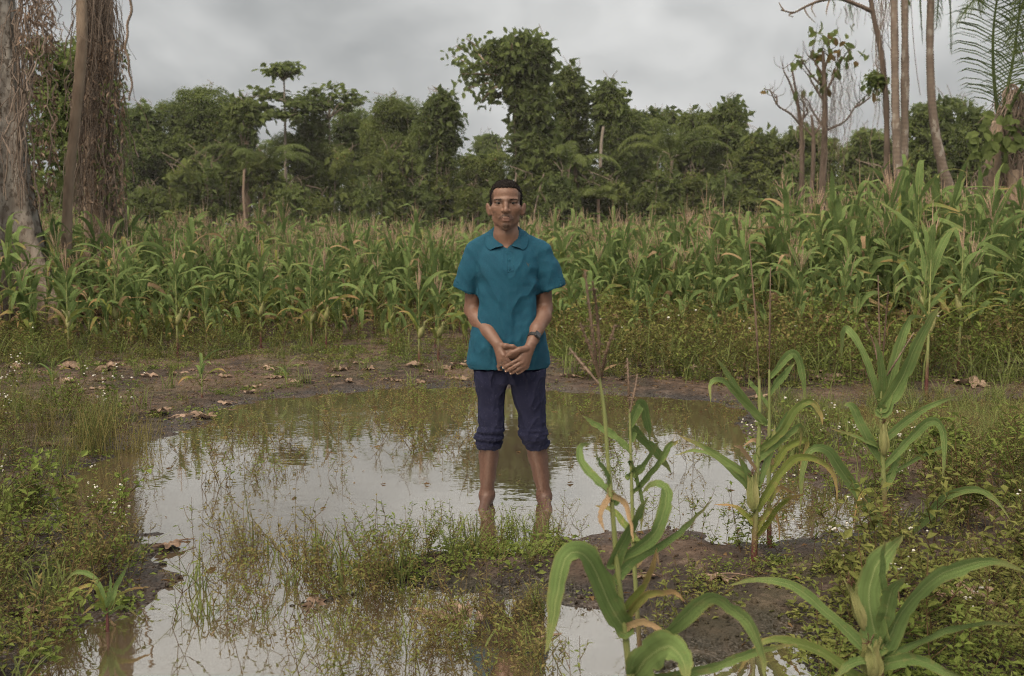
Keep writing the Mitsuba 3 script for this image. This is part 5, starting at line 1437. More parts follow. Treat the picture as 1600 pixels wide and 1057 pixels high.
# right far bank: thick weeds
C4 = G((862, 540), (1250, 560), (1640, 560), (1700, 610), (1470, 612), (1250, 616), (1040, 606), (900, 596), (870, 588))
sow('tall_weed', C4, 11, .8, 1.7, seed=32, patch=.6); sow('green_weed', C4, 14, 1, 1.8, seed=33); sow('long_grass', C4, 4.0, .7, 1.2, seed=34); sow('low_weed', C4, 24, 1, 1.6, seed=134)
C5 = G((850, 500), (1900, 500), (1800, 562), (1250, 562), (862, 540))
sow('tall_weed', C5, 6.0, .9, 1.6, seed=35); sow('long_grass', C5, 2.4, .8, 1.2, seed=36, patch=.6); sow('green_weed', C5, 3, 1.2, 1.8, seed=136)
C6 = shapely.box(-9, 17.0, 10, 24)
sow('tall_weed', C6, 0.8, 1, 1.3, seed=37)
# right: shallow grassy water and the bank in front of it
R1 = G((1180, 645), (1300, 632), (1680, 618), (1700, 700), (1480, 705), (1330, 700), (1200, 715))
sow('sedge', R1, 16, .5, .8, zmin=-.1, seed=38); sow('grass_tuft', R1, 30, .8, 1.3, zmin=-.1, seed=39); sow('brown_weed', R1, 30, .6, 1.0, zmin=-.1, seed=40)
R2 = G((1150, 720), (1330, 700), (1480, 705), (1700, 700), (1760, 860), (1380, 850), (1370, 800), (1290, 770), (1200, 740))
sow('brown_weed', R2, 36, .4, .9, seed=41, patch=.8); sow('flower_weed', R2, 18, .7, 1.1, seed=42); sow('green_weed', R2, 16, .8, 1.3, seed=43); sow('low_weed', R2, 50, seed=44, patch=1); sow('grass_tuft', R2, 20, seed=45)
R2b = G((1440, 760), (1700, 740), (1760, 900), (1440, 880))
sow('broad_leaf_weed', R2b, 26, .7, 1.1, seed=46); sow('brown_weed', R2b, 46, .7, 1.3, seed=47)
R3 = G((985, 850), (1380, 850), (1760, 850), (1900, 1120), (1260, 1120), (1250, 1015), (1010, 1040), (985, 950), (900, 940), (905, 850))
sow('green_weed', R3, 26, .5, 1.1, seed=48, patch=.7); sow('flower_weed', R3, 14, .6, 1.0, seed=49, patch=.8); sow('low_weed', R3, 70, .5, 1.1, seed=50, patch=.8); sow('brown_weed', R3, 26, .5, 1.0, seed=51, patch=1)
R4 = G((1290, 900), (1700, 860), (1900, 1120), (1260, 1120), (1260, 990))
sow('broad_leaf_weed', R4, 22, .5, .9, seed=52); sow('flower_weed', R4, 30, .6, 1.0, seed=53); sow('low_weed', R4, 150, seed=54); sow('green_weed', R4, 40, .6, 1.0, seed=55)
# the bank just in front of the man
M1 = G((440, 885), (480, 858), (640, 848), (880, 828), (905, 860), (880, 905), (640, 935), (470, 940))
sow('brown_weed', M1, 62, .5, .9, seed=56, patch=.9); sow('green_weed', M1, 36, .45, .8, seed=57, patch=.7); sow('low_weed', M1, 90, seed=58, patch=.6); sow('flower_weed', M1, 10, .7, 1, seed=59); sow('grass_tuft', M1, 8, .7, 1.2, seed=60)
M1b = G((480, 905), (490, 870), (600, 860), (640, 890), (620, 940), (500, 945))
sow('brown_weed', M1b, 70, .8, 1.25, seed=61); sow('green_weed', M1b, 34, .7, 1.0, seed=62); sow('grass_tuft', M1b, 24, .8, 1.3, seed=63)
M1c = G((690, 850), (840, 832), (900, 850), (880, 890), (720, 895))
sow('green_weed', M1c, 60, .4, .65, seed=64); sow('low_weed', M1c, 150, .8, 1.3, seed=65); sow('brown_weed', M1c, 36, .5, .8, seed=66)
# plants standing in the water
W1 = G((330, 830), (480, 850), (470, 900), (330, 900), (280, 880))
sow('brown_weed', W1, 105, .7, 1.2, zmin=-.2, seed=67)
W2 = G((300, 900), (480, 900), (500, 1000), (300, 1000), (260, 960))
sow('brown_weed', W2, 44, .6, 1.1, zmin=-.2, seed=68); sow('grass_tuft', W2, 12, .8, 1.3, zmin=-.2, seed=69)
W3 = G((490, 955), (860, 945), (880, 1080), (470, 1090))
sow('brown_weed', W3, 260, .6, 1.1, zmin=-.2, seed=70, patch=.5); sow('green_weed', W3, 50, .5, .9, zmin=-.2, seed=71, patch=.5); sow('grass_tuft', W3, 30, .6, 1.1, zmin=-.2, seed=171)
W4 = G((640, 800), (750, 780), (900, 790), (900, 845), (640, 862))
sow('brown_weed', W4, 14, .5, .9, zmin=-.2, seed=72); sow('green_weed', W4, 5, .5, .7, zmin=-.2, seed=73)
W5 = G((280, 690), (430, 640), (760, 620), (760, 700), (560, 740), (330, 770))
sow('brown_weed', W5, 22, .8, 1.4, zmin=-.2, seed=74, patch=1); sow('low_weed', W5, 3.0, .6, 1.0, zmin=-.2, seed=174, patch=1)
W5b = G((330, 700), (345, 680), (420, 678), (420, 706))
sow('brown_weed', W5b, 60, .5, .8, zmin=-.2, seed=75); sow('grass_tuft', W5b, 26, .6, 1, zmin=-.2, seed=76)
W6 = G((870, 625), (1170, 640), (1180, 830), (880, 800))
sow('brown_weed', W6, 12, .7, 1.1, zmin=-.2, seed=77, patch=1); sow('green_weed', W6, 5, .7, 1.0, zmin=-.2, seed=78, patch=1)
W7 = G((1180, 760), (1370, 800), (1360, 840), (1180, 840))
sow('brown_weed', W7, 40, .6, 1.0, zmin=-.2, seed=79); sow('flower_weed', W7, 12, .6, .9, zmin=-.2, seed=80)
W8 = G((560, 615), (740, 610), (740, 640), (560, 640))
sow('brown_weed', W8, 40, .7, 1.2, zmin=-.2, seed=81); sow('green_weed', W8, 6, .7, 1.1, zmin=-.2, seed=82)
for kd in KIND:
    labels[kd] = {'label': STUFF[kd], 'category': 'weeds' if 'weed' in kd else 'grass', 'kind': 'stuff'}

# single grass clumps one can point at
def clump(label, b, n, h, w, seed, spread=.03, lean=.5, kind=4):
    rg = np.random.default_rng(seed)
    m = MB(); v, f, uv = blades(rg, n, h, w, spread, lean, kind)
    m.add(v + b, f, uv)
    return tag(m.put('grass_clump', 'small_plant'), label, 'grass')
clump('clump of thin grass in the water between the man and the near bank', B(800, 838), 46, .20, .0042, 1, .045, .75)
clump('clump of thin grass at the near bank just right of the man', B(838, 842), 30, .16, .0045, 2, .04, .7)
clump('bright green grass clump standing in the lower pool at left', B(312, 968), 40, .15, .0060, 3, .03, .45)
clump('grass clump in the lower pool right of the bright green clump', B(352, 962), 26, .10, .008, 4, .03, .5)
clump('thin grass clump at the right of the lower pool group', B(418, 975), 28, .11, .004, 5, .03, .45)
clump('pair of long thin rush blades rising from the water left of centre', B(392, 862), 5, .38, .0035, 6, .012, .22)
clump('dark sedge clump at the left shore of the pond', B(155, 712), 130, .40, .0035, 7, .09, .5, 5)
clump('dark sedge clump on a little islet right of the larger one', B(212, 705), 70, .24, .0035, 8, .06, .5, 5)
clump('small grass clump on the islet in the middle of the pond', B(385, 698), 50, .12, .004, 9, .07, .6)
clump('thick green grass clump on the bank below the leafy weeds at left', B(85, 930), 60, .17, .0065, 10, .06, .5)
clump('upright leafy grass on the near bank left of centre', B(440, 875), 14, .15, .010, 11, .05, .35)
clump('low grass clump at the right edge of the pond bank', B(1100, 700), 20, .2, .005, 12, .04, .4)

# ---- fallen dead leaves
def dead_leaf(label, px, py, size_px, seed, kind='crumple', group=None, tone=0.5, yaw=None, z=0.0, aspect=0.7):
    rg = np.random.default_rng(seed)
    b = B(px, py); R = size_px / 2 / FPX * b[1]
    n, m = 12, 40
    th = np.arange(m) * 2 * np.pi / m
    lob = 7 if kind != 'feather' else 0
    out = 0.72 + 0.20 * np.cos(th * lob + rg.random()) + 0.10 * (meshkit.noise(np.stack([np.cos(th) * 2.2, np.sin(th) * 2.2, th * 0 + seed], 1)) - .5) if lob else np.ones(m)
    out = out * np.where(np.abs(np.angle(np.exp(1j * th))) < .2, 1.15, 1)
    r = np.linspace(0, 1, n)
    X = r[:, None] * out * np.cos(th); Y = r[:, None] * out * np.sin(th) * aspect
    P = np.stack([X * 1.6 + seed, Y * 1.6, 0 * X], -1)
    rib = np.abs(np.sin(th * lob / 2))
    Z = 0.50 * (meshkit.fbm(P, 3, seed) - .45) + 0.26 * r[:, None] ** 2 * (meshkit.noise(P * 1.4, seed + 3) - .2) + 0.10 * r[:, None] * (rib - .5)
    yw = rg.random() * 6.28 if yaw is None else yaw
    V = np.stack([X, Y, Z - Z.min() * .85 - .03], -1).reshape(-1, 3) * R @ rotz(yw).T + b + [0, 0, z]
    i, j = np.meshgrid(np.arange(n - 1), np.arange(m), indexing='ij')
    Q = np.stack([i * m + j, (i + 1) * m + j, (i + 1) * m + (j + 1) % m, i * m + (j + 1) % m], -1).reshape(-1, 4)
    uv = np.stack([np.full(n * m, tone) + .25 * (meshkit.noise(P * 2, 8).ravel() - .5), (np.exp(-((rib[None] / .25) ** 2)) * np.ones((n, 1))).ravel()], -1)
    mb = MB().add(V, Q, uv)
    stem = spline([b + [0, 0, .02], b + rotz(yw) @ np.array([-R * .7, 0, .02]), b + rotz(yw) @ np.array([-R * 1.5, R * .2, .012])], 7)
    mb.add(*tube(stem, R * .03, 4, .7))
    k = mb.put('dead_leaf', 'dry_leaf_matter', smooth=True)
    return tag(k, label, 'leaf', group)
for q, (x, y, s, lab, tn) in enumerate([(421, 577, 38, 'lobed pale brown dead leaf lying open on the far mud bank, left of centre', .9), (170, 578, 50, 'grey curled dead leaf on the far bank at left', .5), (112, 575, 60, 'broad dark dead leaf near the left end of the far bank', .35),
        (575, 578, 44, 'brown dead leaf on the far bank between the lobed leaf and the man', .6), (650, 574, 40, 'curled reddish brown dead leaf with an upturned edge, left of the man', .6), (700, 577, 46, 'dark dead leaf at the water edge left of the man', .3), (733, 566, 22, 'small orange brown dead leaf by the man at hip height', .7),
        (250, 650, 50, 'grey dead leaf at the shore, left of a group of three', .55), (282, 652, 44, 'pale dead leaf at the shore, middle of a group of three', .8), (318, 652, 50, 'curled dead leaf at the shore, right of a group of three', .55), (352, 633, 32, 'flat pale dead leaf on the mud above the group of three', .9),
        (470, 597, 46, 'dead leaf folded along its rib beside the small leaning seedling', .6), (80, 697, 44, 'dark red brown dead leaf among the sedge at left', .15), (492, 945, 76, 'long dark wet dead leaf floating at the edge of the lower pool', .25),
        (1520, 602, 80, 'wide flat pinkish dead leaf on the far bank at right', .75), (1190, 622, 44, 'light brown dead leaf at the far shore behind the middle foreground corn', .85), (1080, 577, 36, 'pale dead leaf among the weeds right of the man', .8), (890, 590, 40, 'pale dead leaf on the far bank just right of the man', .7),
        (1500, 942, 150, 'large crumpled dead leaf among the weeds at lower right', .6), (1408, 1030, 50, 'small tan dead leaf at the bottom right', .7), (1445, 742, 44, 'orange brown dead leaf right of the large foreground corn', .55), (548, 730, 26, 'small brown leaf floating in the pond, left of the man', .3),
        (265, 856, 60, 'dark flattened dead leaf on the mud tongue at left', .35), (40, 965, 60, 'dead leaf on the mud near the bottom left corner', .5), (1125, 905, 70, 'dead leaf on the mud bank right of the nearest corn', .5), (1010, 905, 50, 'brown dead leaf behind the broad folded blade', .5),
        (945, 800, 34, 'brown dead leaf hanging low by the water, right of the man', .4), (620, 598, 26, 'little dead leaf at the water line left of the man', .55), (545, 597, 30, 'small grey dead leaf near the water line', .5), (20, 575, 46, 'dead leaf at the far left end of the bank', .6)]):
    dead_leaf(lab, x, y, s, 500 + q, tone=tn, aspect=.55 + .3 * ((q * 7) % 5) / 5)

# the many smaller dead leaves of the far bank
rd = np.random.default_rng(44)
for q in range(70):
    x_ = rd.uniform(-40, 1640); y_ = rd.uniform(566, 600) if rd.random() < .75 else rd.uniform(600, 628)
    if 730 < x_ < 860 or (y_ > 604 and x_ > 500): continue
    right = x_ > 800
    zl = next(w for q_, w in [(200, 'at the left end'), (400, 'left of the lobed leaf'), (600, 'right of the lobed leaf'), (800, 'close left of the man'), (1000, 'close right of the man'), (1250, 'behind the foreground corn'), (9999, 'at the right end')] if x_ < q_)
    dead_leaf('small curled brown dead leaf on the far mud bank, ' + zl, x_, y_, 18 + 26 * rd.random(), 700 + q, tone=.25 + .6 * rd.random(), aspect=.5 + .4 * rd.random(),
              group='small dead leaves on the far bank ' + zl)


# dry feather leaf lying in the lower pool
def feather_leaf():
    rg = np.random.default_rng(9)
    t = thing('dead_frond', 'large dry ribbed frond lying in the lower pool below the man', 'frond')
    a, b = B(678, 962) + [0, 0, .02], B(800, 1000) + [0, 0, .015]
    P = spline([a, (a + b) / 2 + [0, 0, .03], b], 16)
    MB().add(*tube(P, np.linspace(.004, .007, 16), 5, .8)).put('rib', 'dry_leaf_matter', t, smooth=True)
    tan = unit(b - a); sd = np.array([-tan[1], tan[0], 0])
    for q in range(15):
        for s_ in (-1, 1):
            c = P[q]; L = .085 * (0.7 + .5 * math.sin(math.pi * (q + 2) / 18))
            ax = unit(-tan * .75 + sd * s_ * .75 + [0, 0, .25 * rg.random()])
            v, f, uv = leaf_quads(c[None], ax[None], np.array([[0, -.2, 1.0]]), L * 1.25, L * .30, .55 + .4 * rg.random(), 0, .35)
            MB().add(v + rg.normal(size=3) * .002, f, np.stack([np.full(4, .4 + .5 * rg.random()), [0, .2, 0, .9]], -1)).put('leaflet', 'dry_leaf_matter', t)
    tail = spline([b, at(850, 995, b[1] - .05), B(905, 985) + [0, 0, .02]], 10)
    MB().add(*tube(tail, .0045, 4, .8)).put('stem', 'dry_leaf_matter', t)
feather_leaf()
# a long fallen corn blade at the near bank
rg = np.random.default_rng(12)
k = MB().add(*corn_leaf(B(470, 912) + [0, 0, .02], math.pi, 0.12, 0.24, 0.03, 0.2, 5, rg, 14, 4))
k = k.put('fallen_leaf', 'corn_blade', smooth=True); tag(k, 'long yellow green corn blade lying on the near bank left of centre', 'leaf')
k = MB().add(*corn_leaf(B(940, 588) + [0, 0, .03], 0.5, 0.5, 0.36, 0.05, 0.9, 9, rg, 12, 4))
k = k.put('fallen_leaf', 'corn_blade', smooth=True); tag(k, 'dead reddish corn blade propped on the far bank right of the man', 'leaf')

# litter: bits of straw, stalk and broken leaf on the mud, and soil crumbs
rl = np.random.default_rng(21)
ml, mc = MB(), MB()
x, y = rl.uniform(-6.5, 6.5, 11000), 2.4 + 10.2 * rl.random(11000) ** 0.7
z = ground_z(x, y)
ok = (z > 0.0) | (rl.random(len(x)) < .16)
P = np.stack([x, y, np.maximum(z, 0.0) + .004], 1)[ok]; n = len(P)
az = rl.random(n) * 6.28
ml.add(*[q for q in leaf_quads(P, np.stack([np.cos(az), np.sin(az), .1 * rl.normal(size=n)], 1), np.array([0, 0, 1.]) + .5 * rl.normal(size=(n, 3)), .02 + .05 * rl.random(n) ** 2, .006 + .016 * rl.random(n) ** 2, 0, 0)][:2],
       np.stack([np.repeat(3 + .9 * rl.random(n), 4), np.zeros(4 * n)], -1))
k = ml.put('leaf_litter', 'small_plant'); tag(k, 'scraps of straw and broken leaf strewn on the mud', 'litter', kind='stuff')
ic = trimesh.creation.icosahedron()
x, y = rl.uniform(-5.0, 5.0, 13000), 2.4 + 8.0 * rl.random(13000) ** 1.3
z = ground_z(x, y); ok = z > -0.004
P = np.stack([x, y, z], 1)[ok]; n = len(P)
sz = (.004 + .012 * rl.random(n) ** 3)[:, None, None]
V = np.array(ic.vertices)[None] * sz * (0.6 + .8 * rl.random((n, 12, 1))) + P[:, None]
mc.add(V.reshape(-1, 3), (np.array(ic.faces)[None] + np.arange(n)[:, None, None] * 12).reshape(-1, 3))
k = mc.put('soil_crumbs', 'mud', smooth=True); tag(k, 'crumbs of wet dark soil on the mud', 'soil', kind='stuff')
# ------------------------------------------------------------------ the man
MY = 4.86                                            # his distance


def mp(px, py, dy=0.0):
    """Point on the man from its pixel in the photograph, dy metres behind (+) or before (-) his middle plane."""
    return at(px, py, MY + dy)


def smoothed(V, F, n, lam=0.5, mu=-0.52):
    from scipy.sparse import coo_matrix
    i = np.concatenate([F[:, 0], F[:, 1], F[:, 2], F[:, 1], F[:, 2], F[:, 0]]); j = np.concatenate([F[:, 1], F[:, 2], F[:, 0], F[:, 0], F[:, 1], F[:, 2]])
    A = coo_matrix((np.ones(len(i)), (i, j)), shape=(len(V), len(V))).tocsr()
    A.data[:] = 1.0
    deg = np.maximum(np.asarray(A.sum(1)).ravel(), 1)[:, None]
    for q in range(2 * n):
        V = V + (lam if q % 2 == 0 else mu) * ((A @ V) / deg - V)
    return V


class SDF:
    """A signed distance field on a grid, built up from blended solids; only the touched block is evaluated."""
    def __init__(self, lo, hi, h):
        self.lo, self.h = np.asarray(lo, float), h
        self.n = np.ceil((np.asarray(hi) - lo) / h).astype(int) + 1
        self.D = np.full(self.n, 0.08, np.float32)

    def block(self, lo, hi, pad):
        a = np.clip(np.floor((np.asarray(lo) - pad - self.lo) / self.h).astype(int), 0, self.n)
        b = np.clip(np.ceil((np.asarray(hi) + pad - self.lo) / self.h).astype(int) + 1, 0, self.n)
        sl = tuple(slice(i, j) for i, j in zip(a, b))
        ax = [(self.lo[k] + self.h * np.arange(a[k], b[k])) for k in range(3)]
        P = np.stack(np.meshgrid(*ax, indexing='ij'), -1).astype(np.float32)
        return sl, P

    def put(self, lo, hi, fn, k=0.01, cut=False):
        sl, P = self.block(lo, hi, k + 3.5 * self.h + 0.012)
        if P.size == 0: return self
        d = fn(P).astype(np.float32)
        o = self.D[sl]
        if cut:
            d = -d
            m = np.maximum(o, d)
            w = np.maximum(k - np.abs(o - d), 0) / max(k, 1e-9)
            self.D[sl] = m + w * w * k * 0.25
        else:
            m = np.minimum(o, d)
            w = np.maximum(k - np.abs(o - d), 0) / max(k, 1e-9)
            self.D[sl] = m - w * w * k * 0.25
        return self

    def cone(self, a, b, r1, r2=None, k=0.01, cut=False, flat=None):
        """Capsule from a to b with end radii r1, r2."""
        a, b = np.asarray(a, float), np.asarray(b, float); r2 = r1 if r2 is None else r2
        R = max(r1, r2)
        def fn(P):
            q = P - a.astype(np.float32); ab = (b - a).astype(np.float32)
            t = np.clip((q @ ab) / max(float(ab @ ab), 1e-12), 0, 1)
            return np.linalg.norm(q - t[..., None] * ab, axis=-1) - (r1 + (r2 - r1) * t)
        return self.put(np.minimum(a, b) - R, np.maximum(a, b) + R, fn, k, cut)

    def chain(self, pts, rad, k=0.01, cut=False):
        for i in range(len(pts) - 1):
            self.cone(pts[i], pts[i + 1], rad[i], rad[i + 1], k, cut)
        return self

    def ball(self, c, r, k=0.01, cut=False, R=None):
        """Ellipsoid; R (3x3) turns local axes into the world."""
        c, r = np.asarray(c, float), np.broadcast_to(np.asarray(r, float), 3)
        M = np.eye(3) if R is None else np.asarray(R)
        ext = np.sqrt(((M * r) ** 2).sum(1))
        def fn(P):
            q = (P - c.astype(np.float32)) @ M.astype(np.float32)
            k0 = np.linalg.norm(q / r, axis=-1); k1 = np.linalg.norm(q / (r * r), axis=-1)
            return k0 * (k0 - 1) / np.maximum(k1, 1e-6)
        return self.put(c - ext, c + ext, fn, k, cut)

    def loft(self, levels, k=0.01, cut=False):
        """Stack of superellipse sections: (z, cx, cy, rx, ry)."""
        L = np.asarray(levels, float); L = L[np.argsort(L[:, 0])]
        lo = [(L[:, 1] - L[:, 3]).min(), (L[:, 2] - L[:, 4]).min(), L[0, 0]]
        hi = [(L[:, 1] + L[:, 3]).max(), (L[:, 2] + L[:, 4]).max(), L[-1, 0]]
        zz = np.linspace(L[0, 0], L[-1, 0], 120)
        from scipy.interpolate import PchipInterpolator as PI
        T_ = PI(L[:, 0], L[:, 1:], axis=0)(zz)
        def fn(P):
            z = P[..., 2]
            v = [np.interp(z, zz, T_[:, j]) for j in range(4)]
            x, y = np.abs((P[..., 0] - v[0]) / v[2]), np.abs((P[..., 1] - v[1]) / v[3])
            e = 2.35
            g = (x ** e + y ** e) ** (1 / e)
            d = (g - 1) * np.minimum(v[2], v[3])
            return np.maximum(d, np.maximum(z - L[-1, 0], L[0, 0] - z))
        return self.put(lo, hi, fn, k, cut)

    def mesh(self, smooth_iter=1):
        """Surface nets."""
        D = self.D
        s = D < 0
        c = np.zeros(np.array(D.shape) - 1, np.int8)
        for i, j, k in np.ndindex(2, 2, 2):
            c += s[i:D.shape[0] - 1 + i, j:D.shape[1] - 1 + j, k:D.shape[2] - 1 + k]
        cells = np.argwhere((c > 0) & (c < 8))
        idx = np.full(c.shape, -1, np.int32); idx[tuple(cells.T)] = np.arange(len(cells))
        acc, cnt = np.zeros((len(cells), 3)), np.zeros(len(cells))
        cor = [np.array(q) for q in np.ndindex(2, 2, 2)]
        val = {tuple(q): D[tuple((cells + q).T)] for q in cor}
        for q in cor:
            for ax in range(3):
                if q[ax]: continue
                q2 = q.copy(); q2[ax] = 1
                a, b = val[tuple(q)], val[tuple(q2)]
                m = (a < 0) != (b < 0)
                t = np.where(m, a / np.where(a == b, 1, a - b), 0)
                p = np.repeat(q[None].astype(float), len(cells), 0); p[:, ax] = t
                acc[m] += p[m]; cnt[m] += 1
        V = (cells + acc / np.maximum(cnt, 1)[:, None]) * self.h + self.lo
        F = []
        for ax in range(3):
            u, v = (ax + 1) % 3, (ax + 2) % 3
            sl0 = [slice(0, n) for n in D.shape]; sl1 = list(sl0)
            sl0[ax] = slice(0, D.shape[ax] - 1); sl1[ax] = slice(1, D.shape[ax])
            a, b = s[tuple(sl0)], s[tuple(sl1)]
            e = np.argwhere(a != b)
            e = e[(e[:, u] > 0) & (e[:, v] > 0) & (e[:, u] < D.shape[u] - 1) & (e[:, v] < D.shape[v] - 1)]
            ins = a[tuple(e.T)]
            def off(du, dv):
                q = e.copy(); q[:, u] -= du; q[:, v] -= dv
                return idx[tuple(q.T)]
            q = np.stack([off(1, 1), off(0, 1), off(0, 0), off(1, 0)], 1)
            q[~ins] = q[~ins][:, ::-1]
            F.append(q)
        F = np.vstack(F); F = np.vstack([F[:, [0, 1, 2]], F[:, [0, 2, 3]]])
        F = F[(F >= 0).all(1)]
        return smoothed(V, F, smooth_iter * 2), F


def displaced(V, F, fn):
    m = trimesh.Trimesh(V, F, process=False)
    return V + m.vertex_normals * np.asarray(fn(V))[:, None]


def build_man():
    man = thing('person', 'man in teal polo shirt and rolled navy trousers standing in the water, hands clasped', 'person')
    S = 1 / FPX * MY                                 # metres per photograph pixel at his plane
    # ---------- bare body: head, neck, arms, hands, legs, one continuous surface
    h = 0.0032
    allp = [mp(700, 270, -.3), mp(890, 815, .3)]
    lo, hi = np.minimum(*allp) - [.03, 0, .06], np.maximum(*allp) + [.03, 0, .03]
    lo[1], hi[1] = MY - 0.33, MY + 0.22
    B_ = SDF(lo, hi, h)
    E = mp(790.5, 318.5, -0.02)                      # the point between the eyes, on the head's middle plane
    def H(x, y, z): return E + np.array([x, y, z])
    B_.ball(H(0, .026, .030), (.0730, .094, .080), .02)
    B_.ball(H(0, -.020, .045), (.060, .058, .054), .03)
    B_.ball(H(0, -.018, -.032), (.0632, .064, .078), .025)
    for s in (-1, 1):
        B_.chain([H(s * .0550, .016, -.042), H(s * .0460, -.010, -.078), H(s * .011, -.060, -.1105)], [.0135, .0130, .0130], .020)
        B_.ball(H(s * .0490, -.044, -.024), (.0215, .021, .0185), .024)
        B_.cone(H(s * .008, -.0795, .0150), H(s * .050, -.058, .0150), .0085, .0080, .013)
    B_.ball(H(0, -.0675, -.1085), (.020, .0155, .0150), .016)
    B_.ball(H(0, -.060, -.074), (.033, .024, .030), .02)
    for s in (-1, 1):
        B_.ball(H(s * .0345, -.092, -.0005), (.0200, .0175, .0100), .009, cut=True)
    for s in (-1, 1):                                # lids over the eyeballs
        B_.ball(H(s * .0345, -.0626, .0058), (.0185, .0158, .0072), .003)
        B_.ball(H(s * .0345, -.0620, -.0078), (.0165, .0140, .0048), .004)
        B_.cone(H(s * .016, -.0775, .0095), H(s * .051, -.058, .0085), .0052, .0046, .006)
    B_.chain([H(0, -.080, .012), H(0, -.0865, -.010), H(0, -.0975, -.034)], [.0070, .0085, .0100], .012)
    B_.ball(H(0, -.0980, -.0375), (.0105, .0095, .0085), .008)
    for s in (-1, 1):
        B_.ball(H(s * .0145, -.0855, -.0390), (.0080, .0115, .0074), .006)
        B_.ball(H(s * .0078, -.0975, -.0468), (.0042, .0065, .0036), .003, cut=True)
        B_.cone(H(s * .024, -.0815, -.046), H(s * .032, -.070, -.062), .0012, .0010, .010, cut=True)
    up = [H(-.0275, -.0715, -.0770), H(-.014, -.0850, -.0728), H(-.005, -.0885, -.0712), H(.005, -.0885, -.0712), H(.014, -.0850, -.0728), H(.0275, -.0715, -.0770)]
    B_.chain(up, [.0028, .0054, .0060, .0060, .0054, .0028], .004)
    lw = [H(-.0250, -.0735, -.0800), H(-.011, -.0860, -.0838), H(.011, -.0860, -.0838), H(.0250, -.0735, -.0800)]
    B_.chain(lw, [.0028, .0068, .0068, .0028], .004)
    B_.cone(H(-.012, -.089, -.0955), H(.012, -.089, -.0955), .0035, .0035, .010, cut=True)
    for s in (-1, 1):                                # ears
        c, sn = math.cos(0.45), math.sin(0.45) * s
        R = np.array([[c, sn, 0], [-sn, c, 0], [0, 0, 1]]) @ np.array([[1, 0, .14 * s], [0, 1, 0], [-.14 * s, 0, 1]])
        B_.ball(H(s * .0865, .022, -.024), (.0085, .0185, .0300), .010, R=R)
        B_.ball(H(s * .0795, .016, -.047), (.0085, .009, .011), .010)
        B_.ball(H(s * .0735, .020, -.030), (.010, .016, .020), .012)
        B_.ball(H(s * .0965, .012, -.020), (.0050, .0095, .017), .004, cut=True, R=R)
        B_.ball(H(s * .0765, .008, -.028), (.006, .007, .007), .005)
    # neck and the top of the chest
    nk = mp(791, 385, .035)
    B_.cone(H(0, .028, -.055), H(0, .026, -.150), .050, .053, .014)
    B_.cone(H(0, .022, -.150), mp(793, 400, .035), .055, .066, .03)
    B_.ball(H(0, -.030, -.150), (.011, .010, .015), .012)
    for s in (-1, 1):
        B_.cone(H(s * .046, .022, -.08), H(s * .010, -.022, -.215), .011, .010, .02)
        B_.cone(mp(795, 380, .05), mp(795 + s * 46, 396, .04), .055, .050, .04)
    B_.loft([(mp(0, 420)[2], E[0] + .008, MY + .03, .140, .085), (mp(0, 395)[2], E[0] + .007, MY + .035, .115, .075)], .02)
    B_.loft([(mp(0, 588)[2], mp(796, 0)[0], MY + .01, .130, .085), (mp(0, 500)[2], mp(795, 0)[0], MY + .02, .125, .095), (mp(0, 420)[2], mp(794, 0)[0], MY + .03, .138, .085)], .02)
    # arms; his right arm is at the left of the picture
    sh = {-1: mp(743, 400, .03), 1: mp(846, 397, .03)}
    el = {-1: mp(737.5, 484, .045), 1: mp(851, 482, .045)}
    wr = {-1: mp(777.5, 538, -.150), 1: mp(832, 532.5, -.160)}
    for s in (-1, 1):
        mid = (sh[s] + el[s]) / 2
        B_.chain([sh[s], mid, el[s]], [.043, .0415, .038], .02)
        f1 = el[s] * .72 + wr[s] * .28 + np.array([s * .006, 0, 0]); f2 = el[s] * .35 + wr[s] * .65
        B_.chain([el[s], f1, f2, wr[s]], [.038, .041, .033, .0255], .015)
        B_.ball(el[s] + [s * .012, .018, -.004], (.022, .020, .024), .015)
        B_.ball(wr[s] + [s * .016, .004, .010], (.010, .010, .011), .012)
    # his right hand (left in the picture), underneath
    dR = -.165
    kR = [mp(787, 556, dR - .022), mp(785, 561, dR - .016), mp(783, 565.5, dR - .008), mp(781, 569, dR + .002)]   # knuckles
    wR = wr[-1]
    for q, kk_ in enumerate(kR):
        B_.cone(wR * .8 + kk_ * .2, kk_, .0165, .0125, .010)
    B_.cone(wR, (kR[0] + kR[3]) / 2, .022, .016, .010)
    B_.ball(mp(800, 553, dR - .006), (.040, .016, .030), .012)
    tipsR = [[mp(796, 566, dR - .026), mp(806, 571, dR - .010), mp(811, 573, dR + .004)], [mp(793, 571, dR - .020), mp(802, 577, dR - .006), mp(807, 578, dR + .006)],
             [mp(789, 574.5, dR - .010), mp(797, 580, dR), mp(802, 581, dR + .008)], [mp(779, 573, dR + .004), mp(780, 577, dR + .012), mp(783, 578, dR + .02)]]
    for kk_, ch in zip(kR, tipsR):
        B_.chain([kk_, *ch], [.0105, .0092, .0082, .0072], .004)
    B_.chain([wR + [.010, -.004, -.004], mp(790, 541, dR - .014), mp(801, 542, dR - .010), mp(810, 546, dR)], [.014, .0125, .0105, .008], .008)   # thumb, going under the other hand
    # his left hand (right in the picture), on top
    dL = -.205
    wL = wr[1]
    kL = [mp(811.5, 561.5, dL - .012), mp(815.0, 567, dL - .012), mp(819, 571.5, dL - .004), mp(822.5, 573.5, dL + .008)]
    for q, kk_ in enumerate(kL):
        B_.cone(wL * .85 + kk_ * .15 + [0, -.008, 0], kk_, .0185, .0128, .009)
    B_.cone(wL, (kL[0] + kL[3]) / 2 + [0, .004, 0], .024, .017, .010)
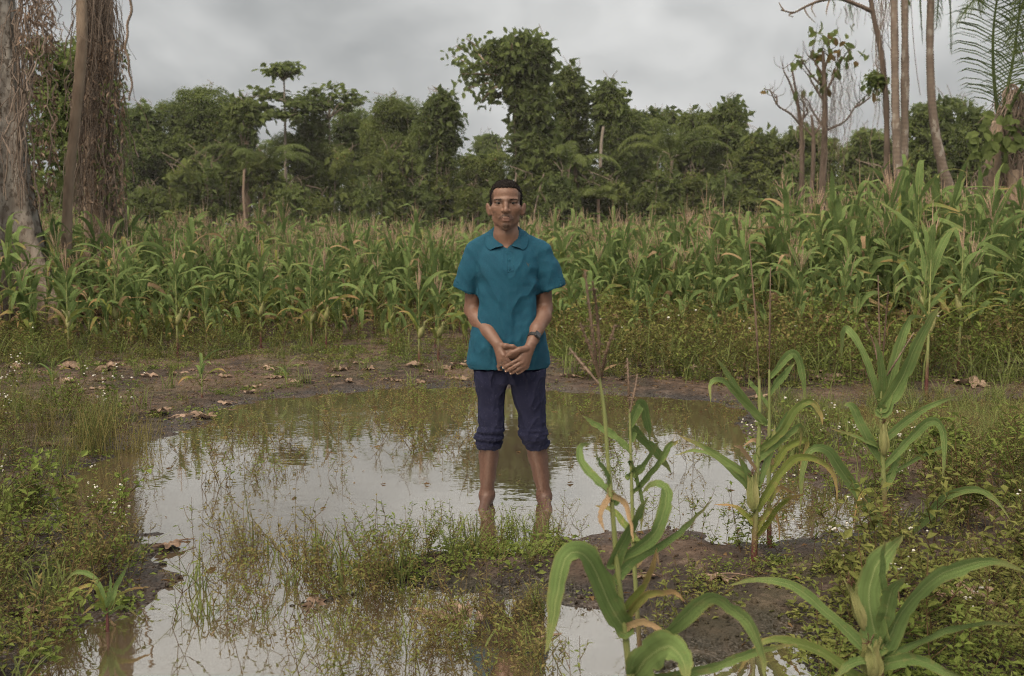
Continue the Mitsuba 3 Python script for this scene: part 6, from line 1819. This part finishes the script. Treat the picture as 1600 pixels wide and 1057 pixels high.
    fL = [[mp(800.5, 567.5, dL - .022), mp(792, 572, dL - .016), mp(786.5, 575, dL - .004)], [mp(804, 573.2, dL - .024), mp(796, 577.5, dL - .018), mp(790.5, 580.2, dL - .005)],
          [mp(809, 577.5, dL - .016), mp(803, 581, dL - .012), mp(798.2, 583.6, dL - .002)], [mp(815.5, 579, dL - .002), mp(811.5, 582, dL), mp(808.2, 583.6, dL + .005)]]
    for q, (kk_, ch) in enumerate(zip(kL, fL)):
        B_.ball(kk_, (.0112, .011, .0105), .004)
        B_.chain([kk_, *ch], [.0103, .0092, .0083, .0068], .0028)
    thumb = [mp(822, 545, dL + .002), mp(811.5, 547, dL - .016), mp(800.5, 551.5, dL - .022), mp(792.2, 556.8, dL - .016)]
    B_.chain(thumb, [.0165, .0135, .0108, .0085], .006)
    # legs
    knee = {-1: mp(767, 672, -.015), 1: mp(831, 670, -.015)}
    hip = {-1: mp(769, 600, .01), 1: mp(823, 600, .01)}
    ank = {-1: mp(761, 770, .035), 1: mp(850, 772, .035)}
    calf = {-1: mp(763.5, 713, .030), 1: mp(840.5, 713, .030)}
    foot = {-1: (mp(759, 798, .05), mp(754, 801, -.10)), 1: (mp(851, 798, .05), mp(856, 801, -.10))}
    for s in (-1, 1):
        B_.chain([hip[s], knee[s], calf[s], calf[s] * .45 + ank[s] * .55, ank[s]], [.058, .046, .0485, .0385, .0300], .012)
        B_.cone(knee[s] + [0, -.010, -.02], ank[s] + [0, -.018, .02], .030, .022, .02)
        B_.ball(ank[s] + [s * .024, 0, -.012], (.013, .015, .015), .012)
        B_.ball(ank[s] + [-s * .022, -.006, -.006], (.013, .015, .015), .012)
        hl, to = foot[s]
        B_.cone(ank[s], hl + [0, 0, .01], .032, .030, .02)
        B_.cone(ank[s] + [0, -.012, -.02], to, .030, .022, .03)
        B_.cone(hl, to, .030, .020, .02)
        for q in range(5):
            x = (q - 2) * .017 * -s
            B_.cone(to + [x, -.012, .002], to + [x * 1.15, -.058 + .008 * abs(q - .6), -.004], .0115 if q == 0 else .0090, .0085 if q == 0 else .007, .006)
    V, F = B_.mesh(1)
    V2 = smoothed(V, F, 3, .5, -.45); q_ = V - E
    face = np.clip((q_[:, 2] + .16) / .03, 0, 1) * (1 - np.exp(-(((np.abs(q_[:, 0]) - .0345) / .018) ** 2 + ((q_[:, 2]) / .010) ** 2))) * (1 - np.exp(-((q_[:, 0] / .022) ** 2 + ((q_[:, 2] + .078) / .010) ** 2)))
    V = V + (V2 - V) * face[:, None]
    hot = V - E
    # skin colour with shade under the brow painted in: lips, beard shadow, knuckles, sun-browned forearms
    base = np.array([0.134, 0.0755, 0.053])
    n1 = meshkit.fbm(V * 60, 3, 1)[:, None]; n2 = meshkit.fbm(V * 300, 2, 3)[:, None]
    col = base * (0.90 + 0.12 * n1 + 0.08 * n2)
    head = hot[:, 2] > -.17
    def blob(c, r, p=2): return np.exp(-np.abs((hot - np.asarray(c)) / np.asarray(r)).__pow__(p).sum(1))[:, None]
    lips = np.clip(blob((0, -.085, -.0778), (.026, .02, .0085), 3), 0, 1)
    col = col * (1 - lips * .75) + np.array([.115, .055, .045]) * lips * .75
    line = np.clip(blob((0, -.085, -.0776 ), (.027, .03, .0016), 2), 0, 1); col = col * (1 - .6 * line)
    beard = np.clip(blob((0, -.070, -.112), (.030, .04, .014)) + .8 * blob((0, -.085, -.060), (.028, .03, .0065)) + .7 * blob((-.030, -.07, -.074), (.009, .03, .014)) + .7 * blob((.030, -.07, -.074), (.009, .03, .014)), 0, 1)
    col = col * (1 - .74 * beard * (0.7 + .6 * n2))
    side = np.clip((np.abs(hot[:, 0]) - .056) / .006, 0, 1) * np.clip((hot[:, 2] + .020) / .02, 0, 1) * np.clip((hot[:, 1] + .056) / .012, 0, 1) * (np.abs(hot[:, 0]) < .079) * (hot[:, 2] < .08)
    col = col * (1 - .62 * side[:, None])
    orbit_shade = np.clip(blob((.034, -.075, .0060), (.027, .04, .0140)) + blob((-.034, -.075, .0060), (.027, .04, .0140)), 0, 1)  # darker lid skin together with painted shade below the brow
    col = col * (1 - .40 * orbit_shade)
    brow = np.clip(blob((.034, -.075, .0150), (.020, .03, .0052)) + blob((-.034, -.075, .0150), (.020, .03, .0052)), 0, 1)
    col = col * (1 - .55 * brow)
    lash = np.clip(blob((.0345, -.07, .0010), (.0185, .03, .0050)) + blob((-.0345, -.07, .0010), (.0185, .03, .0050)), 0, 1)
    col = col * (1 - .55 * lash)
    arm = (V[:, 2] < mp(0, 450)[2]) & (V[:, 2] > mp(0, 600)[2])
    col[arm] *= np.array([.86, .84, .85])
    leg = V[:, 2] < mp(0, 690)[2]
    hairs = meshkit.noise(V * [700, 700, 90], 4)[:, None]
    col = np.where(leg[:, None], col * np.array([.64, .62, .66]) * (0.75 + .45 * hairs), col)
    col = np.where((V[:, 2] < .05)[:, None], col * .75, col)
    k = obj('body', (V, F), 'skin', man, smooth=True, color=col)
    # ---------- eyes, brows, hair, nails
    for s in (-1, 1):
        c = H(s * .0345, -.0645, -.0008)
        ey = trimesh.creation.uv_sphere(0.0122, count=[14, 20]); ey.apply_transform(trimesh.transformations.translation_matrix(c))
        e = obj('eye', ey, 'eye_white', man, smooth=True)
        ir = trimesh.creation.uv_sphere(0.0060, count=[12, 16]); ir.apply_transform(np.diag([1, .5, 1, 1])); ir.apply_transform(trimesh.transformations.translation_matrix(c + [0, -.0108, 0]))
        obj('iris', ir, 'iris', e, smooth=True)
    rg = np.random.default_rng(5)
    for s in (-1, 1):
        m = MB()
        for q in range(60):
            t = rg.random(); x = .013 + .044 * t
            z = .0125 + .0050 * math.sin(min(t * 2.2, 1.6)) - .003 * t + rg.normal() * .0018 * (1 - .5 * t)
            y = -.0865 + .021 * t ** 2 + .003 * (1 - t) - .001
            a = H(s * x, y, z); b = a + np.array([s * .006, .001 + .003 * t, .0016 + rg.normal() * .001 - .002 * t])
            m.add(*tube(np.array([a, (a + b) / 2 + [0, -.0008, 0], b]), np.array([.00045, .00045, .0002]), 3, close=False))
        m.put('eyebrow', 'black_hair', man, kind='stuff')
    body_ = trimesh.Trimesh(V, F, process=False)
    from scipy.spatial import cKDTree
    near = cKDTree(V)
    m = MB()
    for q in range(420):                             # thin moustache and a little beard on the chin
        if q < 270: tx, tz = rg.normal() * .016, -.0615 + rg.normal() * .0022
        else: tx, tz = rg.normal() * .010, -.108 + rg.normal() * .006
        tz -= .12 * abs(tx) * (q < 270)
        j = near.query(H(tx, -.09, tz))[1]; nn = body_.vertex_normals[j]
        a = V[j] + nn * .0002; b = a + nn * .0016 + np.array([np.sign(tx) * .002, 0, -.0036])
        m.add(*tube(np.array([a, (a + b) / 2 + nn * .0006, b]), np.array([.00042, .0004, .00015]), 3, close=False))
    m.put('moustache', 'black_hair', man, kind='stuff')
    hh = SDF(E + [-.11, -.12, -.09], E + [.11, .15, .15], .0028)
    hh.ball(H(0, .027, .036), (.0775, .0985, .0800), .01)
    hh.ball(H(0, .030, .000), (.0768, .0935, .075), .01)
    hh.ball(H(0, -.012, .058), (.0655, .0690, .0540), .012)
    def hairline(P):
        a = np.degrees(np.abs(np.arctan2(P[..., 0] - E[0], -(P[..., 1] - E[1] - .02))))
        zh = np.interp(a, [0, 34, 43, 50, 60, 68, 80, 96, 112, 140, 180], [.0735, .0715, .060, .046, .022, -.012, -.022, .014, -.020, -.055, -.065])
        n = .004 * (meshkit.noise(P.astype(float) * 260, 2) - .5)
        return (P[..., 2] - E[2] - zh + n) * .6
    hh.put(E - .2, E + .2, hairline, .003, cut=True)
    V, F = hh.mesh(1)
    V = displaced(V, F, lambda p: .0034 * (meshkit.noise(p * 330, 3) - .45) + .004 * (meshkit.fbm(p * 60, 2, 5) - .5))
    hk = obj('hair', (V, F), 'black_hair', man, smooth=True)
    hs = MB(); rh = np.random.default_rng(8)
    hv = trimesh.Trimesh(V, F, process=False); pk = rh.integers(len(V), size=2600)
    for q in pk:
        nrm_ = hv.vertex_normals[q]; p0 = V[q] - nrm_ * .002
        d_ = unit(nrm_ + rh.normal(size=3) * .45 + [0, -.25, .1])
        hs.add(*tube(np.array([p0, p0 + d_ * .005, p0 + d_ * (.008 + .004 * rh.random()) + [0, 0, -.0006]]), np.array([.0006, .0005, .0002]), 3, close=False))
    hs.put('strands', 'black_hair', hk, kind='stuff')
    tips = [fL[0][2], fL[1][2], fL[2][2], fL[3][2], thumb[3]]
    prev = [fL[0][1], fL[1][1], fL[2][1], fL[3][1], thumb[2]]
    for t_, p_ in zip(tips, prev):
        d = unit(t_ - p_); c = t_ + np.array([0, -.0058, .0012]) + d * .0015
        nl = trimesh.creation.icosphere(2); X = np.cross(d, [0, -1.0, 0.25]); X = unit(X); Yn = np.cross(X, d)
        v = np.array(nl.vertices) @ np.stack([d * .0056, X * .0046, Yn * .0022])
        obj('nail', (v + c, nl.faces), 'nail', man, smooth=True)
    # ---------- polo shirt
    h = 0.0042
    C = SDF(mp(698, 345, 0) - [0, .30, .34 * 0 + 0.78], mp(892, 345, 0) + [0, .26, .02], h)
    z = lambda py: mp(0, py)[2]
    x = lambda px: mp(px, 0)[0]
    cy = MY + .022
    C.loft([(z(574.5), x(793.8), cy - .012, .1925, .128), (z(545), x(794.5), cy - .008, .187, .124), (z(517), x(794.8), cy - .004, .172, .119), (z(485), x(794.5), cy, .154, .118), (z(455), x(794), cy + .002, .150, .121),
            (z(425), x(793.5), cy + .006, .156, .122), (z(402), x(793), cy + .012, .158, .108), (z(387), x(792.5), cy + .018, .135, .086), (z(374), x(792), cy + .022, .105, .064), (z(367), x(792), cy + .022, .072, .058)], .02)
    hem = {-1: (mp(721.5, 392, .02), mp(726.5, 447, .035)), 1: (mp(864.5, 388, .02), mp(861, 444, .035))}
    for s in (-1, 1):
        C.cone(mp(792 + s * 24, 374, .035), mp(792 + s * 49, 389.5, .03), .036, .0435, .03)
        a = mp(742, 399, .03) if s < 0 else mp(846.5, 395.5, .03)
        b = mp(728.5, 450, .035) if s < 0 else mp(861.0, 447, .035)
        m_ = (a + b) / 2 + [s * .000, 0, 0]
        b2 = b + unit(b - a) * .05
        C.chain([a, m_, b2], [.0530, .0590, .0640], .022)
        ax = unit(b - a); e = b + ax * .014
        if s < 0: ax2 = unit(ax + np.array([-.10, 0, .0])); 
        else: ax2 = unit(ax + np.array([.05, 0, .0]))
        def slab(P, e=e, ax2=ax2, s=s): return np.maximum(-((P - e) @ ax2), -((P[..., 0] - (x(750.5) if s < 0 else x(837.5))) * s))
        C.put(e - [.12, .12, .10], e + [.12, .12, .0], slab, .002, cut=True)
        C.cone(e - ax * .045, e + ax * .03, .0545, .0590, .002, cut=True)      # the open sleeve
    C.loft([(z(590), x(793.8), cy - .012, .186, .122), (z(574.4), x(793.8), cy - .012, .186, .122), (z(560), x(794.5), cy - .010, .180, .118)], .002, cut=True)
    C.put(mp(690, 560, -.3), mp(900, 640, .3), lambda P: P[..., 2] - z(574.0), .001, cut=True)
    # neck opening with its V
    C.cone(mp(791.5, 340, .030), mp(791.5, 372, .030), .066, .0585, .006, cut=True)
    C.cone(mp(791.5, 366, .010), mp(794.5, 386, -.07), .034, .012, .006, cut=True)
    C.cone(mp(794, 380, -.05), mp(795.3, 391, -.12), .016, .0035, .004, cut=True)
    V, F = C.mesh(1)
    zz_ = V[:, 2]
    def folds(p):
        u = p - np.array([x(794), MY, 0])
        down = np.clip((z(400) - p[:, 2]) / .45, 0, 1)
        f = .046 * down * (meshkit.fbm(np.stack([u[:, 0] * 15, u[:, 1] * 9, u[:, 2] * 2.2], 1), 3, 11) - .5)
        f += .022 * (meshkit.fbm(np.stack([u[:, 0] * 9 + u[:, 2] * 6, u[:, 1] * 8, u[:, 2] * 9 - np.abs(u[:, 0]) * 10], 1), 3, 21) - .5)
        f += .006 * np.exp(-((np.abs(u[:, 0]) - .125) / .03) ** 2) * np.sin(u[:, 2] * 60 + u[:, 0] * 40) * np.exp(-((p[:, 2] - z(440)) / .06) ** 2)
        rid = lambda a_, b_, c_, sd_: (1 - np.abs(2 * meshkit.fbm(np.stack([a_, b_, c_], 1), 2, sd_) - 1)) ** 4
        sx = np.sign(u[:, 0])
        f += .0075 * rid(u[:, 0] * 7 + u[:, 2] * 5 * sx, u[:, 1] * 6, u[:, 2] * 4 - np.abs(u[:, 0]) * 9, 51) + .0065 * down * rid(u[:, 0] * 13, u[:, 1] * 9, u[:, 2] * 2.4 + u[:, 0] * 2, 61)
        edge = np.clip((p[:, 2] - z(574)) / .02, 0, 1)
        return f * (0.25 + 0.75 * edge)
    V = displaced(V, F, folds)
    sh_ = obj('polo_shirt', (V, F), 'polo_cloth', man, smooth=True)
    shirt = trimesh.Trimesh(V, F, process=False)
    def on_front(px, py, out=.002):
        """The point of the shirt's front seen at this pixel."""
        r = ray(px, py)
        loc, _, _ = shirt.ray.intersects_location([CAM], [r / np.linalg.norm(r)], multiple_hits=True)
        if len(loc) == 0: return mp(px, py, -.1)
        q = loc[np.argmin(np.linalg.norm(loc - CAM, axis=1))]
        return q - unit(r) * out
    # collar: two folded leaves round the neck
    def collar_half(s):
        f_px = [(791.5, 350, .098), (791.5 - s * 0 + s * 13, 352, .082), (791.5 + s * 19.5, 356.5, .048), (791.5 + s * 19.5, 362, .016), (791.5 + s * 15.5, 372.5, -.022), (793 + s * 6.5, 385.5, -.062)]
        o_px = [(791.5, 369, .118), (791.5 + s * 22, 369, .098), (791.5 + s * 33, 370, .060), (791.5 + s * 34, 376, .016), (791.5 + s * 31, 387, -.040), (791.5 + s * 25.5, 391.2, -.062)]
        f = spline([mp(x_, y_, d_ + .004) for x_, y_, d_ in f_px], 34)
        o = spline([mp(x_, y_, d_) for x_, y_, d_ in o_px], 34)
        for q in range(34):                          # keep the lower edge just clear of the shirt
            if q > 14:
                px_, py_ = pix(o[q]); g = on_front(px_, py_, .005)
                if g[1] < o[q][1] + .02: o[q] = g
        rows = []
        for q in range(34):
            fo, oo = f[q], o[q]
            cN = np.array([mp(791.5, 0)[0], MY + .032, fo[2]])
            out = unit((fo - cN) * [1, 1, 0]); up_ = np.array([0, 0, 1.0])
            inner = fo - out * .007
            r = [inner - up_ * .034, inner - up_ * .012, fo - out * .004 + up_ * .0025, fo + out * .001 + up_ * .0035]
            for t in (.2, .45, .7, .9, 1.0):
                r.append(fo * (1 - t) + oo * t + (out * .6 + up_ * .5) * .010 * math.sin(math.pi * min(t, 1)) + out * .002)
            r.append(oo - out * .0035 - up_ * .0005)
            for t in (.6, .25):
                r.append(fo * (1 - t) + oo * t - out * .002)
            rows.append(r)
        R_ = np.array(rows); m = R_.shape[1]
        i, j = np.meshgrid(np.arange(33), np.arange(m - 1), indexing='ij')
        Q = np.stack([i * m + j, i * m + j + 1, (i + 1) * m + j + 1, (i + 1) * m + j], -1).reshape(-1, 4)
        V_, F_ = R_.reshape(-1, 3), np.vstack([Q[:, [0, 1, 2]], Q[:, [0, 2, 3]]])
        M_ = trimesh.Trimesh(V_, F_, process=False).subdivide()
        return smoothed(np.array(M_.vertices), np.array(M_.faces), 2), np.array(M_.faces)
    for s in (-1, 1):
        obj('collar', collar_half(s), 'polo_cloth', sh_, smooth=True)
    # placket with two buttons, sleeve bands, hem stitching and the little stitched mark on the chest
    def strip(pts, w, out, name, bs, parent):
        c = np.array([on_front(*p, out) for p in pts]); d = unit(np.gradient(c, axis=0)); sd = unit(np.cross(d, [0, 1.0, 0]))
        rows = [c - sd * w / 2 + [0, .004, 0], c - sd * w / 2, c + sd * w / 2, c + sd * w / 2 + [0, .004, 0]]
        V_ = np.stack(rows, 1).reshape(-1, 3); n = len(c)
        i, j = np.meshgrid(np.arange(n - 1), np.arange(3), indexing='ij')
        Q = np.stack([i * 4 + j, i * 4 + j + 1, (i + 1) * 4 + j + 1, (i + 1) * 4 + j], -1).reshape(-1, 4)
        return obj(name, (V_, Q), bs, parent)
    strip([(796 + .05 * (y_ - 392), y_) for y_ in np.linspace(394, 425, 9)], .030, .0026, 'placket', 'polo_cloth', sh_)
    for y_ in (407, 421):
        c = on_front(796, y_, .006)
        b_ = trimesh.creation.cylinder(.0048, .0024, sections=14); b_.apply_transform(trimesh.transformations.rotation_matrix(math.pi / 2, [1, 0, 0])); b_.apply_transform(trimesh.transformations.translation_matrix(c))
        obj('button', b_, 'polo_cloth', sh_)
    mk = MB()
    for a, b in (((822.5, 410.5), (825.5, 414.5)), ((825.5, 414.5), (827.5, 411.5)), ((824, 413), (826.5, 417))):
        mk.add(*tube(np.array([on_front(*a, .002), on_front(*b, .002)]), .0009, 4))
    mk.put('stitched_mark', 'eye_white', sh_)
    def seam(pts, name, r=.0011):
        q = np.array([on_front(*p, .0006) for p in spline(np.array([[*p, 0] for p in pts], float), 26)[:, :2]])
        q = np.vstack([q[:1], (q[:-2] + 2 * q[1:-1] + q[2:]) / 4, q[-1:]])
        MB().add(*tube(q, r, 5)).put(name, 'polo_cloth', sh_, smooth=True)
    seam([(738, 379), (745, 395), (748.5, 415), (749, 440), (749, 452)], 'armhole_seam'); seam([(849, 377), (842.5, 395), (839, 415), (838.5, 440), (838.5, 452)], 'armhole_seam')
    seam([(735, 566), (765, 567), (795, 567), (825, 567), (853, 566)], 'hem_seam')
    for s in (-1, 1):                                # ribbed band round each sleeve end
        a = mp(742, 399, .03) if s < 0 else mp(846.5, 395.5, .03)
        b = mp(728.5, 450, .035) if s < 0 else mp(861.0, 447, .035)
        ax = unit(b - a); e = b + ax * .010
        sl = trimesh.Trimesh(V, F, process=False)
        xx = x(748.5) if s < 0 else x(839.5)
        fc = sl.triangles_center
        ok = ((fc[:, 0] - xx) * s > .0) & (np.abs((fc - e) @ ax + .014) < .016) & (np.linalg.norm((fc - e) - ((fc - e) @ ax)[:, None] * ax, axis=1) > .058) & ((fc[:, 0] - xx) * s > .004)
        if ok.sum() > 20:
            sub = sl.submesh([np.where(ok)[0]], append=True)
            obj('sleeve_band', (np.array(sub.vertices) + sub.vertex_normals * .0026, np.array(sub.faces)), 'polo_cloth', sh_, smooth=True)
    # ---------- trousers with rolled cuffs
    h = 0.0042
    K = SDF(mp(720, 560) - [.02, .24, .52], mp(875, 560) + [.02, .24, .04], h)
    K.loft([(z(562), x(795.5), cy, .168, .112), (z(585), x(796), cy, .172, .116), (z(597), x(796), cy, .172, .112)], .01)
    K.put(mp(700, 585, -.3), mp(900, 600, .3), lambda P: P[..., 2] - z(589), .001, cut=True)
    for s in (-1, 1):
        if s < 0:
            lv = [(700, 763, .054), (692, 763.5, .060), (682, 764, .066), (674, 764.5, .0655), (664, 766.5, .0600), (650, 766.5, .0625), (630, 766, .0670), (612, 766.5, .0745), (596, 768, .0850), (578, 769, .088)]
        else:
            lv = [(700.5, 840, .050), (693, 838.5, .055), (683, 833.5, .067), (674, 833, .0685), (662, 832, .0640), (650, 831.5, .0625), (630, 828.5, .0780), (612, 826, .0840), (596, 825, .0900), (578, 823, .092)]
        kx = {-1: 0, 1: 0}
        K.loft([(z(p), x(cx_), cy - .010 - (.018 if 640 < p < 690 else .008), r_, r_ * 1.08) for p, cx_, r_ in lv], .012)
        bot = lv[0]
        K.cone(mp(bot[1], bot[0] + 10, .01), mp(bot[1], bot[0] - 6, .01), .0475 if s < 0 else .0445, .0475 if s < 0 else .0445, .002, cut=True)
    V, F = K.mesh(1)
    def tf(p):
        u = p - np.array([x(796), MY, 0])
        low = np.exp(-((p[:, 2] - z(682)) / .05) ** 2)
        f = .010 * (meshkit.fbm(np.stack([u[:, 0] * 12, u[:, 1] * 12, u[:, 2] * 5], 1), 3, 31) - .5)
        f += low * .034 * (meshkit.fbm(np.stack([u[:, 0] * 9 + u[:, 2] * 10, u[:, 1] * 9, u[:, 2] * 52], 1), 2, 33) - .5)
        f += low * .016 * (meshkit.fbm(np.stack([u[:, 0] * 26 + u[:, 2] * 40, u[:, 1] * 26, u[:, 2] * 34 - u[:, 0] * 30], 1), 3, 37) - .5)
        rid = (1 - np.abs(2 * meshkit.fbm(np.stack([u[:, 0] * 11 + u[:, 2] * 7, u[:, 1] * 11, u[:, 2] * 9 - np.abs(np.abs(u[:, 0]) - .09) * 20], 1), 2, 71) - 1)) ** 4
        f += .009 * rid
        q = np.clip((p[:, 2] - z(660)) / .25, 0, 1)
        f += .005 * q * np.sin((u[:, 2] * 16 - np.abs(np.abs(u[:, 0]) - .09) * 50) * 1.6 + 4 * meshkit.fbm(u * 6, 2, 8))
        return f
    V = displaced(V, F, tf)
    tr = obj('trousers', (V, F), 'trouser_cloth', man, smooth=True)
    for s in (-1, 1):                                # the turned-up edge of each leg
        bx_, by_, r_ = (763.2, 698.5, .0525) if s < 0 else (839.8, 698.5, .0490)
        rg = np.random.default_rng(70 + s)
        m = MB()
        a = np.linspace(0, 2 * np.pi, 73)[:-1]
        dz = .004 * np.sin(a + s) + .003 * np.sin(3 * a) + .002 * np.sin(7 * a + s)
        rr = r_ + .003 * np.sin(2 * a + s) + .0022 * np.sin(5 * a) + .0012 * np.sin(9 * a + s)
        c = mp(bx_, by_, .004)
        prof = [(-.003, .026), (.006, .024), (.0085, .012), (.006, .000), (.001, -.006), (-.004, .002)]
        wob = [.003 * np.sin(4 * a + q) * (q in (1, 2)) for q in range(6)]
        Vt = np.stack([np.stack([c[0] + (rr + pr + wob[q]) * np.cos(a), c[1] + (rr + pr + wob[q]) * 1.06 * np.sin(a), c[2] + dz + pz], 1) for q, (pr, pz) in enumerate(prof)], 1)
        i, j = np.meshgrid(np.arange(72), np.arange(5), indexing='ij')
        Q = np.stack([i * 6 + j, i * 6 + j + 1, ((i + 1) % 72) * 6 + j + 1, ((i + 1) % 72) * 6 + j], -1).reshape(-1, 4)
        m.add(Vt.reshape(-1, 3), Q)
        m.put('rolled_cuff', 'trouser_cloth', tr, smooth=True)
    # ---------- wristwatch on his left wrist
    w0 = wr[1] * .93 + el[1] * .07; d = unit(el[1] - wr[1])
    wt = key_for('wristwatch', man); labels[wt] = {'label': 'black square wristwatch on a dark strap'}
    a0 = unit(np.cross(d, [0, 0, 1.0])); a1 = np.cross(d, a0)
    th = np.linspace(0, 2 * np.pi, 37)[:-1]
    rows = []
    for (du, dr_) in ((-.0105, .0), (-.0105, .0026), (.0105, .0026), (.0105, .0)):
        rows.append(w0 + d * du + (.0288 + dr_) * (np.cos(th)[:, None] * a0 + np.sin(th)[:, None] * a1))
    Vs = np.stack(rows, 1).reshape(-1, 3)
    i, j = np.meshgrid(np.arange(36), np.arange(4), indexing='ij')
    Q = np.stack([i * 4 + j, i * 4 + (j + 1) % 4, ((i + 1) % 36) * 4 + (j + 1) % 4, ((i + 1) % 36) * 4 + j], -1).reshape(-1, 4)
    obj('strap', (Vs, Q), 'watch_black', wt, smooth=40)
    nrm = unit(np.array([.50, -.78, .30]) - d * (np.array([.50, -.78, .30]) @ d))
    X = np.cross(nrm, d)
    import manifold3d as m3d
    def rbox(sx, sy, sz, r, c):
        pts = [m3d.Manifold.sphere(r, 16).translate([a * (sx / 2 - r), b * (sy / 2 - r), g * (sz / 2 - r)]) for a in (-1, 1) for b in (-1, 1) for g in (-1, 1)]
        mm = m3d.Manifold.batch_hull(pts).to_mesh()
        v = np.array(mm.vert_properties[:, :3]) @ np.stack([X, d, nrm]) + c
        return v, np.array(mm.tri_verts)
    obj('case', rbox(.033, .037, .011, .005, w0 + nrm * .0325), 'watch_black', wt, smooth=40)
    obj('screen', rbox(.027, .031, .004, .0018, w0 + nrm * .0372), 'watch_screen', wt, smooth=40)
build_man()
# ------------------------------------------------------------------ thin haze added to lift the dark tones
scene['added_haze'] = {'type': 'homogeneous', 'albedo': rgbv((0.95, 0.95, 0.95)), 'sigma_t': 0.00022}
scene['haze'] = {'type': 'cube', 'bsdf': {'type': 'null'}, 'interior': {'type': 'ref', 'id': 'added_haze'}, 'to_world': T().translate([0, 765, 9.6]).scale([1045, 817, 11.6])}
scene['camera']['medium'] = {'type': 'ref', 'id': 'added_haze'}
labels['haze'] = {'label': 'thin haze added over the whole place to lift the dark tones', 'kind': 'stuff'}
